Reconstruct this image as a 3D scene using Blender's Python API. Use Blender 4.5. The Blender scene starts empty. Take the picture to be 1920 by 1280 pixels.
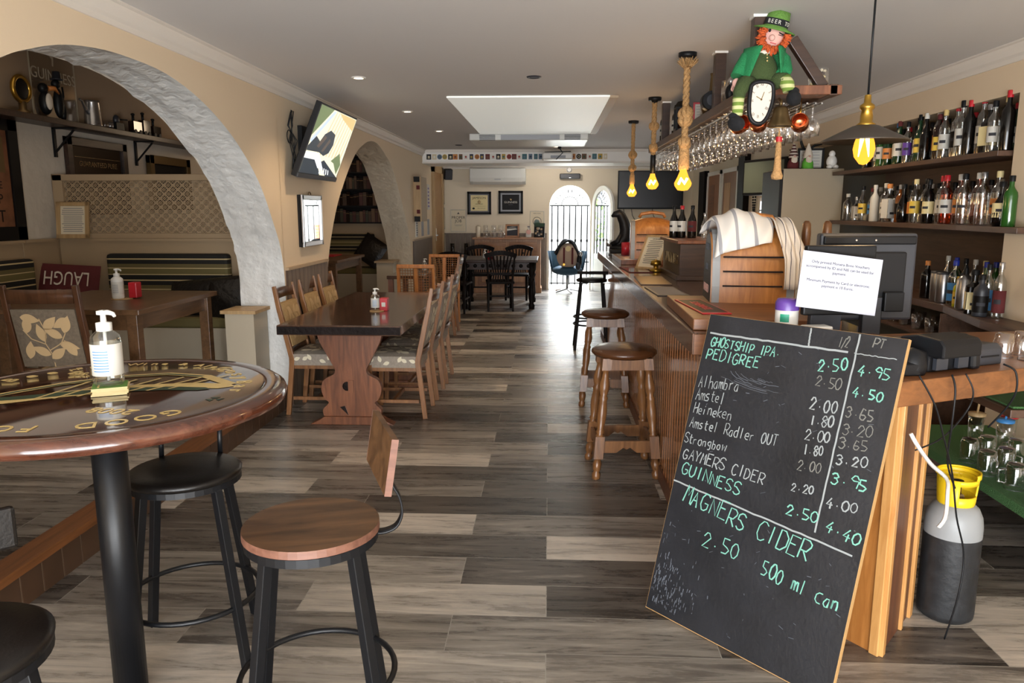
import bpy, bmesh, math, random
from mathutils import Matrix, Vector
R = math.radians
PI = math.pi
SC = bpy.context.scene
COL = SC.collection
random.seed(7)

# ------------------------------------------------------------------ camera
cd = bpy.data.cameras.new('camera')
cam = bpy.data.objects.new('camera', cd)
COL.objects.link(cam)
cd.sensor_width = 36.0
cd.lens = 36.0 * 1416.0 / 1920.0
cd.clip_start = 0.05
cam.location = (0, 0, 1.55)
cam.rotation_euler = (R(90 - 9.9), 0, R(2.8))
SC.camera = cam
# ------------------------------------------------------------------ world, exposure
W = bpy.data.worlds.new('world'); SC.world = W
W.use_nodes = True
bg = W.node_tree.nodes['Background']
bg.inputs[0].default_value = (0.86, 0.93, 1.0, 1)
bg.inputs[1].default_value = 2.5
SC.view_settings.view_transform = 'Standard'
SC.view_settings.look = 'None'
SC.view_settings.gamma = 1.0
SC.view_settings.use_curve_mapping = False
SC.view_settings.exposure = 0.92

def area(name, loc, rot, sx, sy, power, col):
    l = bpy.data.lights.new(name, 'AREA'); l.shape = 'RECTANGLE'; l.size = sx; l.size_y = sy
    l.energy = power; l.color = col
    o = bpy.data.objects.new(name, l); COL.objects.link(o)
    o.location = loc; o.rotation_euler = rot
    return o
# daylight through the open glazed front behind the camera
area('front_daylight', (0.1, -4.6, 1.7), (R(90), 0, 0), 6.5, 3.4, 230, (0.97, 0.985, 1.0))
# added fill lamp outside the front, aimed up to brighten the ceiling
area('ceiling_fill', (0.1, -2.6, 0.12), (R(128), 0, 0), 4.2, 1.6, 320, (0.97, 0.985, 1.0))
# daylight above the rear courtyard, shining in through the arched door
area('courtyard_daylight', (0.6, 17.4, 3.6), (R(-52), 0, 0), 3.6, 2.2, 1700, (0.86, 0.93, 1.0))

def spot(loc, power, col=(1.0, 0.74, 0.48), size=110, blend=0.7, rad=0.04):
    l = bpy.data.lights.new('spot_beam', 'SPOT'); l.energy = power; l.color = col
    l.spot_size = R(size); l.spot_blend = blend; l.shadow_soft_size = rad
    o = bpy.data.objects.new('spot_beam', l); COL.objects.link(o); o.location = loc
    return o
def point(loc, power, col=(1.0, 0.6, 0.28), rad=0.03, name='bulb_glow'):
    l = bpy.data.lights.new(name, 'POINT'); l.energy = power; l.color = col; l.shadow_soft_size = rad
    o = bpy.data.objects.new(name, l); COL.objects.link(o); o.location = loc
    return o

# ------------------------------------------------------------------ materials
def _new(name):
    m = bpy.data.materials.new(name); m.use_nodes = True
    nt = m.node_tree
    return m, nt, nt.nodes, nt.links, nt.nodes['Principled BSDF']
def srgb(h):
    if isinstance(h, str):
        h = h.lstrip('#'); c = [int(h[i:i + 2], 16) / 255 for i in (0, 2, 4)]
    else:
        c = h
    return tuple(x / 12.92 if x <= 0.04045 else ((x + 0.055) / 1.055) ** 2.4 for x in c) + (1.0,)
def mat(name, col, rough=0.5, metal=0.0, bump=0.0, bscale=40, emit=0.0, var=0.0, vscale=6, coat=0.0, spec=0.5, sheen=0.0):
    m, nt, N, L, P = _new(name)
    c = srgb(col)
    P.inputs['Base Color'].default_value = c
    P.inputs['Roughness'].default_value = rough
    P.inputs['Metallic'].default_value = metal
    P.inputs['Specular IOR Level'].default_value = spec
    if coat: P.inputs['Coat Weight'].default_value = coat; P.inputs['Coat Roughness'].default_value = 0.06
    if sheen: P.inputs['Sheen Weight'].default_value = sheen
    if emit:
        P.inputs['Emission Color'].default_value = c; P.inputs['Emission Strength'].default_value = emit
    tc = N.new('ShaderNodeTexCoord')
    if bump:
        n = N.new('ShaderNodeTexNoise'); n.inputs['Scale'].default_value = bscale; n.inputs['Detail'].default_value = 6
        L.new(tc.outputs['Object'], n.inputs['Vector'])
        b = N.new('ShaderNodeBump'); b.inputs['Strength'].default_value = bump; b.inputs['Distance'].default_value = 0.02
        L.new(n.outputs['Fac'], b.inputs['Height']); L.new(b.outputs[0], P.inputs['Normal'])
    if var:
        n = N.new('ShaderNodeTexNoise'); n.inputs['Scale'].default_value = vscale; n.inputs['Detail'].default_value = 4
        L.new(tc.outputs['Object'], n.inputs['Vector'])
        r = N.new('ShaderNodeValToRGB')
        r.color_ramp.elements[0].position = 0.3; r.color_ramp.elements[1].position = 0.7
        r.color_ramp.elements[0].color = tuple(x * (1 - var) for x in c[:3]) + (1,)
        r.color_ramp.elements[1].color = tuple(min(1, x * (1 + var)) for x in c[:3]) + (1,)
        L.new(n.outputs['Fac'], r.inputs[0]); L.new(r.outputs[0], P.inputs['Base Color'])
    return m
def wood(name, c1, c2, axis='x', scale=1.0, rough=0.4, bump=0.15, coat=0.0, grain=14, contrast=(0.3, 0.7), spec=0.5):
    m, nt, N, L, P = _new(name)
    P.inputs['Specular IOR Level'].default_value = spec
    tc = N.new('ShaderNodeTexCoord'); mp = N.new('ShaderNodeMapping')
    s = [grain * scale] * 3; s['xyz'.index(axis)] = 1.3 * scale
    mp.inputs['Scale'].default_value = s
    L.new(tc.outputs['Object'], mp.inputs['Vector'])
    n = N.new('ShaderNodeTexNoise'); n.inputs['Scale'].default_value = 2.2; n.inputs['Detail'].default_value = 8
    n.inputs['Roughness'].default_value = 0.62; n.inputs['Distortion'].default_value = 0.6
    L.new(mp.outputs[0], n.inputs['Vector'])
    r = N.new('ShaderNodeValToRGB')
    r.color_ramp.elements[0].position = contrast[0]; r.color_ramp.elements[1].position = contrast[1]
    r.color_ramp.elements[0].color = srgb(c1); r.color_ramp.elements[1].color = srgb(c2)
    L.new(n.outputs['Fac'], r.inputs[0]); L.new(r.outputs[0], P.inputs['Base Color'])
    P.inputs['Roughness'].default_value = rough
    if coat: P.inputs['Coat Weight'].default_value = coat; P.inputs['Coat Roughness'].default_value = 0.08
    if bump:
        b = N.new('ShaderNodeBump'); b.inputs['Strength'].default_value = bump; b.inputs['Distance'].default_value = 0.004
        L.new(n.outputs['Fac'], b.inputs['Height']); L.new(b.outputs[0], P.inputs['Normal'])
    return m
def thin_glass(name, tint=(1, 1, 1), gloss=0.16, rough=0.03):
    m = bpy.data.materials.new(name); m.use_nodes = True
    nt = m.node_tree; N = nt.nodes; L = nt.links
    N.clear()
    out = N.new('ShaderNodeOutputMaterial'); mix = N.new('ShaderNodeMixShader')
    t = N.new('ShaderNodeBsdfTransparent'); t.inputs[0].default_value = tuple(tint) + (1,)
    g = N.new('ShaderNodeBsdfGlossy'); g.inputs['Roughness'].default_value = rough; g.inputs[0].default_value = (1, 1, 1, 1)
    lw = N.new('ShaderNodeLayerWeight'); lw.inputs[0].default_value = 0.35
    ma = N.new('ShaderNodeMath'); ma.operation = 'MULTIPLY_ADD'; ma.inputs[1].default_value = 0.6; ma.inputs[2].default_value = gloss
    ma.use_clamp = True
    L.new(lw.outputs['Facing'], ma.inputs[0]); L.new(ma.outputs[0], mix.inputs[0])
    L.new(t.outputs[0], mix.inputs[1]); L.new(g.outputs[0], mix.inputs[2]); L.new(mix.outputs[0], out.inputs[0])
    return m
def floor_mat():
    m, nt, N, L, P = _new('plank_floor_tile')
    tc = N.new('ShaderNodeTexCoord')
    br = N.new('ShaderNodeTexBrick'); L.new(tc.outputs['Object'], br.inputs['Vector'])
    br.offset = 0.37; br.offset_frequency = 2; br.squash = 1.0
    br.inputs['Color1'].default_value = (0, 0, 0, 1); br.inputs['Color2'].default_value = (1, 1, 1, 1)
    br.inputs['Mortar'].default_value = (0.5, 0.5, 0.5, 1)
    br.inputs['Scale'].default_value = 1.0; br.inputs['Mortar Size'].default_value = 0.0016
    br.inputs['Brick Width'].default_value = 0.98; br.inputs['Row Height'].default_value = 0.245
    br.inputs['Bias'].default_value = 0.0; br.inputs['Mortar Smooth'].default_value = 0.0
    # grain stretched along x, shifted per plank
    sx = N.new('ShaderNodeSeparateXYZ'); L.new(tc.outputs['Object'], sx.inputs[0])
    cx = N.new('ShaderNodeCombineXYZ')
    mx = N.new('ShaderNodeMath'); mx.operation = 'MULTIPLY'; mx.inputs[1].default_value = 1.6; L.new(sx.outputs[0], mx.inputs[0])
    my = N.new('ShaderNodeMath'); my.operation = 'MULTIPLY'; my.inputs[1].default_value = 15.0; L.new(sx.outputs[1], my.inputs[0])
    bw = N.new('ShaderNodeRGBToBW'); L.new(br.outputs['Color'], bw.inputs[0])
    mz = N.new('ShaderNodeMath'); mz.operation = 'MULTIPLY'; mz.inputs[1].default_value = 37.0; L.new(bw.outputs[0], mz.inputs[0])
    L.new(mx.outputs[0], cx.inputs[0]); L.new(my.outputs[0], cx.inputs[1]); L.new(mz.outputs[0], cx.inputs[2])
    n = N.new('ShaderNodeTexNoise'); n.inputs['Scale'].default_value = 1.0; n.inputs['Detail'].default_value = 9
    n.inputs['Roughness'].default_value = 0.74; n.inputs['Distortion'].default_value = 0.5
    L.new(cx.outputs[0], n.inputs['Vector'])
    # per plank tone + grain -> ramp
    a = N.new('ShaderNodeMath'); a.operation = 'MULTIPLY_ADD'; a.inputs[1].default_value = 0.76
    L.new(bw.outputs[0], a.inputs[0])
    g = N.new('ShaderNodeMath'); g.operation = 'MULTIPLY_ADD'; g.inputs[1].default_value = 1.5; g.inputs[2].default_value = -0.62
    L.new(n.outputs['Fac'], g.inputs[0]); L.new(g.outputs[0], a.inputs[2])
    r = N.new('ShaderNodeValToRGB'); e = r.color_ramp.elements
    e[0].position = 0.05; e[0].color = srgb('#332e2a'); e[1].position = 0.95; e[1].color = srgb('#c9beb0')
    x = e.new(0.32); x.color = srgb('#5c554e')
    x = e.new(0.6); x.color = srgb('#8d857b')
    L.new(a.outputs[0], r.inputs[0])
    # grout
    mixc = N.new('ShaderNodeMix'); mixc.data_type = 'RGBA'
    L.new(br.outputs['Fac'], mixc.inputs[0]); L.new(r.outputs[0], mixc.inputs[6]); mixc.inputs[7].default_value = srgb('#9a948a')
    L.new(mixc.outputs[2], P.inputs['Base Color'])
    rr = N.new('ShaderNodeMapRange'); rr.inputs[3].default_value = 0.17; rr.inputs[4].default_value = 0.40
    L.new(n.outputs['Fac'], rr.inputs[0]); L.new(rr.outputs[0], P.inputs['Roughness'])
    b = N.new('ShaderNodeBump'); b.inputs['Strength'].default_value = 0.22; b.inputs['Distance'].default_value = 0.004
    L.new(n.outputs['Fac'], b.inputs['Height']); L.new(b.outputs[0], P.inputs['Normal'])
    return m
def stripes(name, cols, axis='z', period=0.3, rough=0.8):
    """woven stripes: cols = [(start fraction, colour), ...]"""
    m, nt, N, L, P = _new(name)
    tc = N.new('ShaderNodeTexCoord'); s = N.new('ShaderNodeSeparateXYZ'); L.new(tc.outputs['Object'], s.inputs[0])
    d = N.new('ShaderNodeMath'); d.operation = 'DIVIDE'; d.inputs[1].default_value = period
    L.new(s.outputs['XYZ'[0:3].index(axis.upper())], d.inputs[0])
    f = N.new('ShaderNodeMath'); f.operation = 'FRACT'; L.new(d.outputs[0], f.inputs[0])
    r = N.new('ShaderNodeValToRGB'); r.color_ramp.interpolation = 'CONSTANT'; e = r.color_ramp.elements
    e[0].position = cols[0][0]; e[0].color = srgb(cols[0][1]); e[1].position = cols[1][0]; e[1].color = srgb(cols[1][1])
    for p, c in cols[2:]:
        x = e.new(p); x.color = srgb(c)
    L.new(f.outputs[0], r.inputs[0]); L.new(r.outputs[0], P.inputs['Base Color'])
    P.inputs['Roughness'].default_value = rough
    return m

M = {}
M['floor'] = floor_mat()
M['ceil'] = mat('ceiling_paint', '#d0cdca', 0.75, bump=0.04, bscale=30)
M['cream'] = mat('cream_wall_paint', '#dcc8ab', 0.7, bump=0.05, bscale=25)
M['plaster'] = mat('rough_white_plaster', '#d6d5d1', 0.36, bump=1.0, bscale=13, spec=0.4)
M['plaster2'] = mat('cream_rough_plaster', '#d2c6b0', 0.45, bump=1.0, bscale=15)
M['backwall'] = mat('back_wall_paint', '#dccfb8', 0.7, bump=0.04)
M['white'] = mat('white_paint', '#ebe8e2', 0.45)
M['moulding'] = mat('moulding_paint', '#ddd6cc', 0.5)
M['alcove'] = mat('alcove_brown', '#a08a72', 0.75, bump=0.1, bscale=14)
M['alcovew'] = mat('alcove_plaster', '#cfc6b8', 0.55, bump=0.6, bscale=8)
M['panel'] = mat('beige_panel_paint', '#a48d6f', 0.5)
M['panelw'] = mat('pale_panel_paint', '#b0a48f', 0.5)
M['olive'] = mat('olive_niche_paint', '#5e5a4d', 0.7)
M['wainscot'] = wood('wainscot_boards', '#5e4f42', '#7a6a5a', 'z', rough=0.5, grain=10)
M['kerbwood'] = wood('kerb_edge_wood', '#5f391d', '#87552f', 'y', rough=0.38)
M['kerbtile'] = mat('kerb_brown_tile', '#4a3526', 0.4, var=0.15)
M['grout'] = mat('pale_grout', '#a0907c', 0.8)
M['barwood'] = wood('bar_top_wood', '#2b1a10', '#5a3a22', 'y', rough=0.2, bump=0.08, coat=0.6)
M['fascia'] = wood('bar_fascia_wood', '#3c2416', '#6e4529', 'z', rough=0.24, bump=0.2, coat=0.5)
M['counterw'] = wood('counter_edge_wood', '#5f3a20', '#86552f', 'x', rough=0.4, bump=0.1)
M['slat'] = wood('bar_front_boards', '#5d3519', '#8d5a31', 'z', rough=0.27, bump=0.1, coat=0.3)
M['slatgap'] = mat('pale_bead_wood', '#b37a48', 0.5)
M['pine'] = wood('honey_pine', '#8a5424', '#b67a3e', 'z', rough=0.4, bump=0.06)
M['pinelite'] = wood('pale_pine_trim', '#a8743c', '#cc9a5e', 'z', rough=0.4, bump=0.05)
M['darkply'] = wood('dark_ply', '#4a2c1c', '#69402a', 'z', rough=0.45)
M['blackboard'] = mat('chalkboard_paint', '#212226', 0.42, bump=0.12, bscale=60, var=0.3, vscale=5)
M['rawedge'] = mat('raw_board_edge', '#b08a58', 0.6)
M['chalkw'] = mat('white_chalk', '#939898', 0.9)
M['chalkg'] = mat('mint_chalk', '#74b09f', 0.9)
M['chalkd'] = mat('faded_chalk', '#73726c', 0.9)
M['chalks'] = mat('chalk_smudge', '#5a5e66', 0.9, bump=0.2)
M['black'] = mat('black_metal', '#121315', 0.45, spec=0.25)
M['blackp'] = mat('black_plastic', '#151517', 0.45, spec=0.25)
M['blackm'] = mat('matt_black_steel', '#111215', 0.42, spec=0.4)
M['blackleather'] = mat('black_leather', '#14110f', 0.36, bump=0.05, bscale=120, spec=0.4)
M['brownleather'] = mat('brown_leather', '#4c2d18', 0.26, bump=0.06, bscale=90)
M['rustic'] = wood('rustic_brown_board', '#3e2a1b', '#7a583a', 'x', rough=0.36, bump=0.05, grain=8)
M['rusticedge'] = wood('board_edge_band', '#5f3d30', '#825a48', 'x', rough=0.45)
M['mahog'] = wood('mahogany_top', '#24120e', '#4a2a20', 'x', rough=0.07, bump=0.0, coat=0.9)
M['mahogrim'] = wood('mahogany_rim', '#37190f', '#5f3626', 'x', rough=0.16, bump=0.0, coat=0.8)
M['gold'] = mat('gold_lettering', '#cdb274', 0.35)
M['green'] = mat('dark_green_inlay', '#1f3a26', 0.35)
M['walnut'] = wood('walnut_table_top', '#33211a', '#5b4030', 'y', rough=0.2, bump=0.04, coat=0.5)
M['walnutd'] = mat('dark_sawn_edge', '#1a1210', 0.6, bump=0.4, bscale=30, var=0.3, spec=0.15)
M['trestle'] = wood('reddish_oak', '#54301f', '#8a5638', 'z', rough=0.35, bump=0.1)
M['chairwood'] = wood('chair_oak', '#6b4528', '#96673d', 'z', rough=0.35, bump=0.06)
M['chairdark'] = wood('dark_chair_oak', '#3b2416', '#5d3c26', 'z', rough=0.3, bump=0.06)
M['fabric'] = mat('taupe_upholstery', '#958a7d', 0.85, bump=0.25, bscale=200, var=0.12, vscale=60)
M['fabrict'] = mat('tan_upholstery', '#a88a5e', 0.85, bump=0.25, bscale=200, var=0.12, vscale=60)
M['fabricd'] = mat('brown_grey_upholstery', '#6f6150', 0.85, bump=0.3, bscale=200, var=0.15, vscale=60)
M['leaf'] = mat('cream_leaf_weave', '#d9cfb6', 0.85)
M['leaft'] = mat('tan_leaf_weave', '#bfa176', 0.85)
M['alcwood'] = wood('mid_oak_table', '#493320', '#6e4f34', 'y', rough=0.35)
M['ebony'] = wood('ebonised_wood', '#0a0706', '#1c130f', 'z', rough=0.5, spec=0.1)
M['antique'] = wood('antique_brown_wood', '#1f130e', '#42291d', 'x', rough=0.4, spec=0.25)
M['sidepine'] = wood('waxed_pine', '#7b4f2e', '#a87448', 'x', rough=0.4)
M['sidelite'] = wood('waxed_pine_frame', '#8b5d38', '#b98656', 'z', rough=0.4)
M['cane'] = wood('orange_cane_wood', '#a0602c', '#cb8743', 'z', rough=0.4)
M['rattan'] = mat('woven_rattan', '#8f5e31', 0.6, bump=0.5, bscale=140, var=0.3, vscale=90)
M['stoolwood'] = wood('turned_oak', '#55341c', '#8c6039', 'z', rough=0.32)
M['stripe'] = stripes('striped_cushion', [(0, '#15130f'), (0.22, '#cdb78a'), (0.26, '#6b6038'), (0.52, '#cdb78a'), (0.56, '#665a36'), (0.74, '#1a1712'), (0.94, '#c0aa7c')], 'z', 0.19)
M['stripey'] = stripes('striped_seat', [(0, '#15130f'), (0.22, '#cdb78a'), (0.26, '#6b6038'), (0.52, '#cdb78a'), (0.56, '#665a36'), (0.74, '#1a1712'), (0.94, '#c0aa7c')], 'y', 0.19)
M['stripex'] = stripes('striped_seat_left', [(0, '#15130f'), (0.22, '#cdb78a'), (0.26, '#6b6038'), (0.52, '#cdb78a'), (0.56, '#665a36'), (0.74, '#1a1712'), (0.94, '#c0aa7c')], 'x', 0.19)
M['burg'] = mat('burgundy_cloth', '#5a1f20', 0.85, bump=0.2, bscale=80)
M['offw'] = mat('off_white_print', '#d8cdbd', 0.8)
M['blackcloth'] = mat('black_satin_cloth', '#161312', 0.35, bump=0.5, bscale=25)
M['paper'] = mat('white_paper', '#b9bac6', 0.6)
M['paperc'] = mat('cream_paper', '#d8cbb0', 0.6)
M['ink'] = mat('dark_ink', '#2a2a30', 0.7)
M['greyink'] = mat('grey_ink', '#6b6b73', 0.7)
M['frameblk'] = mat('black_frame', '#0f0c0b', 0.5, spec=0.2)
M['frameoak'] = wood('light_oak_frame', '#9a7c54', '#bb9b6e', 'z', rough=0.5)
M['framebr'] = wood('dark_brown_frame', '#2b1c14', '#463024', 'x', rough=0.35)
M['silver'] = mat('silver_metal', '#b9b9bb', 0.22, metal=0.9)
M['steel'] = mat('brushed_steel', '#a8a8aa', 0.28, metal=0.95)
M['brass'] = mat('brass', '#b08a3a', 0.28, metal=0.9)
M['bronze'] = mat('aged_bronze', '#7a6544', 0.4, metal=0.8)
M['copper'] = mat('polished_copper', '#d07a50', 0.2, metal=0.95)
M['mirror'] = mat('mirror_glass', '#b4b6b8', 0.02, metal=1.0)
M['white_pl'] = mat('white_plastic', '#d6d4ce', 0.35)
M['acwhite'] = mat('aircon_plastic', '#c9c9c4', 0.3)
M['grey'] = mat('grey_plastic', '#85878c', 0.4)
M['dgrey'] = mat('dark_grey_plastic', '#303238', 0.4)
M['red'] = mat('red_plastic', '#b3202a', 0.35)
M['wax'] = mat('cream_candle_wax', '#e0d6c0', 0.5)
M['rope'] = mat('manila_rope', '#b58d5c', 0.85, bump=0.6, bscale=120, var=0.2, vscale=60)
M['glass'] = thin_glass('clear_thin_glass')
M['acrylic'] = thin_glass('clear_acrylic', (0.93, 0.92, 0.9), 0.02)
M['gelglass'] = thin_glass('clear_bottle_plastic', (0.97, 0.99, 0.98), 0.12)
M['bottleclear'] = thin_glass('clear_bottle_glass', (0.86, 0.88, 0.87), 0.2)
M['bottlepink'] = thin_glass('pink_gin_glass', (0.95, 0.6, 0.5), 0.16)
M['bottlered'] = thin_glass('red_spirit_glass', (0.85, 0.28, 0.15), 0.16)
M['bottleamber'] = mat('amber_bottle', '#6b3c14', 0.1, spec=0.7)
M['bottlegreen'] = mat('green_bottle', '#12301a', 0.08, spec=0.7)
M['bottlegreen2'] = mat('bright_green_bottle', '#24521b', 0.12, spec=0.7)
M['bottleblack'] = mat('black_bottle', '#0d0b0a', 0.1, spec=0.7)
M['bottlebrown'] = mat('brown_bottle', '#20100a', 0.1, spec=0.7)
M['bottleyel'] = mat('yellow_cordial', '#b9b52c', 0.2)
M['orange'] = mat('orange_label', '#c27a3c', 0.5)
M['rust'] = mat('rust_poster', '#7a4e34', 0.6, var=0.3, vscale=9)
M['yellow'] = mat('yellow_label', '#d9b84a', 0.5)
M['cream2'] = mat('cream_label', '#dccb96', 0.5)
M['whitelab'] = mat('white_label', '#c6c3ba', 0.5)
M['bluelab'] = mat('blue_label', '#3f7fb8', 0.5)
M['blue'] = mat('blue_cap', '#20329a', 0.4)
M['purple'] = mat('purple_plastic', '#5a3a8c', 0.35)
M['teal'] = mat('teal_print', '#1c8a6c', 0.5)
M['gmat'] = mat('green_bar_mat', '#4a7640', 0.9, bump=0.8, bscale=150)
M['gasyel'] = mat('yellow_plastic_guard', '#e0bc1c', 0.4)
M['gasgrey'] = mat('grey_cylinder_paint', '#8b8d8e', 0.42, var=0.08)
M['gasblk'] = mat('scuffed_black_paint', '#1f2022', 0.5, bump=0.1, var=0.4, vscale=20)
M['fridge'] = mat('fridge_panel', '#a59a86', 0.35)
M['shelfwood'] = wood('dark_shelf_wood', '#3c291e', '#5a4030', 'y', rough=0.45, bump=0.08)
M['hatchglow'] = mat('white_hatch_glow', '#f1f3ec', 0.5, emit=0.17)
M['linen'] = stripes('white_towel_grey_stripes', [(0, '#e2ddd6'), (0.62, '#9c9ca0'), (0.8, '#e2ddd6')], 'x', 0.085, 0.9)
M['linen2'] = stripes('white_towel_thin_stripes', [(0, '#ddd4c8'), (0.8, '#4a4650'), (0.92, '#ddd4c8')], 'x', 0.021, 0.9)
M['knitgreen'] = mat('emerald_knit', '#1e7a48', 0.9, bump=0.5, bscale=160)
M['knitolive'] = mat('olive_knit', '#3c4c26', 0.9, bump=0.5, bscale=160)
M['hatgreen'] = mat('moss_felt', '#5c8438', 0.9, bump=0.4, bscale=120)
M['orangefur'] = mat('orange_yarn', '#d8602a', 0.9, bump=0.8, bscale=140)
M['skin'] = mat('pale_pink_cloth', '#d8a89c', 0.8)
M['sock'] = stripes('striped_sock', [(0, '#c6c890'), (0.5, '#6f8a3a')], 'z', 0.034, 0.9)
M['blackfelt'] = mat('black_felt', '#15161a', 0.95)
M['bluefab'] = mat('blue_chair_fabric', '#2a4a60', 0.8)
M['canvas'] = mat('beige_canvas', '#b8a08c', 0.85, bump=0.3, bscale=90)
M['leafgreen'] = mat('shrub_green', '#5d8a3a', 0.8, var=0.4, vscale=8)
M['brick'] = mat('red_brick', '#b06a4a', 0.8, var=0.2)
M['outw'] = mat('courtyard_white_wall', '#e8e6e0', 0.8)
def bulb_mat():
    m = bpy.data.materials.new('amber_bulb_glass'); m.use_nodes = True
    nt = m.node_tree; N = nt.nodes; L = nt.links; N.clear()
    o = N.new('ShaderNodeOutputMaterial'); mx = N.new('ShaderNodeMixShader'); mx.inputs[0].default_value = 0.6
    t = N.new('ShaderNodeBsdfTransparent'); t.inputs[0].default_value = (1, .78, .4, 1)
    e = N.new('ShaderNodeEmission'); e.inputs[0].default_value = (1, .36, .035, 1); e.inputs[1].default_value = 1.5
    L.new(t.outputs[0], mx.inputs[1]); L.new(e.outputs[0], mx.inputs[2]); L.new(mx.outputs[0], o.inputs[0]); return m
M['bulbglow'] = bulb_mat()
M['bulbcore'] = mat('bright_filament', '#ffe6a0', 0.2, emit=24.0)
M['lampdisc'] = mat('lit_lamp_face', '#ffe2b8', 0.3, emit=9.0)
M['dorange'] = wood('orange_brown_door', '#7a4a24', '#9c6434', 'z', rough=0.4)
M['doorlit'] = wood('light_door', '#b07a44', '#cc9a60', 'z', rough=0.4)
M['dooroak'] = wood('door_oak', '#8a6238', '#ad8250', 'z', rough=0.4)

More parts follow.
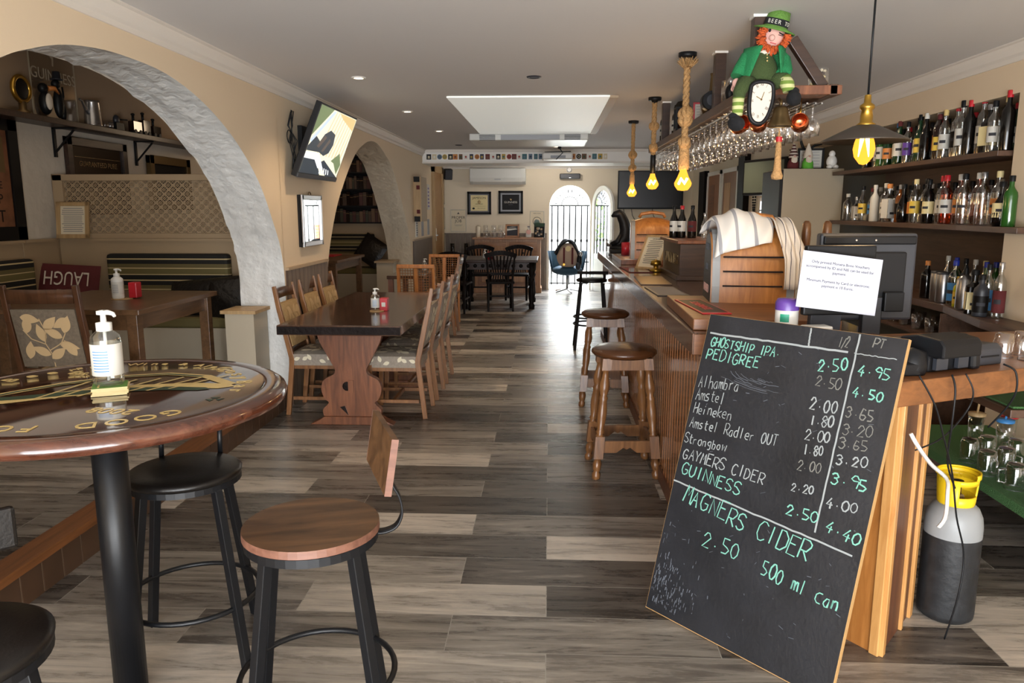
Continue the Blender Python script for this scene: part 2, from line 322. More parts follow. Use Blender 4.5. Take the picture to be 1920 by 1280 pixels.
# ------------------------------------------------------------------ mesh builder
class MB:
    def __init__(s):
        s.v = []; s.f = []; s.mi = []; s.sm = []; s.mats = []; s.X = None
    def _m(s, m):
        m = M[m] if isinstance(m, str) else m
        if m not in s.mats: s.mats.append(m)
        return s.mats.index(m)
    def add(s, vs, fs, m, smooth=False):
        k = len(s.v); mi = s._m(m)
        if s.X is not None: vs = [s.X @ Vector(p) for p in vs]
        s.v += [tuple(p) for p in vs]
        for f in fs:
            s.f.append([k + i for i in f]); s.mi.append(mi); s.sm.append(smooth)
        return s
    def box(s, x0, x1, y0, y1, z0, z1, m):
        vs = [(x, y, z) for z in (z0, z1) for y in (y0, y1) for x in (x0, x1)]
        return s.add(vs, [(0, 2, 3, 1), (4, 5, 7, 6), (0, 1, 5, 4), (2, 6, 7, 3), (0, 4, 6, 2), (1, 3, 7, 5)], m)
    def bar(s, p0, p1, w, h, m, up=(0, 0, 1), w1=None, h1=None):
        p0 = Vector(p0); p1 = Vector(p1); d = (p1 - p0).normalized(); u = Vector(up)
        if abs(d.dot(u)) > 0.98: u = Vector((0, 1, 0))
        a = d.cross(u).normalized(); b = a.cross(d).normalized()
        w1 = w if w1 is None else w1; h1 = h if h1 is None else h1
        vs = []
        for p, ww, hh in ((p0, w, h), (p1, w1, h1)):
            for i, j in ((-1, -1), (1, -1), (1, 1), (-1, 1)): vs.append(p + a * (i * ww / 2) + b * (j * hh / 2))
        return s.add(vs, [(0, 3, 2, 1), (4, 5, 6, 7), (0, 1, 5, 4), (1, 2, 6, 5), (2, 3, 7, 6), (3, 0, 4, 7)], m)
    def tube(s, pts, r, m, n=10, closed=False, smooth=True):
        pts = [Vector(p) for p in pts]; N = len(pts); vs = []; fs = []
        rr = r if isinstance(r, (list, tuple)) else [r] * N
        prev = None
        for i, p in enumerate(pts):
            if closed: t = pts[(i + 1) % N] - pts[i - 1]
            else: t = pts[min(i + 1, N - 1)] - pts[max(i - 1, 0)]
            t.normalize()
            if prev is None:
                q = Vector((0, 0, 1)) if abs(t.z) < 0.9 else Vector((1, 0, 0))
                a = t.cross(q).normalized()
            else:
                a = (prev - t * prev.dot(t)); a = a.normalized() if a.length > 1e-6 else t.orthogonal().normalized()
            prev = a; b = t.cross(a)
            for k in range(n):
                an = 2 * PI * k / n; vs.append(p + (a * math.cos(an) + b * math.sin(an)) * rr[i])
        for i in range(N if closed else N - 1):
            j = (i + 1) % N
            for k in range(n):
                l = (k + 1) % n; fs.append((i * n + k, i * n + l, j * n + l, j * n + k))
        s.add(vs, fs, m, smooth)
        if not closed:
            k = len(s.v) - len(vs)
            for base, rev in ((0, True), ((N - 1) * n, False)):
                f = [k + base + i for i in range(n)]
                s.f.append(f[::-1] if rev else f); s.mi.append(s._m(m)); s.sm.append(False)
        return s
    def cyl(s, p0, p1, r0, m, r1=None, n=16, smooth=True):
        return s.tube([p0, p1], [r0, r0 if r1 is None else r1], m, n, False, smooth)
    def lathe(s, prof, m, c=(0, 0, 0), n=20, smooth=True, a0=0.0, a1=2 * PI, cap=False):
        full = abs(a1 - a0 - 2 * PI) < 1e-6; K = n if full else n + 1
        vs = []; fs = []
        for r, z in prof:
            for k in range(K):
                an = a0 + (a1 - a0) * k / n; vs.append((c[0] + r * math.cos(an), c[1] + r * math.sin(an), c[2] + z))
        for i in range(len(prof) - 1):
            for k in range(n):
                l = (k + 1) % K if full else k + 1
                fs.append((i * K + k, i * K + l, (i + 1) * K + l, (i + 1) * K + k))
        if full and cap:
            if prof[0][0] > 1e-5: fs.append(tuple(range(K))[::-1])
            if prof[-1][0] > 1e-5: fs.append(tuple((len(prof) - 1) * K + k for k in range(K)))
        return s.add(vs, fs, m, smooth)
    def prism(s, poly, ax, c0, c1, m, smooth=False):
        n = len(poly); vs = []
        for c in (c0, c1):
            for a, b in poly:
                vs.append({'x': (c, a, b), 'y': (a, c, b), 'z': (a, b, c)}[ax])
        fs = [tuple(range(n))[::-1], tuple(range(n, 2 * n))]
        s.add(vs, fs, m)
        k = len(s.v) - 2 * n; mi = s._m(m)
        for i in range(n):
            j = (i + 1) % n; s.f.append([k + i, k + j, k + n + j, k + n + i]); s.mi.append(mi); s.sm.append(smooth)
        return s
    def ell(s, c, rx, ry, rz, m, n=16, k=10, z0=-1.0, z1=1.0):
        prof = []
        a0 = math.asin(max(-1, z0)); a1 = math.asin(min(1, z1))
        vs = []; fs = []
        for i in range(k + 1):
            a = a0 + (a1 - a0) * i / k
            for j in range(n):
                b = 2 * PI * j / n
                vs.append((c[0] + rx * math.cos(a) * math.cos(b), c[1] + ry * math.cos(a) * math.sin(b), c[2] + rz * math.sin(a)))
        for i in range(k):
            for j in range(n):
                l = (j + 1) % n; fs.append((i * n + j, i * n + l, (i + 1) * n + l, (i + 1) * n + j))
        fs.append(tuple(range(n))[::-1]); fs.append(tuple(k * n + j for j in range(n)))
        return s.add(vs, fs, m, True)
    def quad(s, a, b, c, d, m):
        return s.add([a, b, c, d], [(0, 1, 2, 3)], m)
    def poly(s, pts, m):
        return s.add(pts, [tuple(range(len(pts)))], m)
    def ribbon(s, pts, w, m, z=0.0):
        """flat stroke in the local xy plane"""
        n = len(pts); vs = []; fs = []
        for i, (x, y) in enumerate(pts):
            x0, y0 = pts[max(i - 1, 0)]; x1, y1 = pts[min(i + 1, n - 1)]
            dx, dy = x1 - x0, y1 - y0; l = math.hypot(dx, dy) or 1
            nx, ny = -dy / l * w / 2, dx / l * w / 2
            vs += [(x + nx, y + ny, z), (x - nx, y - ny, z)]
        for i in range(n - 1): fs.append((2 * i, 2 * i + 1, 2 * i + 3, 2 * i + 2))
        return s.add(vs, fs, m)
    def grid(s, fn, nu, nv, m, smooth=True):
        vs = [fn(i / nu, j / nv) for j in range(nv + 1) for i in range(nu + 1)]; k = nu + 1
        fs = [(j * k + i, j * k + i + 1, (j + 1) * k + i + 1, (j + 1) * k + i) for j in range(nv) for i in range(nu)]
        return s.add(vs, fs, m, smooth)
    def text(s, body, size, m, X, align='CENTER', ext=0.0006, shear=0.0):
        cu = bpy.data.curves.new('lettering', 'FONT'); cu.body = body; cu.size = size; cu.align_x = align
        cu.extrude = ext; cu.shear = shear; cu.resolution_u = 3
        o = bpy.data.objects.new('lettering', cu); COL.objects.link(o)
        me = bpy.data.meshes.new_from_object(o)
        vs = [X @ v.co for v in me.vertices]; fs = [tuple(p.vertices) for p in me.polygons]
        bpy.data.objects.remove(o); bpy.data.curves.remove(cu); bpy.data.meshes.remove(me)
        return s.add(vs, fs, m)
    def build(s, name, parent=None, bevel=0.0, loc=None, rot=None, seg=2):
        me = bpy.data.meshes.new(name)
        me.from_pydata(s.v, [], s.f)
        for m in s.mats: me.materials.append(m)
        assert len(s.mi) == len(s.f) == len(me.polygons), (name, len(s.mi), len(s.f), len(me.polygons)); me.polygons.foreach_set('material_index', s.mi); me.polygons.foreach_set('use_smooth', [bool(q) for q in s.sm])
        me.update()
        if bevel:
            bm = bmesh.new(); bm.from_mesh(me)
            bmesh.ops.remove_doubles(bm, verts=bm.verts, dist=1e-5)
            es = [e for e in bm.edges if len(e.link_faces) == 2 and e.calc_face_angle(0) > R(35)]
            bmesh.ops.bevel(bm, geom=es, offset=bevel, segments=seg, affect='EDGES', clamp_overlap=True, profile=0.5)
            bm.to_mesh(me); bm.free()
        o = bpy.data.objects.new(name, me); COL.objects.link(o)
        if parent is not None: o.parent = parent
        if loc is not None: o.location = loc
        if rot is not None: o.rotation_euler = rot
        return o

def tag(o, label, cat, group=None, kind=None):
    o['label'] = label; o['category'] = cat
    if group: o['group'] = group
    if kind: o['kind'] = kind
    n = len(label.split())
    if not 4 <= n <= 16: print('LABEL LENGTH', n, label)
    return o
def thing(name, label, cat, loc=(0, 0, 0), rz=0.0, group=None, rot=None):
    o = bpy.data.objects.new(name, None); COL.objects.link(o)
    o.location = loc; o.rotation_euler = rot if rot else (0, 0, rz)
    o.empty_display_size = 0.1
    return tag(o, label, cat, group)
def struct(mb, name, parent=None, bevel=0.0):
    o = mb.build(name, parent, bevel)
    if parent is None: o['kind'] = 'structure'
    return o
def dup(root, label, loc, rz=None, group=None, rot=None):
    r = root.copy(); COL.objects.link(r); r.location = loc
    if rz is not None: r.rotation_euler = (0, 0, rz)
    if rot is not None: r.rotation_euler = rot
    r['label'] = label
    n = len(label.split())
    if not 4 <= n <= 16: print('LABEL LENGTH', n, label)
    if group: r['group'] = group
    for ch in list(root.children):
        c = ch.copy(); COL.objects.link(c); c.parent = r
        for g in ch.children:
            d = g.copy(); COL.objects.link(d); d.parent = c
    return r
ORD = ['', 'first', 'second', 'third', 'fourth', 'fifth', 'sixth', 'seventh', 'eighth', 'ninth', 'tenth', 'eleventh', 'twelfth', 'thirteenth', 'fourteenth', 'fifteenth', 'sixteenth', 'seventeenth', 'eighteenth', 'nineteenth', 'twentieth', 'twenty-first', 'twenty-second', 'twenty-third', 'twenty-fourth', 'twenty-fifth', 'twenty-sixth', 'twenty-seventh', 'twenty-eighth', 'twenty-ninth', 'thirtieth', 'thirty-first', 'thirty-second', 'thirty-third', 'thirty-fourth', 'thirty-fifth', 'thirty-sixth']
# facing matrices for lettering: text lies in xy, facing +z; these turn it to face a direction
def face(loc, towards, up=(0, 0, 1)):
    z = Vector(towards).normalized(); x = Vector(up).cross(z).normalized(); y = z.cross(x)
    return Matrix(((x.x, y.x, z.x, loc[0]), (x.y, y.y, z.y, loc[1]), (x.z, y.z, z.z, loc[2]), (0, 0, 0, 1)))

# hand lettering strokes: baseline y=2, capitals to y=9
HAND = {'A': '02 39 62;15 55', 'B': '02 09 49 58 57 46 06;46 55 54 42 02', 'C': '68 49 29 07 04 22 42 63', 'D': '02 09 39 67 64 32 02',
        'E': '69 09 02 62;06 46', 'F': '69 09 02;06 46', 'G': '68 49 29 07 04 22 42 63 65 35', 'H': '02 09;62 69;05 66', 'I': '32 39',
        'M': '02 19 35 59 62', 'N': '02 09 62 69', 'O': '29 07 04 22 42 64 67 49 29', 'P': '02 09 49 68 67 45 05', 'R': '02 09 49 68 67 45 05;25 62',
        'S': '68 49 29 08 06 26 45 64 63 42 22 03', 'T': '09 69;39 32', 'U': '09 04 22 42 64 69', 'Y': '09 35 69;35 32',
        'a': '56 26 04 03 22 42 56 52', 'b': '09 02 42 54 55 46 06', 'c': '56 26 05 03 22 52', 'd': '59 52 22 03 05 26 56', 'e': '04 54 55 46 26 05 03 22 52', 'g': '56 26 05 04 23 53 56 51 40 10',
        'h': '09 02 05 26 46 54 52', 'i': '26 22;28 38', 'k': '09 02;56 04 52', 'l': '29 22', 'm': '06 02 05 16 26 32 35 46 56 62', 'n': '06 02 05 26 46 54 52',
        'o': '26 05 03 22 42 53 55 46 26', 'r': '06 02 05 26 46', 's': '56 26 05 24 44 53 42 02', 't': '28 23 32 52;06 56', 'w': '06 12 35 52 66',
        'y': '06 33;66 20', '0': '29 07 04 22 42 64 67 49 29', '1': '39 32', '2': '07 29 49 67 02 62', '3': '08 29 49 67 46 26;46 64 42 22 03',
        '4': '49 04 64;46 41', '5': '59 09 06 45 64 42 02', '6': '58 29 05 03 22 42 64 45 05', '8': '29 07 45 64 42 22 04 26 67 49 29', '9': '67 49 29 07 26 66 52', '.': '24 34', '/': '01 69'}
def hand_text(mb, txt, u0, v0, u1, v1, h, m, w, z):
    n = len(txt); L = math.hypot(u1 - u0, v1 - v0); step = L / n
    ca, sa = (u1 - u0) / L, (v1 - v0) / L
    rnd = random.Random(hash(txt) % 1000 if False else len(txt) * 31 + int(v0 * 1000))
    for i, ch in enumerate(txt):
        if ch not in HAND: continue
        jx, jy, js = rnd.uniform(-.06, .06) * step, rnd.uniform(-.08, .08) * h, rnd.uniform(.9, 1.12)
        for st in HAND[ch].split(';'):
            pts = []
            for p in st.split():
                a = i * step + jx + int(p[0]) / 6 * step * 0.74 * js; b = jy + (int(p[1]) - 2) / 7 * h * js
                a += b * 0.08
                pts.append((u0 + a * ca - b * sa, v0 + a * sa + b * ca))
            mb.ribbon(pts, w * rnd.uniform(.8, 1.25), m, z)

# ================================================================== SETTING
XL = -2.06; XLB = -2.42; CEIL = 2.50; YB = 14.83; XR = 2.72; PLAT = 0.17
b = MB(); b.box(-2.07, 3.3, -3.5, 15.05, -0.08, 0.0, 'floor'); struct(b, 'floor')
b = MB(); b.box(-4.7, -2.075, -1.5, 12.6, -0.08, PLAT, 'floor'); struct(b, 'floor_platform')
# kerb along the platform: brown tiles with pale joints under a wooden nosing
b = MB()
y = -1.5
while y < 5.75:
    b.box(-2.075, -2.062, y + 0.004, min(y + 0.126, 5.75), 0.0, PLAT - 0.03, 'kerbtile'); y += 0.13
b.box(-2.078, -2.066, -1.5, 5.75, 0.0, PLAT - 0.03, 'grout')
b.box(-2.17, -2.05, -1.5, 5.75, PLAT - 0.03, PLAT + 0.006, 'kerbwood')
struct(b, 'trim_1')
b = MB(); b.box(-2.45, 3.3, -3.5, 15.05, CEIL, CEIL + 0.1, 'ceil'); struct(b, 'ceiling')
b = MB(); b.box(-4.75, -2.4, -1.5, 12.6, 2.95, 3.05, 'alcove'); struct(b, 'ceiling_alcove')

# left wall with two rough plastered arches
A1 = [(1.5, .0), (1.52, .7), (1.72, 1.25), (2.05, 1.62), (2.45, 1.90), (2.87, 2.11), (3.05, 2.178), (3.24, 2.232), (3.45, 2.265), (3.71, 2.282), (4.14, 2.268), (4.57, 2.176), (5.0, 2.0), (5.376, 1.743), (5.624, 1.443), (5.745, 1.25), (5.80, 1.0), (5.80, .55), (5.80, 0.0)]
A2 = [(6.88, 0.0), (6.93, .7), (6.99, 1.08), (7.29, 1.514), (7.66, 1.829), (8.125, 2.122), (8.55, 2.27), (8.85, 2.325), (9.1, 2.333), (9.35, 2.30), (9.65, 2.22), (9.98, 2.116), (10.47, 1.787), (10.89, 1.421), (11.2, 1.1), (11.35, .7), (11.4, 0.0)]
def smooth_poly(P, k=4):
    out = []
    for i in range(len(P) - 1):
        p0 = P[max(i - 1, 0)]; p1 = P[i]; p2 = P[i + 1]; p3 = P[min(i + 2, len(P) - 1)]
        for j in range(k):
            t = j / k
            q = [0.5 * (2 * p1[c] + (p2[c] - p0[c]) * t + (2 * p0[c] - 5 * p1[c] + 4 * p2[c] - p3[c]) * t * t + (3 * p1[c] - p0[c] - 3 * p2[c] + p3[c]) * t ** 3) for c in (0, 1)]
            out.append(tuple(q))
    out.append(P[-1]); return out
S1 = smooth_poly(A1); S2 = smooth_poly(A2)
b = MB()
for xx, mm in ((XL, 'cream'), (XLB, 'alcovew')):
    for S in (S1, S2):
        for i in range(len(S) - 1):
            (ya, za), (yb_, zb) = S[i], S[i + 1]
            if abs(ya - yb_) > 1e-4: b.quad((xx, ya, za), (xx, yb_, zb), (xx, yb_, 2.95 if xx == XLB else CEIL), (xx, ya, 2.95 if xx == XLB else CEIL), mm)
    t = 2.95 if xx == XLB else CEIL
    for ya, yb_ in ((-1.6, S1[0][0]), (5.80, 6.88), (11.4, 15.0)): b.quad((xx, ya, 0), (xx, yb_, 0), (xx, yb_, t), (xx, ya, t), mm)
rnd = random.Random(3)
for S, mm in ((S1, 'plaster'), (S2, 'plaster2')):
    K = 10; vs = []; fs = []
    for i, (ya, za) in enumerate(S):
        for k in range(K + 1):
            j = 0 if k == 0 else 0.014
            vs.append((XL + (XLB - XL) * k / K, ya + rnd.uniform(-j, j), za + rnd.uniform(-j, j)))
    for i in range(len(S) - 1):
        for k in range(K): fs.append((i * (K + 1) + k, i * (K + 1) + k + 1, (i + 1) * (K + 1) + k + 1, (i + 1) * (K + 1) + k))
    b.add(vs, fs, mm, True)
struct(b, 'wall_left')
# back wall with an arched doorway
dx0, dx1, dtop = 0.0, 0.79, 2.01; dc = (dx0 + dx1) / 2; dr = (dx1 - dx0) / 2; dsp = dtop - dr
arc = [(dc - dr * math.cos(PI * i / 20), dsp + dr * math.sin(PI * i / 20)) for i in range(21)]
outl = [(dx0, 0.0)] + arc + [(dx1, 0.0)]
b = MB()
for yy, m_ in ((YB, 'backwall'), (YB + 0.24, 'outw')):
    b.quad((-2.2, yy, 0), (dx0, yy, 0), (dx0, yy, CEIL), (-2.2, yy, CEIL), m_)
    b.quad((dx1, yy, 0), (3.3, yy, 0), (3.3, yy, CEIL), (dx1, yy, CEIL), m_)
    for i in range(20): b.quad((arc[i][0], yy, arc[i][1]), (arc[i + 1][0], yy, arc[i + 1][1]), (arc[i + 1][0], yy, CEIL), (arc[i][0], yy, CEIL), m_)
for i in range(len(outl) - 1):
    p, q = outl[i], outl[i + 1]; b.quad((p[0], YB, p[1]), (q[0], YB, q[1]), (q[0], YB + .24, q[1]), (p[0], YB + .24, p[1]), 'white')
b.box(-2.2, 3.3, YB + .01, YB + .23, CEIL - .01, CEIL + .3, 'backwall')
struct(b, 'wall_back')
# right wall: niche for the back bar between y 4.72 and 8.6
b = MB()
NY0, NY1, NZ = 4.70, 8.7, 2.22
b.box(XR, XR + .4, -3.5, NY0, 0, CEIL, 'cream'); b.box(XR, XR + .4, NY1, 15.0, 0, CEIL, 'backwall')
b.box(XR, XR + .4, NY0, NY1, NZ, CEIL, 'cream'); b.box(XR + .28, XR + .4, NY0, NY1, 0, NZ, 'olive')
struct(b, 'wall_right')
# front wall behind the camera: wide open glazed front
b = MB()
b.box(-2.2, 3.1, -1.75, -1.6, 2.35, CEIL, 'cream'); b.box(-2.2, -2.0, -1.75, -1.6, 0, 2.35, 'cream'); b.box(2.3, 3.1, -1.75, -1.6, 0, 2.35, 'cream')
b.box(-4.75, -2.2, -1.65, -1.5, 0, 2.95, 'cream')
struct(b, 'wall_front')
b = MB()
for x in (-2.0, -0.6, 0.85, 2.24): b.box(x, x + .06, -1.72, -1.66, 0, 2.35, 'white')
b.box(-2.0, 2.3, -1.72, -1.66, 2.29, 2.35, 'white')
struct(b, 'window_1')
# alcove walls
b = MB(); b.box(-4.65, -4.5, -1.5, 12.6, 0, 2.3, 'alcovew'); b.box(-4.65, -4.5, -1.5, 12.6, 2.3, 2.95, 'alcove'); struct(b, 'wall_alcove')  # brown above the shelf line, pale plaster below
b = MB(); b.box(-4.5, XLB, 12.4, 12.55, 0, 2.95, 'alcove'); struct(b, 'wall_alcove_end')
# cornices
def cornice(name, pts, d=1):
    """profile swept along straight wall line a->b, projecting by normal n"""
    b = MB()
    for (ax, ay), (bx, by), (nx, ny), top in pts:
        prof = [(0, -0.10), (0.012, -0.10), (0.016, -0.075), (0.032, -0.062), (0.05, -0.03), (0.056, -0.012), (0.075, -0.008), (0.075, 0.0), (0, 0)]
        vs = []; n = len(prof)
        for (x, y) in ((ax, ay), (bx, by)):
            for o, z in prof: vs.append((x + nx * o, y + ny * o, top + z))
        fs = [(i, (i + 1) % n, n + (i + 1) % n, n + i) for i in range(n)] + [tuple(range(n))[::-1], tuple(range(n, 2 * n))]
        b.add(vs, fs, 'moulding')
    return struct(b, name)
cornice('trim_2', [((XL, -1.6), (XL, 12.45), (1, 0), CEIL)])
cornice('trim_3', [((XR, 12.45), (XR, -1.6), (-1, 0), CEIL)])
cornice('trim_4', [((XL, YB), (XR, YB), (0, -1), 2.42)])
# beam across the room carrying the beer mats
b = MB(); b.box(XL, XR, 12.45, 13.3, 2.285, CEIL, 'white'); b.box(XL, XR, 12.42, 12.45, 2.285, 2.31, 'moulding'); b.box(XL, XR, 12.40, 12.45, 2.46, CEIL, 'moulding')
struct(b, 'trim_5')
# wainscot panelling
def wains(name, y0, y1, x, h, cap=True):
    b = MB(); y = y0
    while y < y1 - .01:
        b.box(x, x + .014, y + .003, min(y + .095, y1), 0, h, 'wainscot'); b.box(x, x + .0146, y - .005, y + .005, 0, h, 'kerbtile'); y += .098
    b.box(x, x + .009, y0, y1, 0, h, 'kerbtile'); b.box(x, x + .026, y0, y1, h, h + .022, 'panel')
    return struct(b, name)
wains('trim_6', 5.83, 6.92, XL, 1.08); wains('trim_7', 11.42, 13.25, XL, 1.08); wains('trim_8', 14.55, 14.80, XL, 1.08)
b = MB(); x = XL + .03
while x < -0.06:
    b.box(x + .003, min(x + .095, -.05), YB - .016, YB, 0, 1.08, 'wainscot'); x += .098
b.box(XL, -.05, YB - .03, YB, 1.08, 1.1, 'wainscot'); struct(b, 'trim_9')
# side door in the left wall near the back
d = MB(); d.box(XL, XL + .03, 13.42, 14.45, 0, 2.22, 'dooroak'); door = struct(d, 'door_1')
d = MB(); d.box(XL - .01, XL + .05, 13.34, 13.46, 0, 2.32, 'frameoak'); d.box(XL - .01, XL + .05, 14.42, 14.54, 0, 2.32, 'frameoak'); d.box(XL - .01, XL + .05, 13.34, 14.54, 2.2, 2.32, 'frameoak')
d.build('door_frame', door)
d = MB(); d.box(XL + .03, XL + .045, 13.5, 13.58, 1.0, 1.22, 'white_pl'); d.bar((XL + .06, 13.54, 1.1), (XL + .06, 13.66, 1.1), .02, .02, 'silver'); d.bar((XL + .03, 13.54, 1.1), (XL + .07, 13.54, 1.1), .02, .02, 'silver')
d.build('door_handle', door)
# arched glazed door leaf of the rear doorway, standing open
hx, hy = 0.83, 14.80
leaf = bpy.data.objects.new('door_2', None); COL.objects.link(leaf); leaf.location = (hx, hy, 0); leaf.rotation_euler = (0, 0, math.atan2(-.70, .34)); leaf['kind'] = 'structure'
w = .78; r2 = w / 2
def archpts(m, n=16, base=0.0, sp=1.60):
    return [(m, base)] + [(r2 - (r2 - m) * math.cos(PI * i / n), sp + (r2 - m) * math.sin(PI * i / n)) for i in range(n + 1)] + [(w - m, base)]
b = MB()
po, pi_ = archpts(0), archpts(.085)
for i in range(len(po) - 1):
    for yy in (-.02, .02):
        b.quad((po[i][0], yy, po[i][1]), (po[i + 1][0], yy, po[i + 1][1]), (pi_[i + 1][0], yy, pi_[i + 1][1]), (pi_[i][0], yy, pi_[i][1]), 'white')
    b.quad((po[i][0], -.02, po[i][1]), (po[i + 1][0], -.02, po[i + 1][1]), (po[i + 1][0], .02, po[i + 1][1]), (po[i][0], .02, po[i][1]), 'white')
    b.quad((pi_[i][0], -.02, pi_[i][1]), (pi_[i + 1][0], -.02, pi_[i + 1][1]), (pi_[i + 1][0], .02, pi_[i + 1][1]), (pi_[i][0], .02, pi_[i][1]), 'white')
b.box(.08, w - .08, -.015, .015, 0, .72, 'white'); b.box(.14, w - .14, -.022, .022, .1, .62, 'moulding')
b.build('door_frame', leaf)
b = MB(); b.poly([(x, 0, max(z, .72)) for x, z in archpts(.085)], M.setdefault('doorglass', thin_glass('door_glass', (.8, .85, .85), .42))); b.build('door_pane', leaf)
b = MB()
for i in range(1, 6): b.box(.08 + i * .103 - .006, .08 + i * .103 + .006, .02, .03, .72, 1.6, 'black')
for i in range(1, 8):
    a = PI * i / 8; b.bar((r2 + .1 * math.cos(a), .025, 1.6 + .1 * math.sin(a)), (r2 + .3 * math.cos(a), .025, 1.6 + .3 * math.sin(a)), .012, .012, 'black')
b.box(.08, w - .08, .02, .03, 1.59, 1.605, 'black'); b.build('window_bar', leaf)
# wrought grille gate closing the doorway
g = thing('grille_gate', 'white overexposed iron bar gate filling the arched rear doorway', 'gate', (dc, YB + .16, 0))
b = MB()
for i in range(7):
    x = -.345 + i * .115
    b.cyl((x, 0, .08), (x, 0, dsp + .02), .014, 'black', n=8)
    b.ell((x, 0, .95), .024, .024, .04, 'black', 8, 6)
for z in (.1, .52, dsp): b.box(-.39, .39, -.008, .008, z, z + .026, 'black')
b.build('bar_panel', g)
b = MB()
for i in range(1, 12):
    a = PI * i / 12; b.bar((.16 * math.cos(a), 0, dsp + .02 + .16 * math.sin(a)), (.36 * math.cos(a), 0, dsp + .02 + .36 * math.sin(a)), .012, .012, 'black')
    b.tube([((.27 + .035 * math.cos(t)) * math.cos(a + .13), 0, dsp + .02 + (.27 + .035 * math.sin(t)) * math.sin(a + .13)) for t in [k * PI / 4 for k in range(8)]], .006, 'black', 6, True)
b.tube([(.16 * math.cos(PI * i / 16), 0, dsp + .02 + .16 * math.sin(PI * i / 16)) for i in range(17)], .008, 'black', 6)
b.build('fanlight_scrollwork', g)
# courtyard outside
b = MB(); b.box(-8, 8, 15.07, 24, -.14, -.04, 'outw'); struct(b, 'ground_courtyard')
b = MB(); b.box(-1.0, 6, 20, 20.2, -.04, 4, 'outw'); struct(b, 'wall_courtyard')
b = MB()
for i in range(18):
    b.box(.92 + .02 * (i % 2), 1.2, 16.9, 17.1, -.04 + i * .07, .022 + i * .07, 'brick')
tag(b.build('brick_pier'), 'red brick pier standing outside beyond the rear door', 'pier')
sh = thing('courtyard_shrub', 'bright green leafy shrub in the courtyard, mirrored in the open door', 'shrub', (-1.5, 17.0, -.04))
b = MB(); rnd = random.Random(5)
for i in range(900):
    a = rnd.uniform(0, 2 * PI); z = rnd.uniform(.1, 2.3); rr = rnd.uniform(.1, .95) * math.sin(PI * min(1, z / 2.5 + .12)) ** .5
    c = Vector((rr * math.cos(a), rr * math.sin(a), z)); u = Vector((rnd.uniform(-1, 1), rnd.uniform(-1, 1), rnd.uniform(-1, 1))).normalized() * .07; v_ = u.orthogonal().normalized() * .035
    b.quad(c - u, c + v_, c + u, c - v_, 'leafgreen')
b.build('foliage', sh); b = MB(); b.cyl((0, 0, 0), (0, 0, 1.0), .04, 'framebr'); b.build('stem', sh)

# flush ceiling hatch panel with faint added glow, cassette air conditioner behind it
t = thing('glowing_hatch', 'large plain white panel with an added glow in the middle of the ceiling', 'glowing_hatch', (-.19, 8.25, CEIL - .004))
b = MB(); b.box(-.69, .69, -1.62, 1.5, -.012, 0, 'hatchglow'); b.build('panel', t)
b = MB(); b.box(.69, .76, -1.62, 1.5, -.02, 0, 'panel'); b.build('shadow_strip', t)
t = thing('cassette_aircon', 'flat white ceiling air conditioner with louvres behind the white panel', 'air conditioner', (-.24, 10.3, CEIL - .004))
b = MB(); b.box(-.78, .72, -.5, .5, -.085, 0, 'acwhite'); b.build('casing', t, .012)
for sx in (-.55, .52):
    b = MB()
    for i in range(4): b.box(sx - .1, sx + .1, -.53 + .004 * i, -.5, -.03 - .018 * i, -.022 - .018 * i, 'dgrey')
    b.build('louvre', t)
b = MB(); b.box(-.38, .36, -.52, -.5, -.08, -.02, 'grey'); b.build('intake_grille', t)

# ================================================================== CEILING LIGHTS
def downlight(x, y, lit, label):
    t = thing('ceiling_downlight', label, 'ceiling light', (x, y, CEIL), group='recessed ceiling downlights')
    b = MB(); b.lathe([(.034, -.004), (.036, -.008), (.05, -.008), (.056, 0)], 'white' if lit else 'dgrey'); b.build('trim_ring', t)
    b = MB(); b.lathe([(.0, -.005), (.034, -.005)], 'lampdisc' if lit else 'dgrey'); b.build('lamp_face', t)
    if lit: spot((x, y, CEIL - .02), lit, size=125)
for x, y, l, s in [(-1.4, 5.7, 20, 'glowing recessed downlight in the ceiling near the tilted television'), (-1.4, 7.63, 20, 'glowing recessed downlight left of the near half of the white panel'),
                   (-1.36, 9.5, 20, 'glowing recessed downlight left of the far end of the white panel'), (-.12, 5.73, 0, 'dark unlit recessed downlight in front of the white ceiling panel'),
                   (-1.36, 11.55, 0, 'unlit recessed downlight near the beer mat beam, far left'), (.1, 11.9, 12, 'small glowing recessed downlight close to the beer mat beam')]:
    downlight(x, y, l, s)
spot((1.9, 6.2, CEIL - .03), 24, size=150); spot((1.9, 9.3, CEIL - .03), 14, size=140)  # spots over the staff side, without fixtures
area('alcove_fill_area', (-3.4, 4.2, 2.92), (0, 0, 0), 1.8, 4.0, 7, (1, .84, .66)); point((-3.3, 9.8, 2.6), 5, (1, .75, .5), .15, 'alcove_fill_point')  # fill lamps added inside the alcoves, no fixtures
point((.1, 13.7, 2.43), 10, (1, .92, .82), .06, 'rear_fill')  # fill lamp added behind the beam, out of view, no fixture

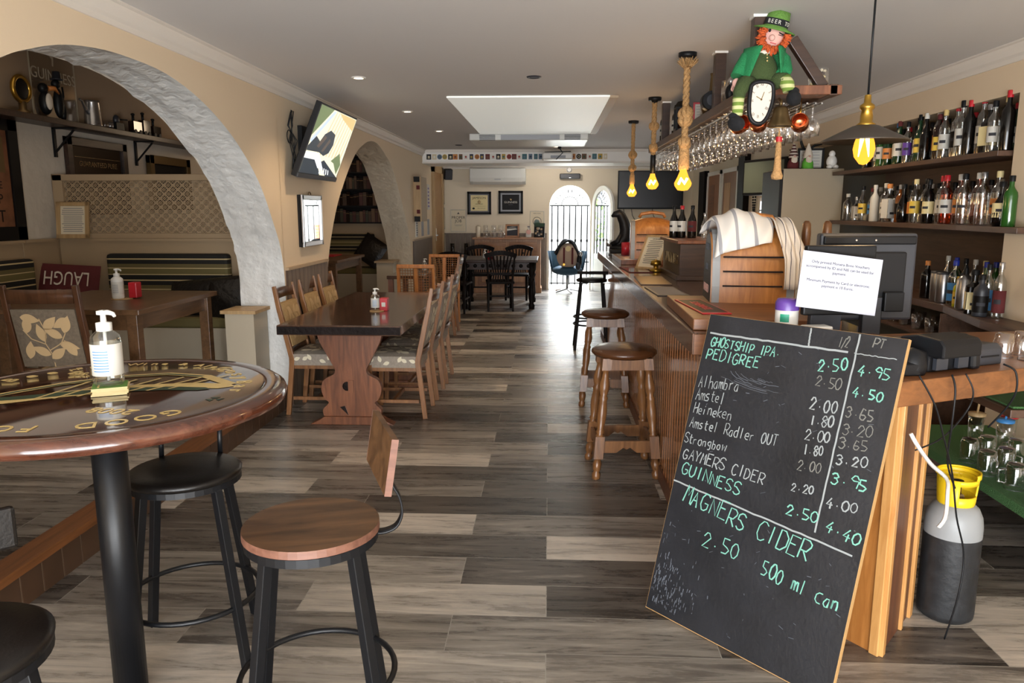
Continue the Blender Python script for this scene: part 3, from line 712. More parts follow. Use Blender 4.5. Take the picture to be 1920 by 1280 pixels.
# ================================================================== HIGH ROUND TABLE AND STOOLS
TX, TY, TZ = -1.33, 2.14, 1.015
t = thing('poseur_table', 'high round mahogany pub table with gold lettering and black pole', 'table', (TX, TY, 0))
rt = .528
b = MB(); b.lathe([(0, TZ), (.455, TZ), (.462, TZ - .002)], 'mahog', n=64); b.lathe([(.462, TZ - .002), (.47, TZ + .001), (rt - .018, TZ - .002), (rt - .004, TZ - .012), (rt, TZ - .026), (rt - .006, TZ - .042), (rt - .03, TZ - .05), (.0, TZ - .05)], 'mahogrim', n=64)
top = b.build('tabletop', t)
def ringtext(s, a_mid, r, size, step):
    b = MB()
    for i, ch in enumerate(s):
        if ch == ' ': continue
        a = a_mid - (i - (len(s) - 1) / 2) * step       # clockwise seen from above, tops outward
        X = Matrix.Translation((r * math.cos(a), r * math.sin(a), TZ + .0012)) @ Matrix.Rotation(a - PI / 2, 4, 'Z')
        b.text(ch, size, 'gold', X)
    b.build('gold_lettering', top)
ringtext('GOOD', R(-50), .375, .075, .17); ringtext('FOOD', R(-98), .375, .075, .17); ringtext('Cosy', R(43), .375, .07, .145); ringtext('Bar', R(12), .375, .07, .145); ringtext('Fine Wine & Ale', R(97), .385, .05, .085); ringtext('Cold', R(187), .375, .07, .16); ringtext('Beer', R(148), .375, .07, .16)
for tx, sz, px, py, ro in (('Est.', .055, -.22, .22, -8), ('2008', .07, .16, -.2, 172)):
    b = MB(); b.text(tx, sz, 'gold', Matrix.Translation((px, py, TZ + .0012)) @ Matrix.Rotation(R(ro), 4, 'Z')); b.build('gold_lettering', top)
for a in (-12, 215):
    b = MB(); c = Vector((.385 * math.cos(R(a)), .385 * math.sin(R(a)), TZ + .001))
    for k in range(3):
        an = R(a + 120 * k); b.poly([tuple(c + Vector((.018 * math.cos(an + q) * s_, .018 * math.sin(an + q) * s_, 0))) for q, s_ in ((-.5, .3), (-.6, 1.5), (0, 1.2), (.6, 1.5), (.5, .3))], 'green')
    b.build('shamrock', top)
b = MB()   # harp emblem in gold and green, lying across the middle
z = TZ + .0014
E1 = [(x * 1.1, y * 1.55) for x, y in [(-.30, -.11), (-.2, -.065), (-.08, .0), (.05, .05), (.2, .075), (.31, .07), (.335, .05), (.3, .03), (.2, .03), (.06, .0), (-.06, -.05), (-.17, -.105), (-.26, -.14)]]
b.poly([(x, y, z) for x, y in E1], 'gold'); b.poly([(x * .86 - .006, y * .62 - .012, z + .0005) for x, y in E1], 'green')
for i in range(7): b.ribbon([(-.14 + i * .054, -.13 + i * .027), (-.11 + i * .066, .11 + i * .02)], .010, 'gold', z + .0009)
b.ribbon([(-.33, -.2), (-.27, -.06), (-.18, .08), (-.06, .19), (.08, .24), (.22, .21), (.35, .10)], .036, 'gold', z + .0003)
b.ribbon([(-.29, -.12), (-.25, -.03), (-.17, .08), (-.06, .185), (.08, .235), (.21, .208)], .016, 'green', z + .0006)
b.ell((-.33, -.2, z), .06, .035, .0006, 'gold', 16, 4)
b.build('harp_emblem', top)
b = MB(); b.cyl((0, 0, .03), (0, 0, TZ - .05), .05, 'blackm', n=28); b.build('pole', t)
b = MB(); b.lathe([(.0, TZ - .06), (.16, TZ - .06), (.16, TZ - .051)], 'blackm'); b.build('mounting_plate', t)
b = MB(); b.lathe([(.0, .0), (.058, 0), (.058, .01), (.052, .02), (0, .02)], 'blackm', n=40); b.build('base_flange', t)

def sanitizer(name, label, loc, h=.2, clear=True, group=None):
    t = thing(name, label, 'bottle', loc, group=group)
    r = .19 * h
    b = MB(); b.lathe([(0, 0), (r * .92, 0), (r, .04 * h), (r, .6 * h), (r * .93, .66 * h), (r * .5, .73 * h)], 'gelglass' if clear else 'white_pl', n=24); b.build('bottle_body', t)
    b = MB(); b.lathe([(r * 1.01, .14 * h), (r * 1.01, .56 * h)], 'whitelab', n=24)
    for i in range(8): b.lathe([(r * 1.022, (.2 + i * .037) * h), (r * 1.022, (.212 + i * .037) * h)], 'bluelab' if clear else 'greyink', n=10, a0=R(-115), a1=R(-55))
    b.build('label_band', t)
    if clear:
        b = MB(); b.cyl((0, 0, .05 * h), (0, 0, .73 * h), .022 * h, 'white_pl', n=8); b.build('dip_tube', t)
    b = MB(); b.lathe([(0, .72 * h), (r * .52, .72 * h), (r * .52, .83 * h), (r * .2, .84 * h), (r * .18, .93 * h), (r * .42, .94 * h), (r * .42, .985 * h), (0, h)], 'white_pl', n=18)
    b.tube([(0, 0, .965 * h), (.1 * h, 0, .97 * h), (.19 * h, 0, .955 * h), (.215 * h, 0, .92 * h)], [.035 * h, .034 * h, .026 * h, .02 * h], 'white_pl', 8); b.build('pump_head', t, rot=(0, 0, R(-20)))
    return t
mt = 0
for i in range(5):
    b = MB(); b.box(-.047, .047, -.047, .047, 0, .0042, 'cream2'); b.box(-.0465, .0465, -.0465, .0465, .0042, .0046, 'hatgreen' if i == 4 else 'cream2')
    if i == 4: b.text('1', .05, 'gold', Matrix.Translation((-.03, -.03, .005)))
    tag(b.build('beer_mat', loc=(TX + .035 + .002 * (i % 2), TY - .02, TZ + .0016 + i * .0047), rot=(0, 0, R(28 + 3 * (i % 3 - 1)))), ['cream square beer mat, bottom of the stack on the round table', 'cream beer mat second from the bottom under the sanitiser', 'cream beer mat in the middle of the stack on the round table', 'cream beer mat second from the top of the round table stack', 'green topped beer mat directly under the large sanitiser bottle'][i], 'beer mat', 'beer mats stacked on the round table')
sanitizer('sanitizer_bottle', 'large clear hand sanitiser pump bottle standing on beer mats, round table', (TX + .03, TY - .015, TZ + .0256), .222)

def metal_stool(label, loc, rz, top, with_back=True):
    t = thing('bar_stool', label, 'stool', loc, rz, group='round topped black metal bar stools')
    H = .675; rs = .19
    b = MB()
    if top == 'wood':
        b.lathe([(0, H), (rs, H)], 'rustic', n=48); b.lathe([(rs, H), (rs + .001, H - .022), (0, H - .022)], 'rusticedge', n=48, smooth=False)
    else: b.lathe([(0, H + .004), (rs * .6, H + .003), (rs * .92, H - .004), (rs, H - .014), (rs * .98, H - .03), (0, H - .034)], 'blackleather', n=48)
    b.build('seat', t)
    b = MB(); b.lathe([(rs - .012, H - .026), (rs - .004, H - .026), (rs - .004, H - .05), (rs - .012, H - .05), (rs - .012, H - .026)], 'blackm', n=40, smooth=False); b.build('seat_ring', t)
    for a in (45, 135, 225, 315):
        c, s_ = math.cos(R(a)), math.sin(R(a)); b = MB()
        b.bar((rs * .84 * c, rs * .84 * s_, H - .03), (.262 * c, .262 * s_, 0), .028, .028, 'blackm', up=(c, s_, 0)); b.build('leg', t, .002)
    b = MB(); b.tube([(.222 * math.cos(k * PI / 20), .222 * math.sin(k * PI / 20), .21) for k in range(40)], .009, 'blackm', 8, True); b.build('foot_ring', t)
    if with_back:
        if top == 'wood':
            b = MB()
            pr = smooth_poly([(-.02, H - .045), (.015, H - .045), (.05, H - .03), (.068, H + .01), (.062, H + .06), (.04, H + .105), (.028, H + .15), (.03, H + .2)], 4)
            vs = []; fs = []
            for x_, z_ in pr: vs += [(rs + x_, -.017, z_), (rs + x_, .017, z_)]
            for i in range(len(pr) - 1): fs.append((2 * i, 2 * i + 1, 2 * i + 3, 2 * i + 2))
            b.add(vs, fs, 'blackm', True)
            bb = b.build('back_bracket', t); q_ = bb.modifiers.new('thick', 'SOLIDIFY'); q_.thickness = .006
            b = MB(); b.box(-.009, .009, -.16, .16, -.078, .078, 'rustic'); b.box(-.0095, .0095, -.1605, -.1585, -.0785, .0785, 'rusticedge'); b.box(-.0095, .0095, .1585, .1605, -.0785, .0785, 'rusticedge')
            o = b.build('backrest', t, loc=(rs + .012, 0, H + .20)); o.rotation_euler = (0, R(9), R(8))
        else:
            for sy in (-.1, .1):
                b = MB(); b.cyl((rs * .8, sy, H - .01), (rs * .95, sy, H + .12), .009, 'blackm'); b.build('back_post', t)
            b = MB(); b.box(rs * .95 - .012, rs * .95 + .012, -.16, .16, H + .10, H + .2, 'blackleather'); b.build('backrest', t, .008)
    return t
metal_stool('black metal bar stool with round brown wooden seat and small backrest', (-.668, 1.995, 0), R(14), 'wood')
metal_stool('black padded bar stool behind the round table pole', (-1.255, 2.44, 0), R(107), 'pad', True)
metal_stool('black padded bar stool at the near left, partly out of frame', (-1.225, 1.36, 0), R(134), 'pad', True)

# ================================================================== DINING SET BY THE LEFT WALL
def leaf_pts(c, ang, l, w, n=10):
    pts = []
    for i in range(n + 1):
        u = i / n; pts.append((u * l, w * math.sin(PI * u ** .8)))
    for i in range(n - 1, 0, -1):
        u = i / n; pts.append((u * l, -w * math.sin(PI * u ** .8)))
    return [(c[0] + x * math.cos(ang) - y * math.sin(ang), c[1] + x * math.sin(ang) + y * math.cos(ang)) for x, y in pts]
def leaf_motif(b, fn, m, w, h, seed=1, k=1.0):
    """stems with cream leaves; fn maps (u, v) to a point just above the cloth"""
    rnd = random.Random(seed)
    stems = [[(.5, 0), (.47, .2), (.55, .42), (.5, .62), (.56, .85)], [(.5, .3), (.3, .42), (.2, .6)], [(.53, .4), (.75, .5), (.85, .66)]]
    for st in stems:
        for i in range(len(st) - 1):
            (a0, b0), (a1, b1) = st[i], st[i + 1]; dx, dy = (a1 - a0) * w, (b1 - b0) * h; l = math.hypot(dx, dy); nx, ny = -dy / l * .0026 / w, dx / l * .0026 / h
            b.poly([fn(a0 + nx, b0 + ny), fn(a0 - nx, b0 - ny), fn(a1 - nx, b1 - ny), fn(a1 + nx, b1 + ny)], m)
    for (u, v, a) in [(.5, .15, 150), (.5, .22, 35), (.33, .42, 200), (.22, .6, 120), (.26, .52, 40), (.55, .45, 80), (.72, .5, -40), (.8, .6, 95), (.52, .66, 130), (.55, .8, 60), (.1, .2, 60), (.85, .15, 110), (.85, .88, 200), (.1, .85, -20)]:
        l = .075 * k; pts = leaf_pts((0, 0), R(a + rnd.uniform(-12, 12)), l, l * .24)
        P = [(u + x / w, v + y / h) for x, y in pts]
        if all(.02 < p < .98 and .02 < q < .98 for p, q in P): b.poly([fn(p, q) for p, q in P], m)
def dining_chair(label, loc, rz, fab='fabric', lf='leaf', wd='chairwood', group=None, ladder=True):
    """faces local +y; upholstered seat and back pad between oak posts"""
    t = thing('dining_chair', label, 'chair', loc, rz, group)
    W_, D_, SH, BH = .42, .42, .487, .985
    for sx in (-1, 1):
        b = MB(); x = sx * (W_ / 2 - .018)
        for p, q, w0, w1 in (((x, -.235, 0), (x, -.185, .44), .034, .04), ((x, -.185, .43), (x, -.265, .80), .04, .034), ((x, -.265, .79), (x, -.30, BH), .034, .026)): b.bar(p, q, .03, w0, wd, up=(0, 1, 0), w1=.03, h1=w1)
        b.build('rear_post', t, .003)
        b = MB(); b.bar((x, .185, 0), (x, .175, .41), .032, .032, wd, up=(0, 1, 0), w1=.036, h1=.036); b.build('front_leg', t, .003)
    b = MB()
    for sx in (-1, 1): b.box(sx * .192 - .01, sx * .192 + .01, -.19, .18, .12, .145, wd)
    b.box(-.19, .19, -.01, .012, .12, .145, wd); b.build('stretcher', t)
    b = MB(); b.box(-.19, .19, -.19, .185, .36, .392, wd); b.build('seat_rail', t)
    b = MB()
    def top(u, v):
        e = max(0, min(u, 1 - u, v, 1 - v)); return (-.205 + .41 * u, -.2 + .415 * v, SH - .012 + .022 * min(1, e / .2) ** .5)
    b.grid(top, 10, 10, fab)
    for i in range(10):   # skirt of the padding
        for (p, q) in ((top(i / 10, 0), top((i + 1) / 10, 0)), (top(1, i / 10), top(1, (i + 1) / 10)), (top(1 - i / 10, 1), top(.9 - i / 10, 1)), (top(0, 1 - i / 10), top(0, .9 - i / 10))):
            b.quad((p[0], p[1], .39), (q[0], q[1], .39), q, p, fab)
    leaf_motif(b, lambda u, v: (lambda p: (p[0], p[1], p[2] + .0022))(top(u, v)), lf, .41, .415, 2, 1.3)
    for i in range(6):
        pts = leaf_pts((0, 0), R(20 + 50 * (i % 3) - 40 * (i % 2)), .052, .0145)
        for sx in (-1, 1): b.poly([(sx * .2065, -.17 + i * .065 + x, .432 + y) for x, y in pts], lf)
        b.poly([(-.17 + i * .06 + x, .2165, .432 + y) for x, y in pts], lf)
    b.build('seat', t)
    b = MB()
    z0, z1 = .53, .855
    def yb(v): return -.205 - .075 * v
    def fr(u, v): e = max(0, min(u, 1 - u, v, 1 - v)); return (-.17 + .34 * u, yb(v) + .022 + .012 * min(1, e / .15) ** .5, z0 + (z1 - z0) * v)
    def bk(u, v): e = max(0, min(u, 1 - u, v, 1 - v)); return (.17 - .34 * u, yb(v) - .012 - .012 * min(1, e / .15) ** .5, z0 + (z1 - z0) * v)
    b.grid(fr, 8, 8, fab); b.grid(bk, 8, 8, fab)
    for i in range(8):
        for u0, u1, v0, v1 in ((i / 8, (i + 1) / 8, 0, 0), (i / 8, (i + 1) / 8, 1, 1), (0, 0, i / 8, (i + 1) / 8), (1, 1, i / 8, (i + 1) / 8)): b.quad(fr(u0, v0), fr(u1, v1), bk(1 - u1, v1), bk(1 - u0, v0), fab)
    leaf_motif(b, lambda u, v: (lambda p: (p[0], p[1] + .002, p[2]))(fr(u, v)), lf, .34, .325, 3, 1.4)
    leaf_motif(b, lambda u, v: (lambda p: (p[0], p[1] - .002, p[2]))(bk(u, v)), lf, .34, .325, 4, 1.4)
    b.build('back_pad', t)
    for z, hh, y, nm in ((.925, .075, -.288, 'crest_rail'), (.50, .04, -.2, 'lower_back_rail')):
        b = MB(); n = 8
        for i in range(n):
            x0, x1 = -.175 + .35 * i / n, -.175 + .35 * (i + 1) / n
            f = lambda x: y - .022 * (1 - (x / .175) ** 2)
            vs = []
            for x in (x0, x1): vs += [(x, f(x) - .01, z - hh / 2), (x, f(x) + .01, z - hh / 2), (x, f(x) + .004, z + hh / 2), (x, f(x) - .016, z + hh / 2)]
            b.add(vs, [(0, 1, 5, 4), (1, 2, 6, 5), (2, 3, 7, 6), (3, 0, 4, 7)], M['chairdark'], True)
        b.build(nm, t)
    return t
gL = 'upholstered chairs along the left of the trestle table'; gR = 'upholstered chairs along the right of the trestle table'
cR = dining_chair('upholstered oak chair nearest the camera on the aisle side of the table', (-1.155, 5.66, 0), R(90), group=gR)
dup(cR, 'middle leaf-patterned chair on the aisle side of the trestle table', (-1.15, 6.23, 0), R(90), gR); dup(cR, 'farthest leaf-patterned chair on the aisle side of the trestle table', (-1.15, 6.83, 0), R(90), gR)
cL = dining_chair('tan leaf-patterned chair by the wall at the near end of the table', (-1.75, 5.72, 0), R(-90), 'fabric', 'leaf', 'chairwood', gL)
for c in cL.children:
    if c.name.startswith('back_pad'):
        c.data = c.data.copy(); c.data.materials[0] = M['fabrict']; c.data.materials[1] = M['leaft']
dup(cL, 'middle tan leaf-patterned chair against the left wall', (-1.75, 6.27, 0), R(-90), gL); dup(cL, 'farthest tan leaf-patterned chair against the left wall, below the mirror', (-1.75, 6.80, 0), R(-90), gL)

t = thing('trestle_table', 'long dark polished refectory table on shaped oak trestle ends', 'table', (-1.43, 6.08, 0))
b = MB(); b.box(-.43, .43, -1.06, 1.06, .705, .772, 'walnut'); b.box(-.431, .431, -1.061, -1.05, .704, .768, 'walnutd'); b.build('tabletop', t, .006)
prof = [(.235, .66), (.215, .6), (.13, .44), (.115, .40), (.13, .37), (.2, .33), (.222, .26), (.2, .19), (.17, .16), (.215, .11), (.21, .06)]
pp = smooth_poly(prof, 3); poly = pp + [(-x, z) for x, z in pp[::-1]]
for y in (-.76, .45):
    b = MB(); b.prism(poly, 'y', y - .03, y + .03, 'trestle'); b.ell((-.03, y - .032, .285), .035, .006, .035, 'walnutd', 12, 6); b.prism([(-.09, .13), (-.02, .06), (-.05, .14)], 'y', y - .033, y - .028, 'walnutd'); b.build('trestle_end', t, .004)
    b = MB(); b.prism([(-.31, 0), (.31, 0), (.24, .035), (.2, .06), (-.2, .06), (-.24, .035)], 'y', y - .05, y + .05, 'trestle'); b.build('foot', t, .004)
    b = MB(); b.prism([(-.34, .705), (.34, .705), (.3, .66), (-.3, .66)], 'y', y - .05, y + .05, 'trestle'); b.build('cleat', t, .004)
b = MB(); b.box(-.02, .02, -.8, .5, .24, .33, 'trestle'); b.build('stretcher', t)
b = MB(); b.lathe([(0, 0), (.055, 0), (.055, .006), (0, .006)], 'frameoak', n=24); tag(b.build('coaster', loc=(-1.335, 5.77, .772)), 'round wooden coaster under the sanitiser on the dark trestle table', 'coaster')
sanitizer('sanitizer_bottle', 'small pump sanitiser on the dark trestle table beside a red dispenser', (-1.345, 5.765, .778), .175)
b = MB(); b.box(-.03, .03, -.035, .035, 0, .1, 'red'); b.box(-.018, .018, -.036, -.03, .03, .07, 'whitelab')
nd = b.build('napkin_dispenser', bevel=.006, loc=(-1.285, 5.82, .772)); tag(nd, 'small red napkin dispenser on the dark trestle table', 'napkin dispenser')

# ================================================================== LEFT ALCOVE
ac = dining_chair('leaf-upholstered oak chair in the left alcove, back turned to the camera', (-2.72, 4.16, PLAT), R(4), 'fabricd', 'leaft', 'chairdark')
t = thing('alcove_table', 'mid oak square legged table in the left alcove bearing a white pump bottle', 'table', (-3.07, 5.15, PLAT))
b = MB(); b.box(-.5, .5, -.57, .57, .725, .76, 'alcwood'); b.build('tabletop', t, .004)
b = MB(); b.box(-.44, .44, -.51, .51, .62, .725, 'alcwood'); b.build('apron', t)
for sx in (-1, 1):
    for sy in (-1, 1):
        b = MB(); b.box(sx * .43 - .035, sx * .43 + .035, sy * .5 - .035, sy * .5 + .035, 0, .725, 'alcwood'); b.build('leg', t, .003)
t = thing('alcove_table', 'oak table at the far left edge, behind the upholstered alcove chair', 'table', (-3.79, 4.75, PLAT))
b = MB(); b.box(-.2, .2, -.5, .5, .725, .76, 'alcwood'); b.build('tabletop', t, .004)
b = MB(); b.box(-.17, .17, -.44, .44, .62, .725, 'alcwood'); b.build('apron', t)
for sx in (-1, 1):
    for sy in (-1, 1):
        b = MB(); b.box(sx * .16 - .035, sx * .16 + .035, sy * .43 - .035, sy * .43 + .035, 0, .725, 'alcwood'); b.build('leg', t, .003)
b = MB(); b.lathe([(0, 0), (.07, 0), (.07, .006), (0, .006)], 'frameoak', n=24); tag(b.build('coaster', loc=(-3.0, 5.15, PLAT + .76)), 'round wooden coaster under the white pump bottle in the alcove', 'coaster')
sanitizer('sanitizer_bottle', 'opaque white pump bottle on the alcove table', (-3.02, 5.14, PLAT + .766), .21, False)
b = MB(); b.box(-.03, .03, -.035, .035, 0, .11, 'red'); tag(b.build('napkin_dispenser', bevel=.006, loc=(-2.93, 5.2, PLAT + .766)), 'red napkin dispenser beside the white pump bottle in the alcove', 'napkin dispenser')

# fixed benches (booth) with striped cushions
YL = 6.75
t = thing('booth_bench', 'built-in beige bench across the end of the left alcove', 'bench', (-3.45, YL, PLAT))
b = MB(); b.box(-1.0, 1.02, -.5, -.03, 0, .38, 'panelw'); b.build('bench_base', t)
b = MB(); b.box(-1.045, -1.01, -.5, 0, 0, 1.10, 'panel'); b.box(-1.045, -.985, -.5, 0, 1.1, 1.125, 'panel'); b.build('corner_panel', t)
b = MB(); b.box(-1.0, 1.02, -.03, .0, 0, 1.10, 'panel'); b.box(-1.0, 1.02, -.05, .05, 1.10, 1.125, 'panel'); b.build('back_panel', t)
b = MB(); b.box(-.95, .98, -.5, -.04, .38, .47, 'stripey'); b.build('seat_cushion', t, .02)
b = MB(); b.box(-.53, .59, -.13, -.03, .60, .99, 'stripe'); b.build('back_cushion', t, .03)
t = thing('booth_bench', 'built-in bench along the far left alcove wall, tall picture above it', 'bench', (-4.497, 4.6, PLAT))
b = MB(); b.box(.03, .5, -2.2, 1.62, 0, .38, 'panelw'); b.build('bench_base', t)
b = MB(); b.box(0, .03, -2.2, 1.645, 0, 1.10, 'panel'); b.box(-.0, .06, -2.2, 1.645, 1.10, 1.125, 'panel'); b.build('back_panel', t)
b = MB(); b.box(.04, .5, -2.1, 1.62, .38, .47, 'stripex'); b.build('seat_cushion', t, .02)
b = MB(); b.box(.03, .14, .2, 1.63, .55, .97, 'stripe'); b.build('back_cushion', t, .03)
t = thing('bench_end_pier', 'small beige boxed pier with wooden cap beside the large arch', 'pier', (-2.32, 5.64, PLAT))
b = MB(); b.box(-.11, .11, -.13, .145, 0, .61, 'panelw'); b.build('body', t); b = MB(); b.box(-.135, .135, -.155, .148, .61, .635, 'frameoak'); b.build('cap', t)
def cushion(name, label, loc, rot, w, h, d, m, letters=None, group=None):
    t = thing(name, label, 'cushion', loc, rot=rot, group=group)
    b = MB()
    for s_ in (-1, 1):
        def f(u, v, s_=s_):
            e = max(0, 4 * u * (1 - u)) ** .55 * max(0, 4 * v * (1 - v)) ** .55
            pin = 1 - .07 * (1 - 4 * (u - .5) ** 2) * 0
            return ((u - .5) * w * s_ * -1, s_ * d / 2 * e, (v - .5) * h)
        b.grid(f, 12, 12, m)
    b.build('cover', t)
    if letters:
        for txt, x, z, sz, flip in letters: b = MB(); b.text(txt, sz, 'offw', face((x, -d / 2 - .004, z), (0, -1, 0)) @ Matrix.Rotation(PI if flip else 0, 4, 'Z') @ Matrix.Diagonal((.8, 1.25, 1, 1))); b.build('lettering', t)
    return t
cushion('scatter_cushion', 'burgundy cushion with upside-down pale lettering LAUGH on the corner bench', (-4.24, YL - .3, PLAT + .69), (R(-18), R(4), R(14)), .50, .44, .12, 'burg', [('LAUGH', 0, .14, .14, True), ('LIVE', .02, -.02, .12, True)])
cushion('scatter_cushion', 'rumpled black satin cushion on the alcove bench behind the table', (-2.98, YL - .28, PLAT + .62), (R(-24), R(-6), R(-8)), .78, .36, .16, 'blackcloth')
cushion('scatter_cushion', 'black patterned cushion drooping off the bench beside the alcove table leg', (-2.82, YL - .42, PLAT + .53), (R(10), R(30), R(-20)), .36, .36, .12, 'blackcloth')

# lattice screen on the booth back
t = thing('lattice_screen', 'beige screen panel with a diagonal lattice of round holes above the bench', 'screen', (-3.45, YL, PLAT + 1.125))
b = MB(); b.box(-1.02, -.93, -.025, .025, 0, .565, 'panel'); b.box(-1.02, 1.02, -.025, .025, .51, .565, 'panel'); b.box(-1.02, 1.02, -.025, .025, 0, .045, 'panel'); b.box(.93, 1.02, -.025, .025, 0, .565, 'panel'); b.build('frame', t, .004)
b = MB(); c = .042; nx, nz = int(1.86 / (2 * c)), 6
for row in range(2 * nz + 1):
    for col in range(nx + 1):
        cx = -.93 + 2 * c * col + (c if row % 2 else 0); cz = .045 + c * row * .92
        if cx > .93 or cz > .515: continue
        n = 16; vs = []
        for k in range(n):
            a = 2 * PI * k / n + PI / 4 * 0; q = c / (abs(math.cos(a)) + abs(math.sin(a))) * .995
            vs.append((cx + q * math.cos(a), 0, cz + q * .92 * math.sin(a)))
        for k in range(n):
            a = 2 * PI * k / n; vs.append((cx + .0245 * math.cos(a), 0, cz + .0245 * math.sin(a)))
        b.add(vs, [(k, (k + 1) % n, n + (k + 1) % n, n + k) for k in range(n)], 'panel')
for k in range(-8, nx * 2 + 2):
    for s_ in (-1, 1):
        x0 = -.93 + k * 2 * c; pts = [(x0, .045), (x0 + s_ * .47 / .92, .515)]
        for off in (-.009, .009):
            (xa, za), (xb, zb) = pts; xa += off; xb += off
            def clip(x, xa=xa, za=za, xb=xb, zb=zb): return za + (zb - za) * (x - xa) / (xb - xa)
            lo, hi = (xa, za), (xb, zb)
            if s_ > 0:
                if hi[0] < -.93 or lo[0] > .93: continue
                if lo[0] < -.93: lo = (-.93, clip(-.93))
                if hi[0] > .93: hi = (.93, clip(.93))
            else:
                if lo[0] < -.93 or hi[0] > .93: continue
                if lo[0] > .93: lo = (.93, clip(.93))
                if hi[0] < -.93: hi = (-.93, clip(-.93))
            b.bar((lo[0], -.004, lo[1]), (hi[0], -.004, hi[1]), .005, .004, 'panel', up=(0, 1, 0))
b.build('lattice', t)

def picture(name, label, loc, rz, w, h, fw, fm, pm, depth=.03, mat_w=0.0, mm=None, group=None, tilt=0.0, art=None, cat='picture'):
    """framed picture, local x across, z up, facing local -y, back at y=0"""
    t = thing(name, label, cat, loc, group=group, rot=(tilt, 0, rz))
    b = MB(); b.box(-w / 2, -w / 2 + fw, -depth, 0, 0, h, fm); b.box(w / 2 - fw, w / 2, -depth, 0, 0, h, fm); b.box(-w / 2, w / 2, -depth, 0, 0, fw, fm); b.box(-w / 2, w / 2, -depth, 0, h - fw, h, fm); b.build('frame', t, .003)
    b = MB(); b.box(-w / 2 + fw * .8, w / 2 - fw * .8, -depth * .5, -.002, fw * .8, h - fw * .8, mm if mm else pm); y = -depth * .5
    if mm: b.box(-w / 2 + fw + mat_w, w / 2 - fw - mat_w, y - .002, y, fw + mat_w, h - fw - mat_w, pm); y -= .002
    if art: art(b, y - .0015, w, h)
    b.build('print', t)
    return t
def FT(x, y, z, roll=0): return face((x, y, z), (0, -1, 0)) @ Matrix.Rotation(roll, 4, 'Z')
def art_shop(b, y, w, h):
    b.poly([(-.2, y, h * .55), (.2, y, h * .55), (.2, y, h * .83), (.05, y, h * .9), (-.2, y, h * .8)], 'bronze'); b.poly([(-.12, y - .001, h * .56), (.12, y - .001, h * .56), (.12, y - .001, h * .74), (-.12, y - .001, h * .74)], 'bottlebrown')
    b.text('COFFEE', .085, 'frameblk', FT(0, y, h * .42)); b.text('SHOP', .11, 'frameblk', FT(0, y, h * .3)); b.text('HOT', .14, 'frameblk', FT(0, y, h * .15))
picture('framed_poster', 'tall black framed rust coloured vintage poster at the far left', (-4.5 + .005, 5.95, PLAT + 1.13), R(90), .72, 1.0, .11, 'frameblk', 'rust', .04, art=art_shop)
def art_porter(b, y, w, h):
    for z in (.2, .5, .76): b.box(-w * .38, w * .38, y - .001, y, h * z - .004, h * z, 'bronze')
    b.text('GUARANTEED PURE', .07, 'bronze', FT(0, y, h * .64)); b.text('DUBLIN PORTER', .115, 'bronze', FT(0, y, h * .42)); b.ell((-.15, y, h * .22), .07, .002, .07, 'bronze', 16, 6); b.ell((.15, y, h * .22), .07, .002, .07, 'bronze', 16, 6)
picture('framed_poster', 'dark framed porter advertisement on the alcove wall under the shelf', (-4.5 + .005, 7.48, 1.5), R(90), 1.0, .72, .075, 'framebr', 'bottlebrown', .04, art=art_porter)
picture('framed_picture', 'dark picture in a gilded brown frame, half hidden by the arch', (-4.5 + .005, 8.9, 1.55), R(90), .95, .6, .09, 'bronze', 'frameblk', .05)
def art_lines(n, m='greyink', title=None, tsz=.02, wide=.36):
    def f(b, y, w, h):
        rnd = random.Random(n)
        for i in range(n):
            z = h * (.82 - .7 * i / n); l = w * wide * rnd.uniform(.75, 1)
            b.box(-l, l, y - .0004, y, z, z + h * .016, m)
        if title: b.text(title, tsz, m, FT(0, y, h * .87))
    return f
t = picture('framed_notice', 'small oak framed typed notice leaning on the ledge before the screen', (-4.27, YL - .1, PLAT + 1.127), R(3), .29, .32, .035, 'frameoak', 'paperc', .02, tilt=R(-8), art=art_lines(13))

# shelf along the alcove wall with ornaments
t = thing('wall_shelf', 'long dark wooden shelf on iron brackets high on the alcove wall', 'shelf', (-4.5, 7.2, 2.28))
b = MB(); b.box(0, .24, -2.6, 2.6, 0, .05, 'framebr'); b.build('shelf_board', t, .004)
for y in (-.35, 1.02, -1.7):
    b = MB(); b.box(.0, .02, y - .015, y + .015, -.26, 0, 'black'); b.bar((.01, y, -.22), (.2, y, -.02), .02, .012, 'black'); b.box(0, .22, y - .015, y + .015, -.012, 0, 'black'); b.build('bracket', t)
SZ = 2.331; SX = -4.37
t = thing('glass_sign', 'clear acrylic panel etched with pale harp and stout lettering above the shelf', 'sign', (-4.46, 6.86, 2.36))
b = MB(); b.box(-.004, .004, -.3, .33, 0, .58, 'acrylic'); b.build('panel', t)
b = MB()
for y in (-.3, .325): b.box(-.005, .005, y, y + .006, 0, .58, 'panelw')
b.build('panel_edge', t)
b = MB(); b.text('GUINNESS', .135, 'panelw', face((.008, .01, .32), (1, 0, 0))); b.text('DRAUGHT', .045, 'panelw', face((.008, .02, .26), (1, 0, 0))); b.poly([(.008, -.06, .56), (.008, .03, .53), (.008, .02, .45), (.008, .0, .455), (.008, .005, .51)], 'panelw'); b.build('lettering', t)
def silhouette(name, label, cat, loc, build):
    t = thing(name, label, cat, loc); build(t); return t
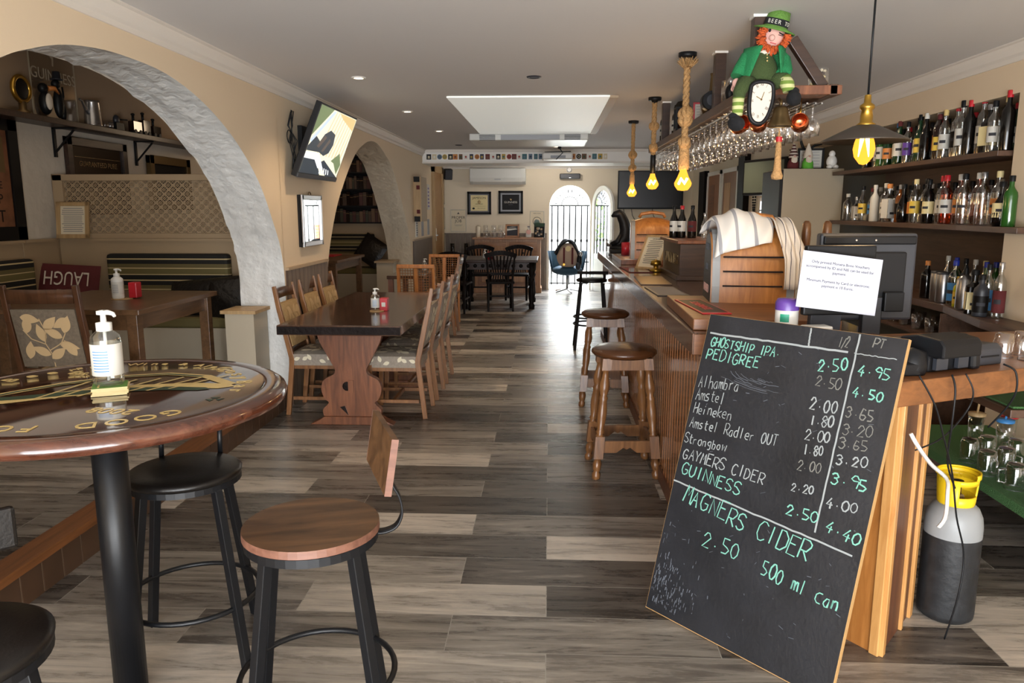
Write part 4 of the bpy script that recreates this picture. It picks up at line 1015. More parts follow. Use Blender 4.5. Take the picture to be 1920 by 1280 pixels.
def jug(t):
    b = MB(); b.lathe([(0, 0), (.085, 0), (.08, .02), (.065, .22), (.07, .24), (.06, .24), (0, .235)], 'silver', n=24); b.build('jug_body', t)
    b = MB(); b.tube([(0, -.06, .12), (0, -.11, .16), (0, -.15, .22), (0, -.19, .23)], [.02, .016, .012, .01], 'silver', 8); b.build('spout', t)
    b = MB(); b.tube([(0, .06, .2), (0, .12, .2), (0, .13, .15), (0, .12, .08), (0, .07, .07)], .008, 'silver', 8); b.build('handle', t)
silhouette('metal_jug', 'tall silver jug with spout and square handle on the alcove shelf', 'jug', (SX, 7.28, SZ), jug)
def cat_fig(t):
    b = MB(); b.ell((0, 0, .15), .04, .05, .13, 'black'); b.ell((0, -.02, .31), .035, .04, .04, 'black'); b.ell((0, .05, .08), .03, .03, .08, 'black'); b.tube([(0, .05, .15), (0, .08, .22), (0, .07, .3)], .008, 'black', 6); b.build('body', t)
    b = MB(); b.lathe([(.05, .35), (.055, .355), (.035, .36), (.03, .42), (0, .42)], 'dgrey'); b.build('hat', t)
silhouette('figurine', 'black standing figurine with a grey hat on the alcove shelf', 'figurine', (SX, 6.78, SZ), cat_fig)
def toucan(t):
    b = MB(); b.ell((0, 0, .13), .05, .06, .1, 'black'); b.ell((0, -.02, .25), .04, .045, .045, 'black'); b.build('body', t)
    b = MB(); b.ell((.04, -.01, .14), .02, .04, .07, 'offw'); b.build('breast', t)
    b = MB(); b.tube([(.03, .0, .25), (.05, .06, .26), (.05, .12, .22)], [.022, .02, .006], 'orange', 8); b.build('beak', t)
silhouette('figurine', 'black and white bird figurine with an orange beak on the alcove shelf', 'figurine', (SX, 6.6, SZ), toucan)
def clock_fig(t):
    b = MB(); b.lathe([(0, 0), (.06, 0), (.06, .02), (.03, .04), (.03, .1), (0, .1)], 'bronze'); b.build('stand', t)
    b = MB(); b.tube([(.0, .1 * math.cos(a), .2 + .1 * math.sin(a)) for a in [k * PI / 10 for k in range(20)]], .02, 'brass', 8, True); b.build('rim', t)
    b = MB(); b.ell((0, 0, .2), .02, .09, .09, 'frameblk'); b.build('dial', t)
silhouette('trophy_ornament', 'round gilded ornament on a stand at the far left of the shelf', 'ornament', (SX, 6.3, SZ), clock_fig)
def train(t, y0=0):
    for k, (l, h) in enumerate(((.16, .1), (.14, .13), (.16, .09))):
        y = k * .2
        b = MB(); b.box(-.03, .03, y, y + l, .03, .03 + h, 'bottlebrown'); b.cyl((0, y + l * .3, .03 + h), (0, y + l * .3, .09 + h), .014, 'black', n=8); b.ell((0, y + l * .3, .1 + h), .022, .022, .014, 'black', 8, 6)
        b.build('wagon', t)
        for yy in (y + .03, y + l - .03): b = MB(); b.cyl((-.035, yy, .025), (.035, yy, .025), .025, 'black', n=12); b.build('wheel', t)
silhouette('model_train', 'dark toy steam train standing at the right end of the shelf', 'ornament', (SX, 7.95, SZ), train)
def tank(t):
    b = MB(); b.box(-.04, .04, -.07, .07, 0, .08, 'black'); b.ell((0, 0, .11), .03, .04, .05, 'dgrey'); b.cyl((0, .04, .12), (0, .2, .13), .008, 'black', n=8); b.build('body', t)
silhouette('ornament', 'small dark engine ornament between jug and toy train on the shelf', 'ornament', (SX, 7.68, SZ), tank)
for i, (y, lab) in enumerate(((7.47, 'small shiny glass beside the silver jug on the alcove shelf'), (7.56, 'small shiny glass nearer the toy train on the alcove shelf'))):
    b = MB(); b.lathe([(0, 0), (.03, 0), (.035, .07), (.033, .07), (.028, .006), (0, .006)], 'silver' if i else 'glass', n=16); tag(b.build('shot_glass', loc=(SX, y, SZ)), lab, 'glass', 'small glasses on the alcove shelf')

# second booth seen through the smaller arch
Y2 = 12.3
t = thing('booth_bench', 'built-in striped bench seen through the smaller arch', 'bench', (-3.45, Y2, PLAT))
b = MB(); b.box(-1.0, 1.02, -.5, -.03, 0, .38, 'panelw'); b.build('bench_base', t)
b = MB(); b.box(-1.0, 1.02, -.03, .08, 0, 1.16, 'panel'); b.build('back_panel', t)
b = MB(); b.box(-.95, .98, -.5, -.04, .38, .47, 'stripey'); b.build('seat_cushion', t, .02)
b = MB(); b.box(-.9, .62, -.13, -.03, .6, 1.0, 'stripe'); b.build('back_cushion', t, .03)
t = thing('bench_end_pier', 'small beige boxed pier with flat cap inside the smaller arch', 'pier', (-2.37, 11.05, PLAT))
b = MB(); b.box(-.13, .11, -.18, .2, 0, .62, 'panelw'); b.build('body', t); b = MB(); b.box(-.155, .135, -.205, .21, .62, .645, 'panel'); b.build('cap', t)
t = thing('alcove_table', 'brown table inside the smaller arch with a red cloth on it', 'table', (-3.05, 9.9, PLAT))
b = MB(); b.box(-.45, .45, -.7, .7, .725, .76, 'alcwood'); b.build('tabletop', t, .004)
b = MB(); b.box(-.39, .39, -.64, .64, .62, .725, 'alcwood'); b.build('apron', t)
for sx in (-1, 1):
    for sy in (-1, 1):
        b = MB(); b.box(sx * .38 - .035, sx * .38 + .035, sy * .62 - .035, sy * .62 + .035, 0, .725, 'alcwood'); b.build('leg', t, .003)
b = MB(); b.box(-.28, .28, -.2, .2, 0, .012, 'red'); tag(b.build('placemat', bevel=.004, loc=(-3.15, 10.2, PLAT + .76)), 'rust red cloth lying on the table inside the smaller arch', 'placemat')
cushion('scatter_cushion', 'dark tilted cushion with tan pattern on the bench inside the smaller arch', (-2.78, Y2 - .55, PLAT + .75), (R(-20), R(28), R(-25)), .46, .42, .12, 'blackcloth')
# bookcase above the second booth
t = thing('bookcase', 'tall dark bookcase full of old books behind the smaller arch', 'bookcase', (-3.6, Y2 + .06, PLAT + 1.16))
b = MB(); b.box(-.9, 1.1, .02, .04, 0, 1.45, 'frameblk'); b.box(-.9, -.86, -.2, .03, 0, 1.45, 'frameblk'); b.box(1.06, 1.1, -.2, .03, 0, 1.45, 'frameblk'); b.build('carcass', t)
for i in range(6):
    b = MB(); b.box(-.86, 1.06, -.2, .02, i * .262, i * .262 + .022, 'frameblk'); b.build('shelf', t)
rnd = random.Random(11); bm_ = [M['bottlebrown'], mat('maroon_book', '#4a211a', .6), mat('brown_book', '#4a3422', .6), mat('olive_book', '#3a3524', .6), mat('tan_book', '#6b4e36', .6)]
RN = ['lowest', 'second', 'third', 'fourth', 'top']
for r_ in range(5):
    x = -.7; k = 0
    while x < 1.0:
        wv = rnd.uniform(.035, .065); h = rnd.uniform(.16, .215)
        k += 1; k2 = k
        b = MB(); b.box(0, wv - .004, 0, .13, 0, h, bm_[rnd.randrange(5)]); b.box(.001, wv - .005, -.001, .0, h * .75, h * .8, 'bronze')
        tag(b.build('book', bevel=.002, loc=(-3.6 + x, Y2 + .06 - .17, PLAT + 1.16 + r_ * .262 + .0225)), 'old dark book, %s from the left on the %s bookcase shelf' % (ORD[k], RN[r_]), 'book', 'old books behind the smaller arch')
        x += wv

# ================================================================== LEFT WALL: TELEVISION, MIRROR
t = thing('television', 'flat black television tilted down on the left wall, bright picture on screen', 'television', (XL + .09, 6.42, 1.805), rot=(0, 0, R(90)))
# local x along wall (+x = away... world +y), local -y faces the room after rotation
tilt = math.atan2(.22, .535)
TM = Matrix.Rotation(tilt, 4, 'X')
wt, ht = 1.07, .60
b = MB(); b.X = TM; b.box(-wt / 2, wt / 2, -.012, .035, 0, ht, 'blackp'); b.box(-wt / 2 + .1, wt / 2 - .1, .035, .07, .08, ht - .12, 'blackp'); b.build('housing', t, .004)
b = MB(); b.X = TM; b.box(-wt / 2, wt / 2, -.02, -.012, 0, .035, 'dgrey'); b.build('lower_bezel', t)
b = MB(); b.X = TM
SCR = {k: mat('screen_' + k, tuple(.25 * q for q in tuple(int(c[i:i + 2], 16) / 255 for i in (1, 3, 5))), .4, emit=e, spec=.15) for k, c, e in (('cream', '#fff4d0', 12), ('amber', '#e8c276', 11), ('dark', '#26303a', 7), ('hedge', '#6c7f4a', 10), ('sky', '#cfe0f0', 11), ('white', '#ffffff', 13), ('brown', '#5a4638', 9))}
x0, x1, z0, z1 = -wt / 2 + .015, wt / 2 - .015, .04, ht - .015
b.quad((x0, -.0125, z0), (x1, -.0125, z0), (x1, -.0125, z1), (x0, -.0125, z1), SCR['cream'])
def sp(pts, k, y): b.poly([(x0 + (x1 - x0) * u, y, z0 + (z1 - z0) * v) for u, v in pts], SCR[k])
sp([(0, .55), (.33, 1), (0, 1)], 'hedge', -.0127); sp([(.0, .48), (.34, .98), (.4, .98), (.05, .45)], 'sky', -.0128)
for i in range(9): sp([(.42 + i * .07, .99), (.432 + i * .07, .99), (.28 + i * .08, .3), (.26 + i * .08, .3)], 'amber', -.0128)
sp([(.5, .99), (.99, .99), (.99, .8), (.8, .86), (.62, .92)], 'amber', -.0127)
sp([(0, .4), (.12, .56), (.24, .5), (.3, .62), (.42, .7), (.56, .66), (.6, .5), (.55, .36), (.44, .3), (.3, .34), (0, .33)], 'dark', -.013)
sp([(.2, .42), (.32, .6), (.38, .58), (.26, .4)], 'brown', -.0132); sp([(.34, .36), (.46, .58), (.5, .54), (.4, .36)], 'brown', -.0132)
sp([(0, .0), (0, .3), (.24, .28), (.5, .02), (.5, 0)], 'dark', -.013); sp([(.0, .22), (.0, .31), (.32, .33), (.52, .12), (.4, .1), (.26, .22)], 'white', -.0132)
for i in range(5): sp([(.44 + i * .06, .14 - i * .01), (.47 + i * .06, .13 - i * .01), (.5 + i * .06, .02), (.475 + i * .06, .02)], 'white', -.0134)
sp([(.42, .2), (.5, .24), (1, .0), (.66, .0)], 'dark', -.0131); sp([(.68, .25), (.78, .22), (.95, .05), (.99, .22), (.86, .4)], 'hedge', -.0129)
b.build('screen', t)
b = MB(); b.box(-.16, .16, .05, .085, .12, .42, 'black'); b.box(-.05, .05, -.02, .08, .16, .36, 'black'); b.build('wall_bracket', t)
b = MB(); rnd = random.Random(2)
for k in range(5):
    b.tube([(-.42 + rnd.uniform(-.07, .07), rnd.uniform(.02, .07), .5 - q * .11) for q in range(5)], .004, 'black', 5)
b.tube([(-.5 + .05 * math.cos(a), .04, .3 + .05 * math.sin(a)) for a in [q * PI / 6 for q in range(12)]], .004, 'black', 5, True); b.build('cable', t)
t = thing('wall_mirror', 'small upright mirror with silvery frame on the left wall, below the television', 'mirror', (XL, 6.45, 1.245), rot=(0, 0, R(90)))
b = MB(); W2 = .27
for a0, a1, c0, c1 in ((-W2, W2, 0, .04), (-W2, W2, .385, .425), (-W2, -W2 + .035, 0, .425), (W2 - .035, W2, 0, .425)): b.box(a0, a1, -.045, -.02, c0, c1, 'steel')
b.build('frame', t, .004)
b = MB(); b.box(-W2, W2, -.03, 0, .0, .425, 'frameblk'); b.build('backing', t)
b = MB(); b.box(-W2 + .03, W2 - .03, -.033, -.031, .03, .395, 'mirror'); b.build('mirror_glass', t)
b = MB(); b.tube([(.03 * math.cos(a), -.02, .43 + .022 * math.sin(a)) for a in [k * PI / 8 for k in range(9)]], .005, 'bronze', 6); b.build('hanging_ring', t)

# ================================================================== FAR LEFT WALL
t = thing('dartboard_cabinet', 'shallow wooden wall box with dark corner fittings, far left wall', 'cabinet', (XL, 11.55, 1.37))
b = MB(); b.box(0, .11, 0, .5, 0, .67, 'frameoak'); b.build('cabinet_box', t, .004)
b = MB(); b.box(.11, .125, .0, .5, 0, .67, 'panel'); b.build('door', t, .003)
for z in (.0, .59):
    b = MB(); b.box(.01, .1, -.012, 0, z, z + .08, 'frameblk'); b.build('corner_bracket', t)
for z in (.12, .48):
    b = MB(); b.box(.05, .1, -.012, 0, z, z + .06, 'burg'); b.build('latch', t)
for i, (y, z, h, w_, m, l) in enumerate(((12.95, 1.55, .42, .22, 'purple', 'purple and white printed poster between the wooden cabinet and the side door'), (11.75, 1.13, .25, .16, 'greyink', 'thin white framed notice above the dark panelling, nearest the arch'), (12.3, 1.13, .26, .16, 'grey', 'grey framed notice above the panelling, middle of the row'), (12.9, 1.13, .26, .16, 'grey', 'grey framed notice above the panelling beside the side door'))):
    t = thing('wall_notice', l, 'notice', (XL, y, z), rot=(0, 0, R(90)))
    b = MB(); b.box(-w_ / 2, w_ / 2, -.012, 0, 0, h, 'whitelab' if i < 2 else 'grey'); b.build('sheet', t)
    b = MB(); rnd = random.Random(i)
    for k in range(6): b.box(-w_ * .4, w_ * rnd.uniform(.1, .42), -.0135, -.012, h * (.1 + k * .14), h * (.17 + k * .14), m)
    b.build('print', t)
t = thing('framed_picture', 'narrow dark framed picture beside the side door near the corner', 'picture', (XL, 14.68, 1.65), rot=(0, 0, R(90)))
b = MB(); b.box(-.11, .11, -.03, 0, 0, .5, 'framebr'); b.build('frame', t, .003); b = MB(); b.box(-.08, .08, -.034, -.03, .03, .47, 'panel'); b.build('print', t)
t = thing('framed_picture', 'narrow pale framed print below the dark one near the corner', 'picture', (XL, 14.68, 1.17), rot=(0, 0, R(90)))
b = MB(); b.box(-.11, .11, -.03, 0, 0, .42, 'grey'); b.build('frame', t, .003); b = MB(); b.box(-.08, .08, -.034, -.03, .03, .39, 'panelw'); b.build('print', t)
t = thing('wall_speaker', 'small black loudspeaker in the upper left corner of the back wall', 'speaker', (-1.95, 14.72, 2.12), rot=(R(12), 0, R(20)))
b = MB(); b.box(-.075, .075, -.07, .06, 0, .2, 'blackp'); b.build('housing', t, .015); b = MB(); b.box(-.065, .065, -.075, -.07, .01, .19, 'dgrey'); b.build('grille', t); b = MB(); b.cyl((0, .06, .1), (0, .11, .1), .02, 'black'); b.build('bracket', t)

# ================================================================== BACK WALL
t = thing('wall_aircon', 'white split air conditioner mounted high on the back wall', 'air conditioner', (-.99, YB, 2.025))
b = MB(); pr = [(0, .0), (-.12, .0), (-.2, .05), (-.215, .12), (-.205, .29), (-.17, .31), (0, .31)]
b.prism([(y, z) for y, z in pr], 'x', -.535, .535, 'acwhite'); b.build('casing', t, .012)
b = MB(); b.prism([(-.125, -.004), (-.205, .046), (-.21, .06), (-.13, .012)], 'x', -.47, .47, 'white_pl'); b.build('louvre_flap', t)
b = MB(); b.box(-.06, .06, -.2165, -.214, .085, .097, 'grey'); b.build('badge', t)
def art_whiskey(b, y, w, h):
    b.text('JAMESON', .062, 'frameblk', FT(0, y, h * .68)); b.ell((0, y, h * .54), .03, .001, .035, 'bronze', 12, 6); b.text('IRISH WHISKEY', .022, 'frameblk', FT(0, y, h * .44)); b.box(-.12, .12, y - .001, y, h * .36, h * .365, 'frameblk'); b.ell((-.11, y, h * .26), .025, .001, .02, 'frameblk', 12, 6); b.text('TRIPLE DISTILLED', .02, 'frameblk', FT(.04, y, h * .25))
def art_stout(b, y, w, h):
    b.text('GUINNESS', .055, 'whitelab', FT(0, y, h * .46)); b.poly([(-.02, y, h * .66), (.02, y, h * .64), (.012, y, h * .57), (0, y, h * .58)], 'bronze'); b.text('DRAUGHT', .018, 'greyink', FT(0, y, h * .38))
picture('framed_sign', 'dark framed gold whiskey label hanging on the back wall, left of the pair', (-1.36, YB, 1.46), 0, .46, .43, .04, 'frameblk', 'cream2', .03, .025, 'greyink', art=art_whiskey)
picture('framed_sign', 'dark framed black stout sign with grey border, right of the pair', (-.75, YB, 1.475), 0, .47, .43, .04, 'frameblk', 'frameblk', .03, .03, 'grey', art=art_stout)
def art_proper(b, y, w, h):
    b.text('PROPER', .075, 'ink', FT(0, y, h * .58)); b.text('JOB', .08, 'ink', FT(0, y, h * .42)); b.poly([(-.03, y, h * .8), (.03, y, h * .8), (.01, y, h * .84), (0, y, h * .9), (-.01, y, h * .84)], 'ink'); b.box(-.08, .08, y - .001, y, h * .3, h * .31, 'greyink'); b.box(-.06, .06, y - .001, y, h * .25, h * .26, 'greyink')
picture('poster', 'cream poster with bold black lettering on the back wall', (-1.77, YB, 1.13), 0, .3, .42, .008, 'whitelab', 'paperc', .012, art=art_proper, cat='poster')
def art_tree(b, y, w, h):
    b.text('REAL ALES', .03, 'ink', FT(0, y, h * .88)); b.tube([(.08 * math.cos(a), y, h * .55 + .08 * math.sin(a)) for a in [k * PI / 10 for k in range(20)]], .004, 'ink', 4, True); b.poly([(-.06, y, h * .45), (.06, y, h * .45), (.04, y, h * .6), (-.02, y, h * .64), (-.05, y, h * .58)], 'green')
picture('poster', 'small cream poster with a green emblem left of the arched doorway', (-.24, YB, 1.09), 0, .27, .43, .008, 'whitelab', 'paperc', .012, art=art_tree, cat='poster')
t = thing('centre_speaker', 'long black loudspeaker bar above the arched doorway', 'speaker', (.385, YB, 2.13)); b = MB(); b.box(-.195, .195, -.12, 0, 0, .095, 'blackp'); b.build('housing', t, .012); b = MB(); b.box(-.18, .18, -.124, -.12, .01, .085, 'dgrey'); b.build('grille', t); b = MB(); b.box(-.02, .02, -.126, -.123, .012, .024, 'silver'); b.build('badge', t)
t = thing('smoke_detector', 'round white disc sensor on the wall above the loudspeaker bar', 'sensor', (.37, YB, 2.30)); b = MB(); b.tube([(0, 0, 0), (0, -.02, 0)], .055, 'white_pl', 24); b.build('base', t); b = MB(); b.tube([(0, -.02, 0), (0, -.035, 0)], [.048, .035], 'white', 24); b.build('cover', t)
t = thing('wall_television', 'large black switched-off television on the back wall, right of the doorway', 'television', (1.92, YB, 1.56)); b = MB(); b.box(-.62, .62, -.06, -.02, 0, .72, 'blackp'); b.build('housing', t, .006)
b = MB(); b.box(-.6, .6, -.064, -.06, .03, .7, M.setdefault('screen_off', mat('dark_screen', '#17181c', .25))); b.build('screen', t); b = MB(); b.box(-.2, .2, -.02, 0, .2, .5, 'black'); b.build('wall_bracket', t)
b = MB()
for x in (-.5, -.35, .05): b.tube([(x, -.03, 0), (x + .02, -.02, -.12), (x + .07, -.02, -.2), (x + .05, -.015, -.35)], .006, 'dgrey', 5)
b.build('cable', t)
# beer mats along the beam
rnd = random.Random(21)
CM = [('navy', '#27304a'), ('red and cream', '#a0402f'), ('dark green', '#2f4a34'), ('gold', '#b99a44'), ('black', '#1c1a1a'), ('orange', '#c08040'), ('teal', '#3a6a70'), ('cream', '#d5c8a8'), ('maroon', '#6a2a2a'), ('grey blue', '#5f7486'), ('white', '#e4e2da'), ('brown', '#6b4a32')]
CMM = {n: mat('beer_mat_' + n.replace(' ', '_'), c, .6) for n, c in CM}
seq = [4, 7, 9, 3, 4, 5, 11, 10, 0, 5, 0, 8, 10, 4, 3, 1, 8, 10, 6, 9, 6, 9, 0, 8, 11, 3, 9, 5, 4, 11, 10, 6, 3, 7]
for i, ci in enumerate(seq):
    x = -1.95 + i * .086 + rnd.uniform(-.006, .006); nm = CM[ci][0]; rd = i in (2, 3, 9, 15, 28)
    t = thing('beer_mat', '%s beer mat, %s from the left on the white beam' % (('round ' if rd else 'square ') + nm, ORD[i + 1]), 'beer mat', (x, 12.45, 2.388), group='beer mats stuck along the white beam')
    b = MB()
    if rd: b.tube([(0, 0, 0), (0, -.004, 0)], .04, CMM[nm], 20); 
    else:
        hx_ = rnd.choice((.03, .036, .038)); b.box(-hx_, hx_, -.004, 0, -.042, .042, CMM[nm])
    b.build('card', t)
    b = MB(); c2 = CMM[CM[(ci + 3) % 12][0]]
    if rd: b.tube([(.018 * math.cos(a), -.0045, .018 * math.sin(a)) for a in [k * PI / 6 for k in range(12)]], .004, c2, 4, True)
    else: b.ell((0, -.004, 0), .018, .0012, .016, c2, 10, 4); b.box(-.02, .02, -.0052, -.004, -.026, -.02, c2)
    b.build('print', t)
# projector hanging in front of the beam
t = thing('projector', 'white projector hung from the ceiling on a black bracket before the beam', 'projector', (.11, 11.55, 2.275))
b = MB(); b.box(-.225, .225, -.14, .16, 0, .105, 'white_pl'); b.build('casing', t, .02)
b = MB(); b.box(-.1, .12, -.143, -.139, .02, .06, 'grey'); b.build('vent', t)
b = MB(); b.bar((-.19, -.02, .115), (.2, -.02, .125), .02, .012, 'black'); b.bar((.08, 0, .1), (.0, 0, .225), .016, .016, 'black'); b.bar((-.02, -.145, .0), (.08, -.145, .1), .012, .012, 'black'); b.ell((.03, 0, .18), .03, .03, .02, 'black', 10, 6); b.build('ceiling_bracket', t)

# ================================================================== SIDEBOARD AND WHAT STANDS ON IT
t = thing('sideboard', 'waxed pine sideboard with two panelled fronts against the back wall', 'sideboard', (-.78, 14.44, 0))
b = MB(); b.box(-.62, .62, -.22, .22, 0.08, 1.0, 'sidelite'); b.build('carcass', t, .004)
b = MB(); b.box(-.66, .66, -.25, .24, 1.0, 1.035, 'sidepine'); b.build('top', t, .006)
b = MB(); b.box(-.64, .64, -.24, .23, 0, .1, 'sidelite'); b.build('plinth', t, .004)
for sx in (-1, 1):
    b = MB(); x = sx * .29
    b.box(x - .26, x + .26, -.235, -.22, .56, .95, 'sidepine'); b.box(x - .2, x + .2, -.245, -.235, .62, .88, 'sidelite'); d_ = b.build('drawer', t, .004)
    b = MB(); b.ell((x, -.25, .75), .022, .018, .022, 'framebr', 12, 8); b.build('knob', d_)
    b = MB(); b.box(x - .26, x + .26, -.235, -.22, .14, .54, 'sidepine'); b.box(x - .2, x + .2, -.245, -.235, .2, .48, 'sidelite'); b.build('door', t, .004)
ZS = 1.035
t = thing('pillar_candle', 'thick cream pillar candle at the left end of the pine sideboard', 'candle', (-1.34, 14.35, ZS)); b = MB(); b.lathe([(0, 0), (.042, 0), (.042, .2), (.035, .205), (0, .2)], 'wax'); b.build('wax_body', t); b = MB(); b.cyl((0, 0, .2), (0, 0, .22), .003, 'black', n=6); b.build('wick', t)
for i, (x, y, l) in enumerate(((-1.2, 14.34, 'first stack of upturned tumblers next to the candle'), (-1.05, 14.36, 'middle stack of upturned tumblers on the sideboard'), (-.92, 14.38, 'stack of upturned tumblers nearest the picture frame'))):
    for k in range(2):
        b = MB(); b.lathe([(.05, 0), (.042, .11), (0, .11)], 'glass', n=20); b.lathe([(.05, 0), (.0505, .006)], 'steel', n=20); b.lathe([(0, .105), (.04, .105)], 'steel', n=20)
        tag(b.build('tumbler', loc=(x, y, ZS + k * .112)), ('lower' if k == 0 else 'upper') + ' clear tumbler, ' + l, 'glass', 'stacked tumblers on the sideboard')
        b = MB(); b.lathe([(.05, 0), (.042, .11), (0, .11)], 'glass', n=20); b.lathe([(0, .105), (.04, .105)], 'steel', n=20)
        if k == 0: tag(b.build('tumbler', loc=(x + .055, y + .08, ZS)), 'clear tumbler behind the ' + l.replace('first stack', 'left stack'), 'glass', 'stacked tumblers on the sideboard')
def art_boat(b, y, w, h):
    b.poly([(-.1, y, h * .5), (.1, y, h * .62), (.06, y, h * .7), (-.1, y, h * .66)], 'whitelab'); b.poly([(-.1, y, h * .75), (.0, y, h * .82), (.1, y, h * .8), (.02, y, h * .78)], 'whitelab')
picture('framed_photograph', 'brown framed dark photograph with white shapes standing on the sideboard', (-.70, 14.42, ZS), 0, .26, .24, .03, 'sidepine', 'ink', .02, tilt=R(-6), art=art_boat)
for k, x in enumerate((-.78, -.70, -.62)):
    b = MB(); b.lathe([(0, 0), (.03, 0), (.034, .08), (.032, .08), (.028, .006), (0, .006)], 'glass', n=14); b.lathe([(.0, .004), (.03, .01)], 'steel', n=14)
    t3 = b.build('small_glass', loc=(x, 14.55, ZS)); tag(t3, 'small clear glass behind the framed photograph, ' + ('left', 'middle', 'right')[k] + ' of three', 'glass', 'glasses behind the photograph')
t = thing('photo_standee', 'little white card bottle stand with a pink disc on the sideboard', 'ornament', (-.39, 14.38, ZS)); b = MB(); b.box(-.05, .05, -.02, .02, 0, .12, 'whitelab'); b.lathe([(.03, .1), (.03, .14), (.015, .16), (.015, .19), (0, .19)], 'whitelab'); b.build('body', t, .003); b = MB(); b.tube([(0, -.022, .1), (0, -.03, .1)], .045, 'skin', 20); b.box(-.025, .025, -.018, .018, .19, .21, 'framebr'); b.build('disc', t)
t = thing('magazine_holder', 'black and green magazine holder leaning at the right end of the sideboard', 'magazine holder', (-.19, 14.36, ZS), rot=(R(-14), 0, R(-6))); b = MB(); b.box(-.1, .1, -.02, .02, 0, .27, 'frameblk'); b.build('holder', t, .004); b = MB(); b.box(-.09, .09, -.026, -.02, .2, .265, 'green')
rnd = random.Random(4)
for k in range(14): x = rnd.uniform(-.08, .05); z = rnd.uniform(.01, .16); b.box(x, x + .035, -.025, -.02, z, z + .035, rnd.choice(['whitelab', 'greyink', 'panel', 'dgrey']))
b.build('cover_print', t)
for x, y, l in ((-1.86, 14.55, 'tall black bottle in the far left corner, nearest the side door'), (-1.60, 14.6, 'tall black bottle in the far left corner, next to the pine sideboard')):
    t = thing('giant_bottle', l, 'bottle', (x, y, 0)); b = MB(); b.lathe([(0, 0), (.12, 0), (.12, .55), (.09, .66), (.035, .74), (.035, .9), (0, .9)], 'bottleblack'); b.build('glass_body', t); b = MB(); b.lathe([(.036, .82), (.037, .91), (0, .91)], 'bottleblack'); b.build('capsule', t)
    if x > -1.8: b = MB(); b.lathe([(.121, .5), (.112, .6)], 'whitelab', a0=R(-150), a1=R(-30), n=10); b.build('label_band', t)

# ================================================================== REAR DINING TABLE AND SLAT CHAIRS
t = thing('carved_table', 'antique dark wood table with turned legs in front of the sideboard', 'table', (-.80, 12.35, 0))
b = MB(); b.box(-.62, .62, -.56, .56, .735, .775, 'antique'); b.build('tabletop', t, .008)
b = MB(); b.box(-.56, .56, -.5, .5, .62, .735, 'antique')
for k in range(9): b.ell((-.48 + k * .12, -.5, .68), .03, .008, .03, 'ebony', 10, 6)
b.build('apron', t)
for sx in (-1, 1):
    for sy in (-1, 1):
        b = MB(); b.lathe([(0, 0), (.045, 0), (.05, .06), (.032, .09), (.048, .16), (.038, .3), (.03, .42), (.05, .47), (.03, .5), (.05, .55), (.052, .735), (0, .735)], 'ebony', (sx * .53, sy * .47, 0), 14); b.build('leg', t)
def slat_chair(label, loc, rz):
    t = thing('slat_chair', label, 'chair', loc, rz, group='black slat back chairs at the rear table')
    b = MB(); b.box(-.22, .22, -.2, .22, .42, .46, 'ebony'); b.build('seat', t, .015)
    for sx in (-1, 1):
        b = MB(); b.bar((sx * .19, -.25, 0), (sx * .18, -.19, .44), .03, .035, 'ebony', up=(0, 1, 0)); b.bar((sx * .18, -.19, .43), (sx * .215, -.27, .86), .03, .035, 'ebony', up=(0, 1, 0)); b.build('rear_post', t, .004)
        b = MB(); b.lathe([(0, 0), (.018, 0), (.022, .2), (.024, .42), (0, .42)], 'ebony', (sx * .18, .18, 0), 10); b.build('front_leg', t)
    b = MB(); n = 10
    for i in range(n):
        f = lambda x: (x, -.27 - .03 * (1 - (x / .24) ** 2), .85 + .055 * (1 - (x / .24) ** 2))
        b.bar(f(-.24 + .48 * i / n), f(-.24 + .48 * (i + 1) / n), .025, .07, 'ebony')
    b.build('crest_rail', t)
    for i in range(7):
        u = (i - 3) / 3; b = MB()
        p = [(u * .17, -.275 - .02 * (1 - u * u), .86), (u * .135, -.245, .72), (u * .10, -.215, .58), (u * .12, -.195, .46)]
        for k in range(3): b.bar(p[k], p[k + 1], .022, .01, 'ebony', up=(0, 1, 0))
        b.build('slat', t)
    b = MB(); b.box(-.15, .15, -.232, -.215, .56, .6, 'ebony'); b.build('mid_rail', t)
    b = MB(); b.box(-.17, .17, -.012, .012, .2, .225, 'ebony')
    for sx in (-1, 1): b.box(sx * .18 - .01, sx * .18 + .01, -.2, .18, .2, .225, 'ebony')
    b.build('stretcher', t)
    return t
sc = slat_chair('black slat back chair with its back to the camera at the rear table', (-.765, 11.78, 0), R(6))
dup(sc, 'black slat back chair at the near left of the rear table, beside the cane chairs', (-1.43, 11.49, 0), R(-6)); dup(sc, 'black slat back chair behind the rear table, right, facing the camera', (-.55, 13.16, 0), R(176)); dup(sc, 'black slat back chair behind the rear table, left, facing the camera', (-1.2, 13.16, 0), R(184))
b = MB()
sanitizer('sanitizer_bottle', 'tiny clear pump bottle on the rear antique table', (-1.02, 12.0, .775), .16)
for x, c in ((-.95, 'red'), (-.9, 'burg')):
    b = MB(); b.lathe([(0, 0), (.025, 0), (.025, .1), (.012, .12), (0, .12)], c, n=14); tag(b.build('sauce_bottle', loc=(x, 11.97, .775)), ('bright red' if c == 'red' else 'dark red') + ' sauce bottle standing on the rear antique table', 'bottle')

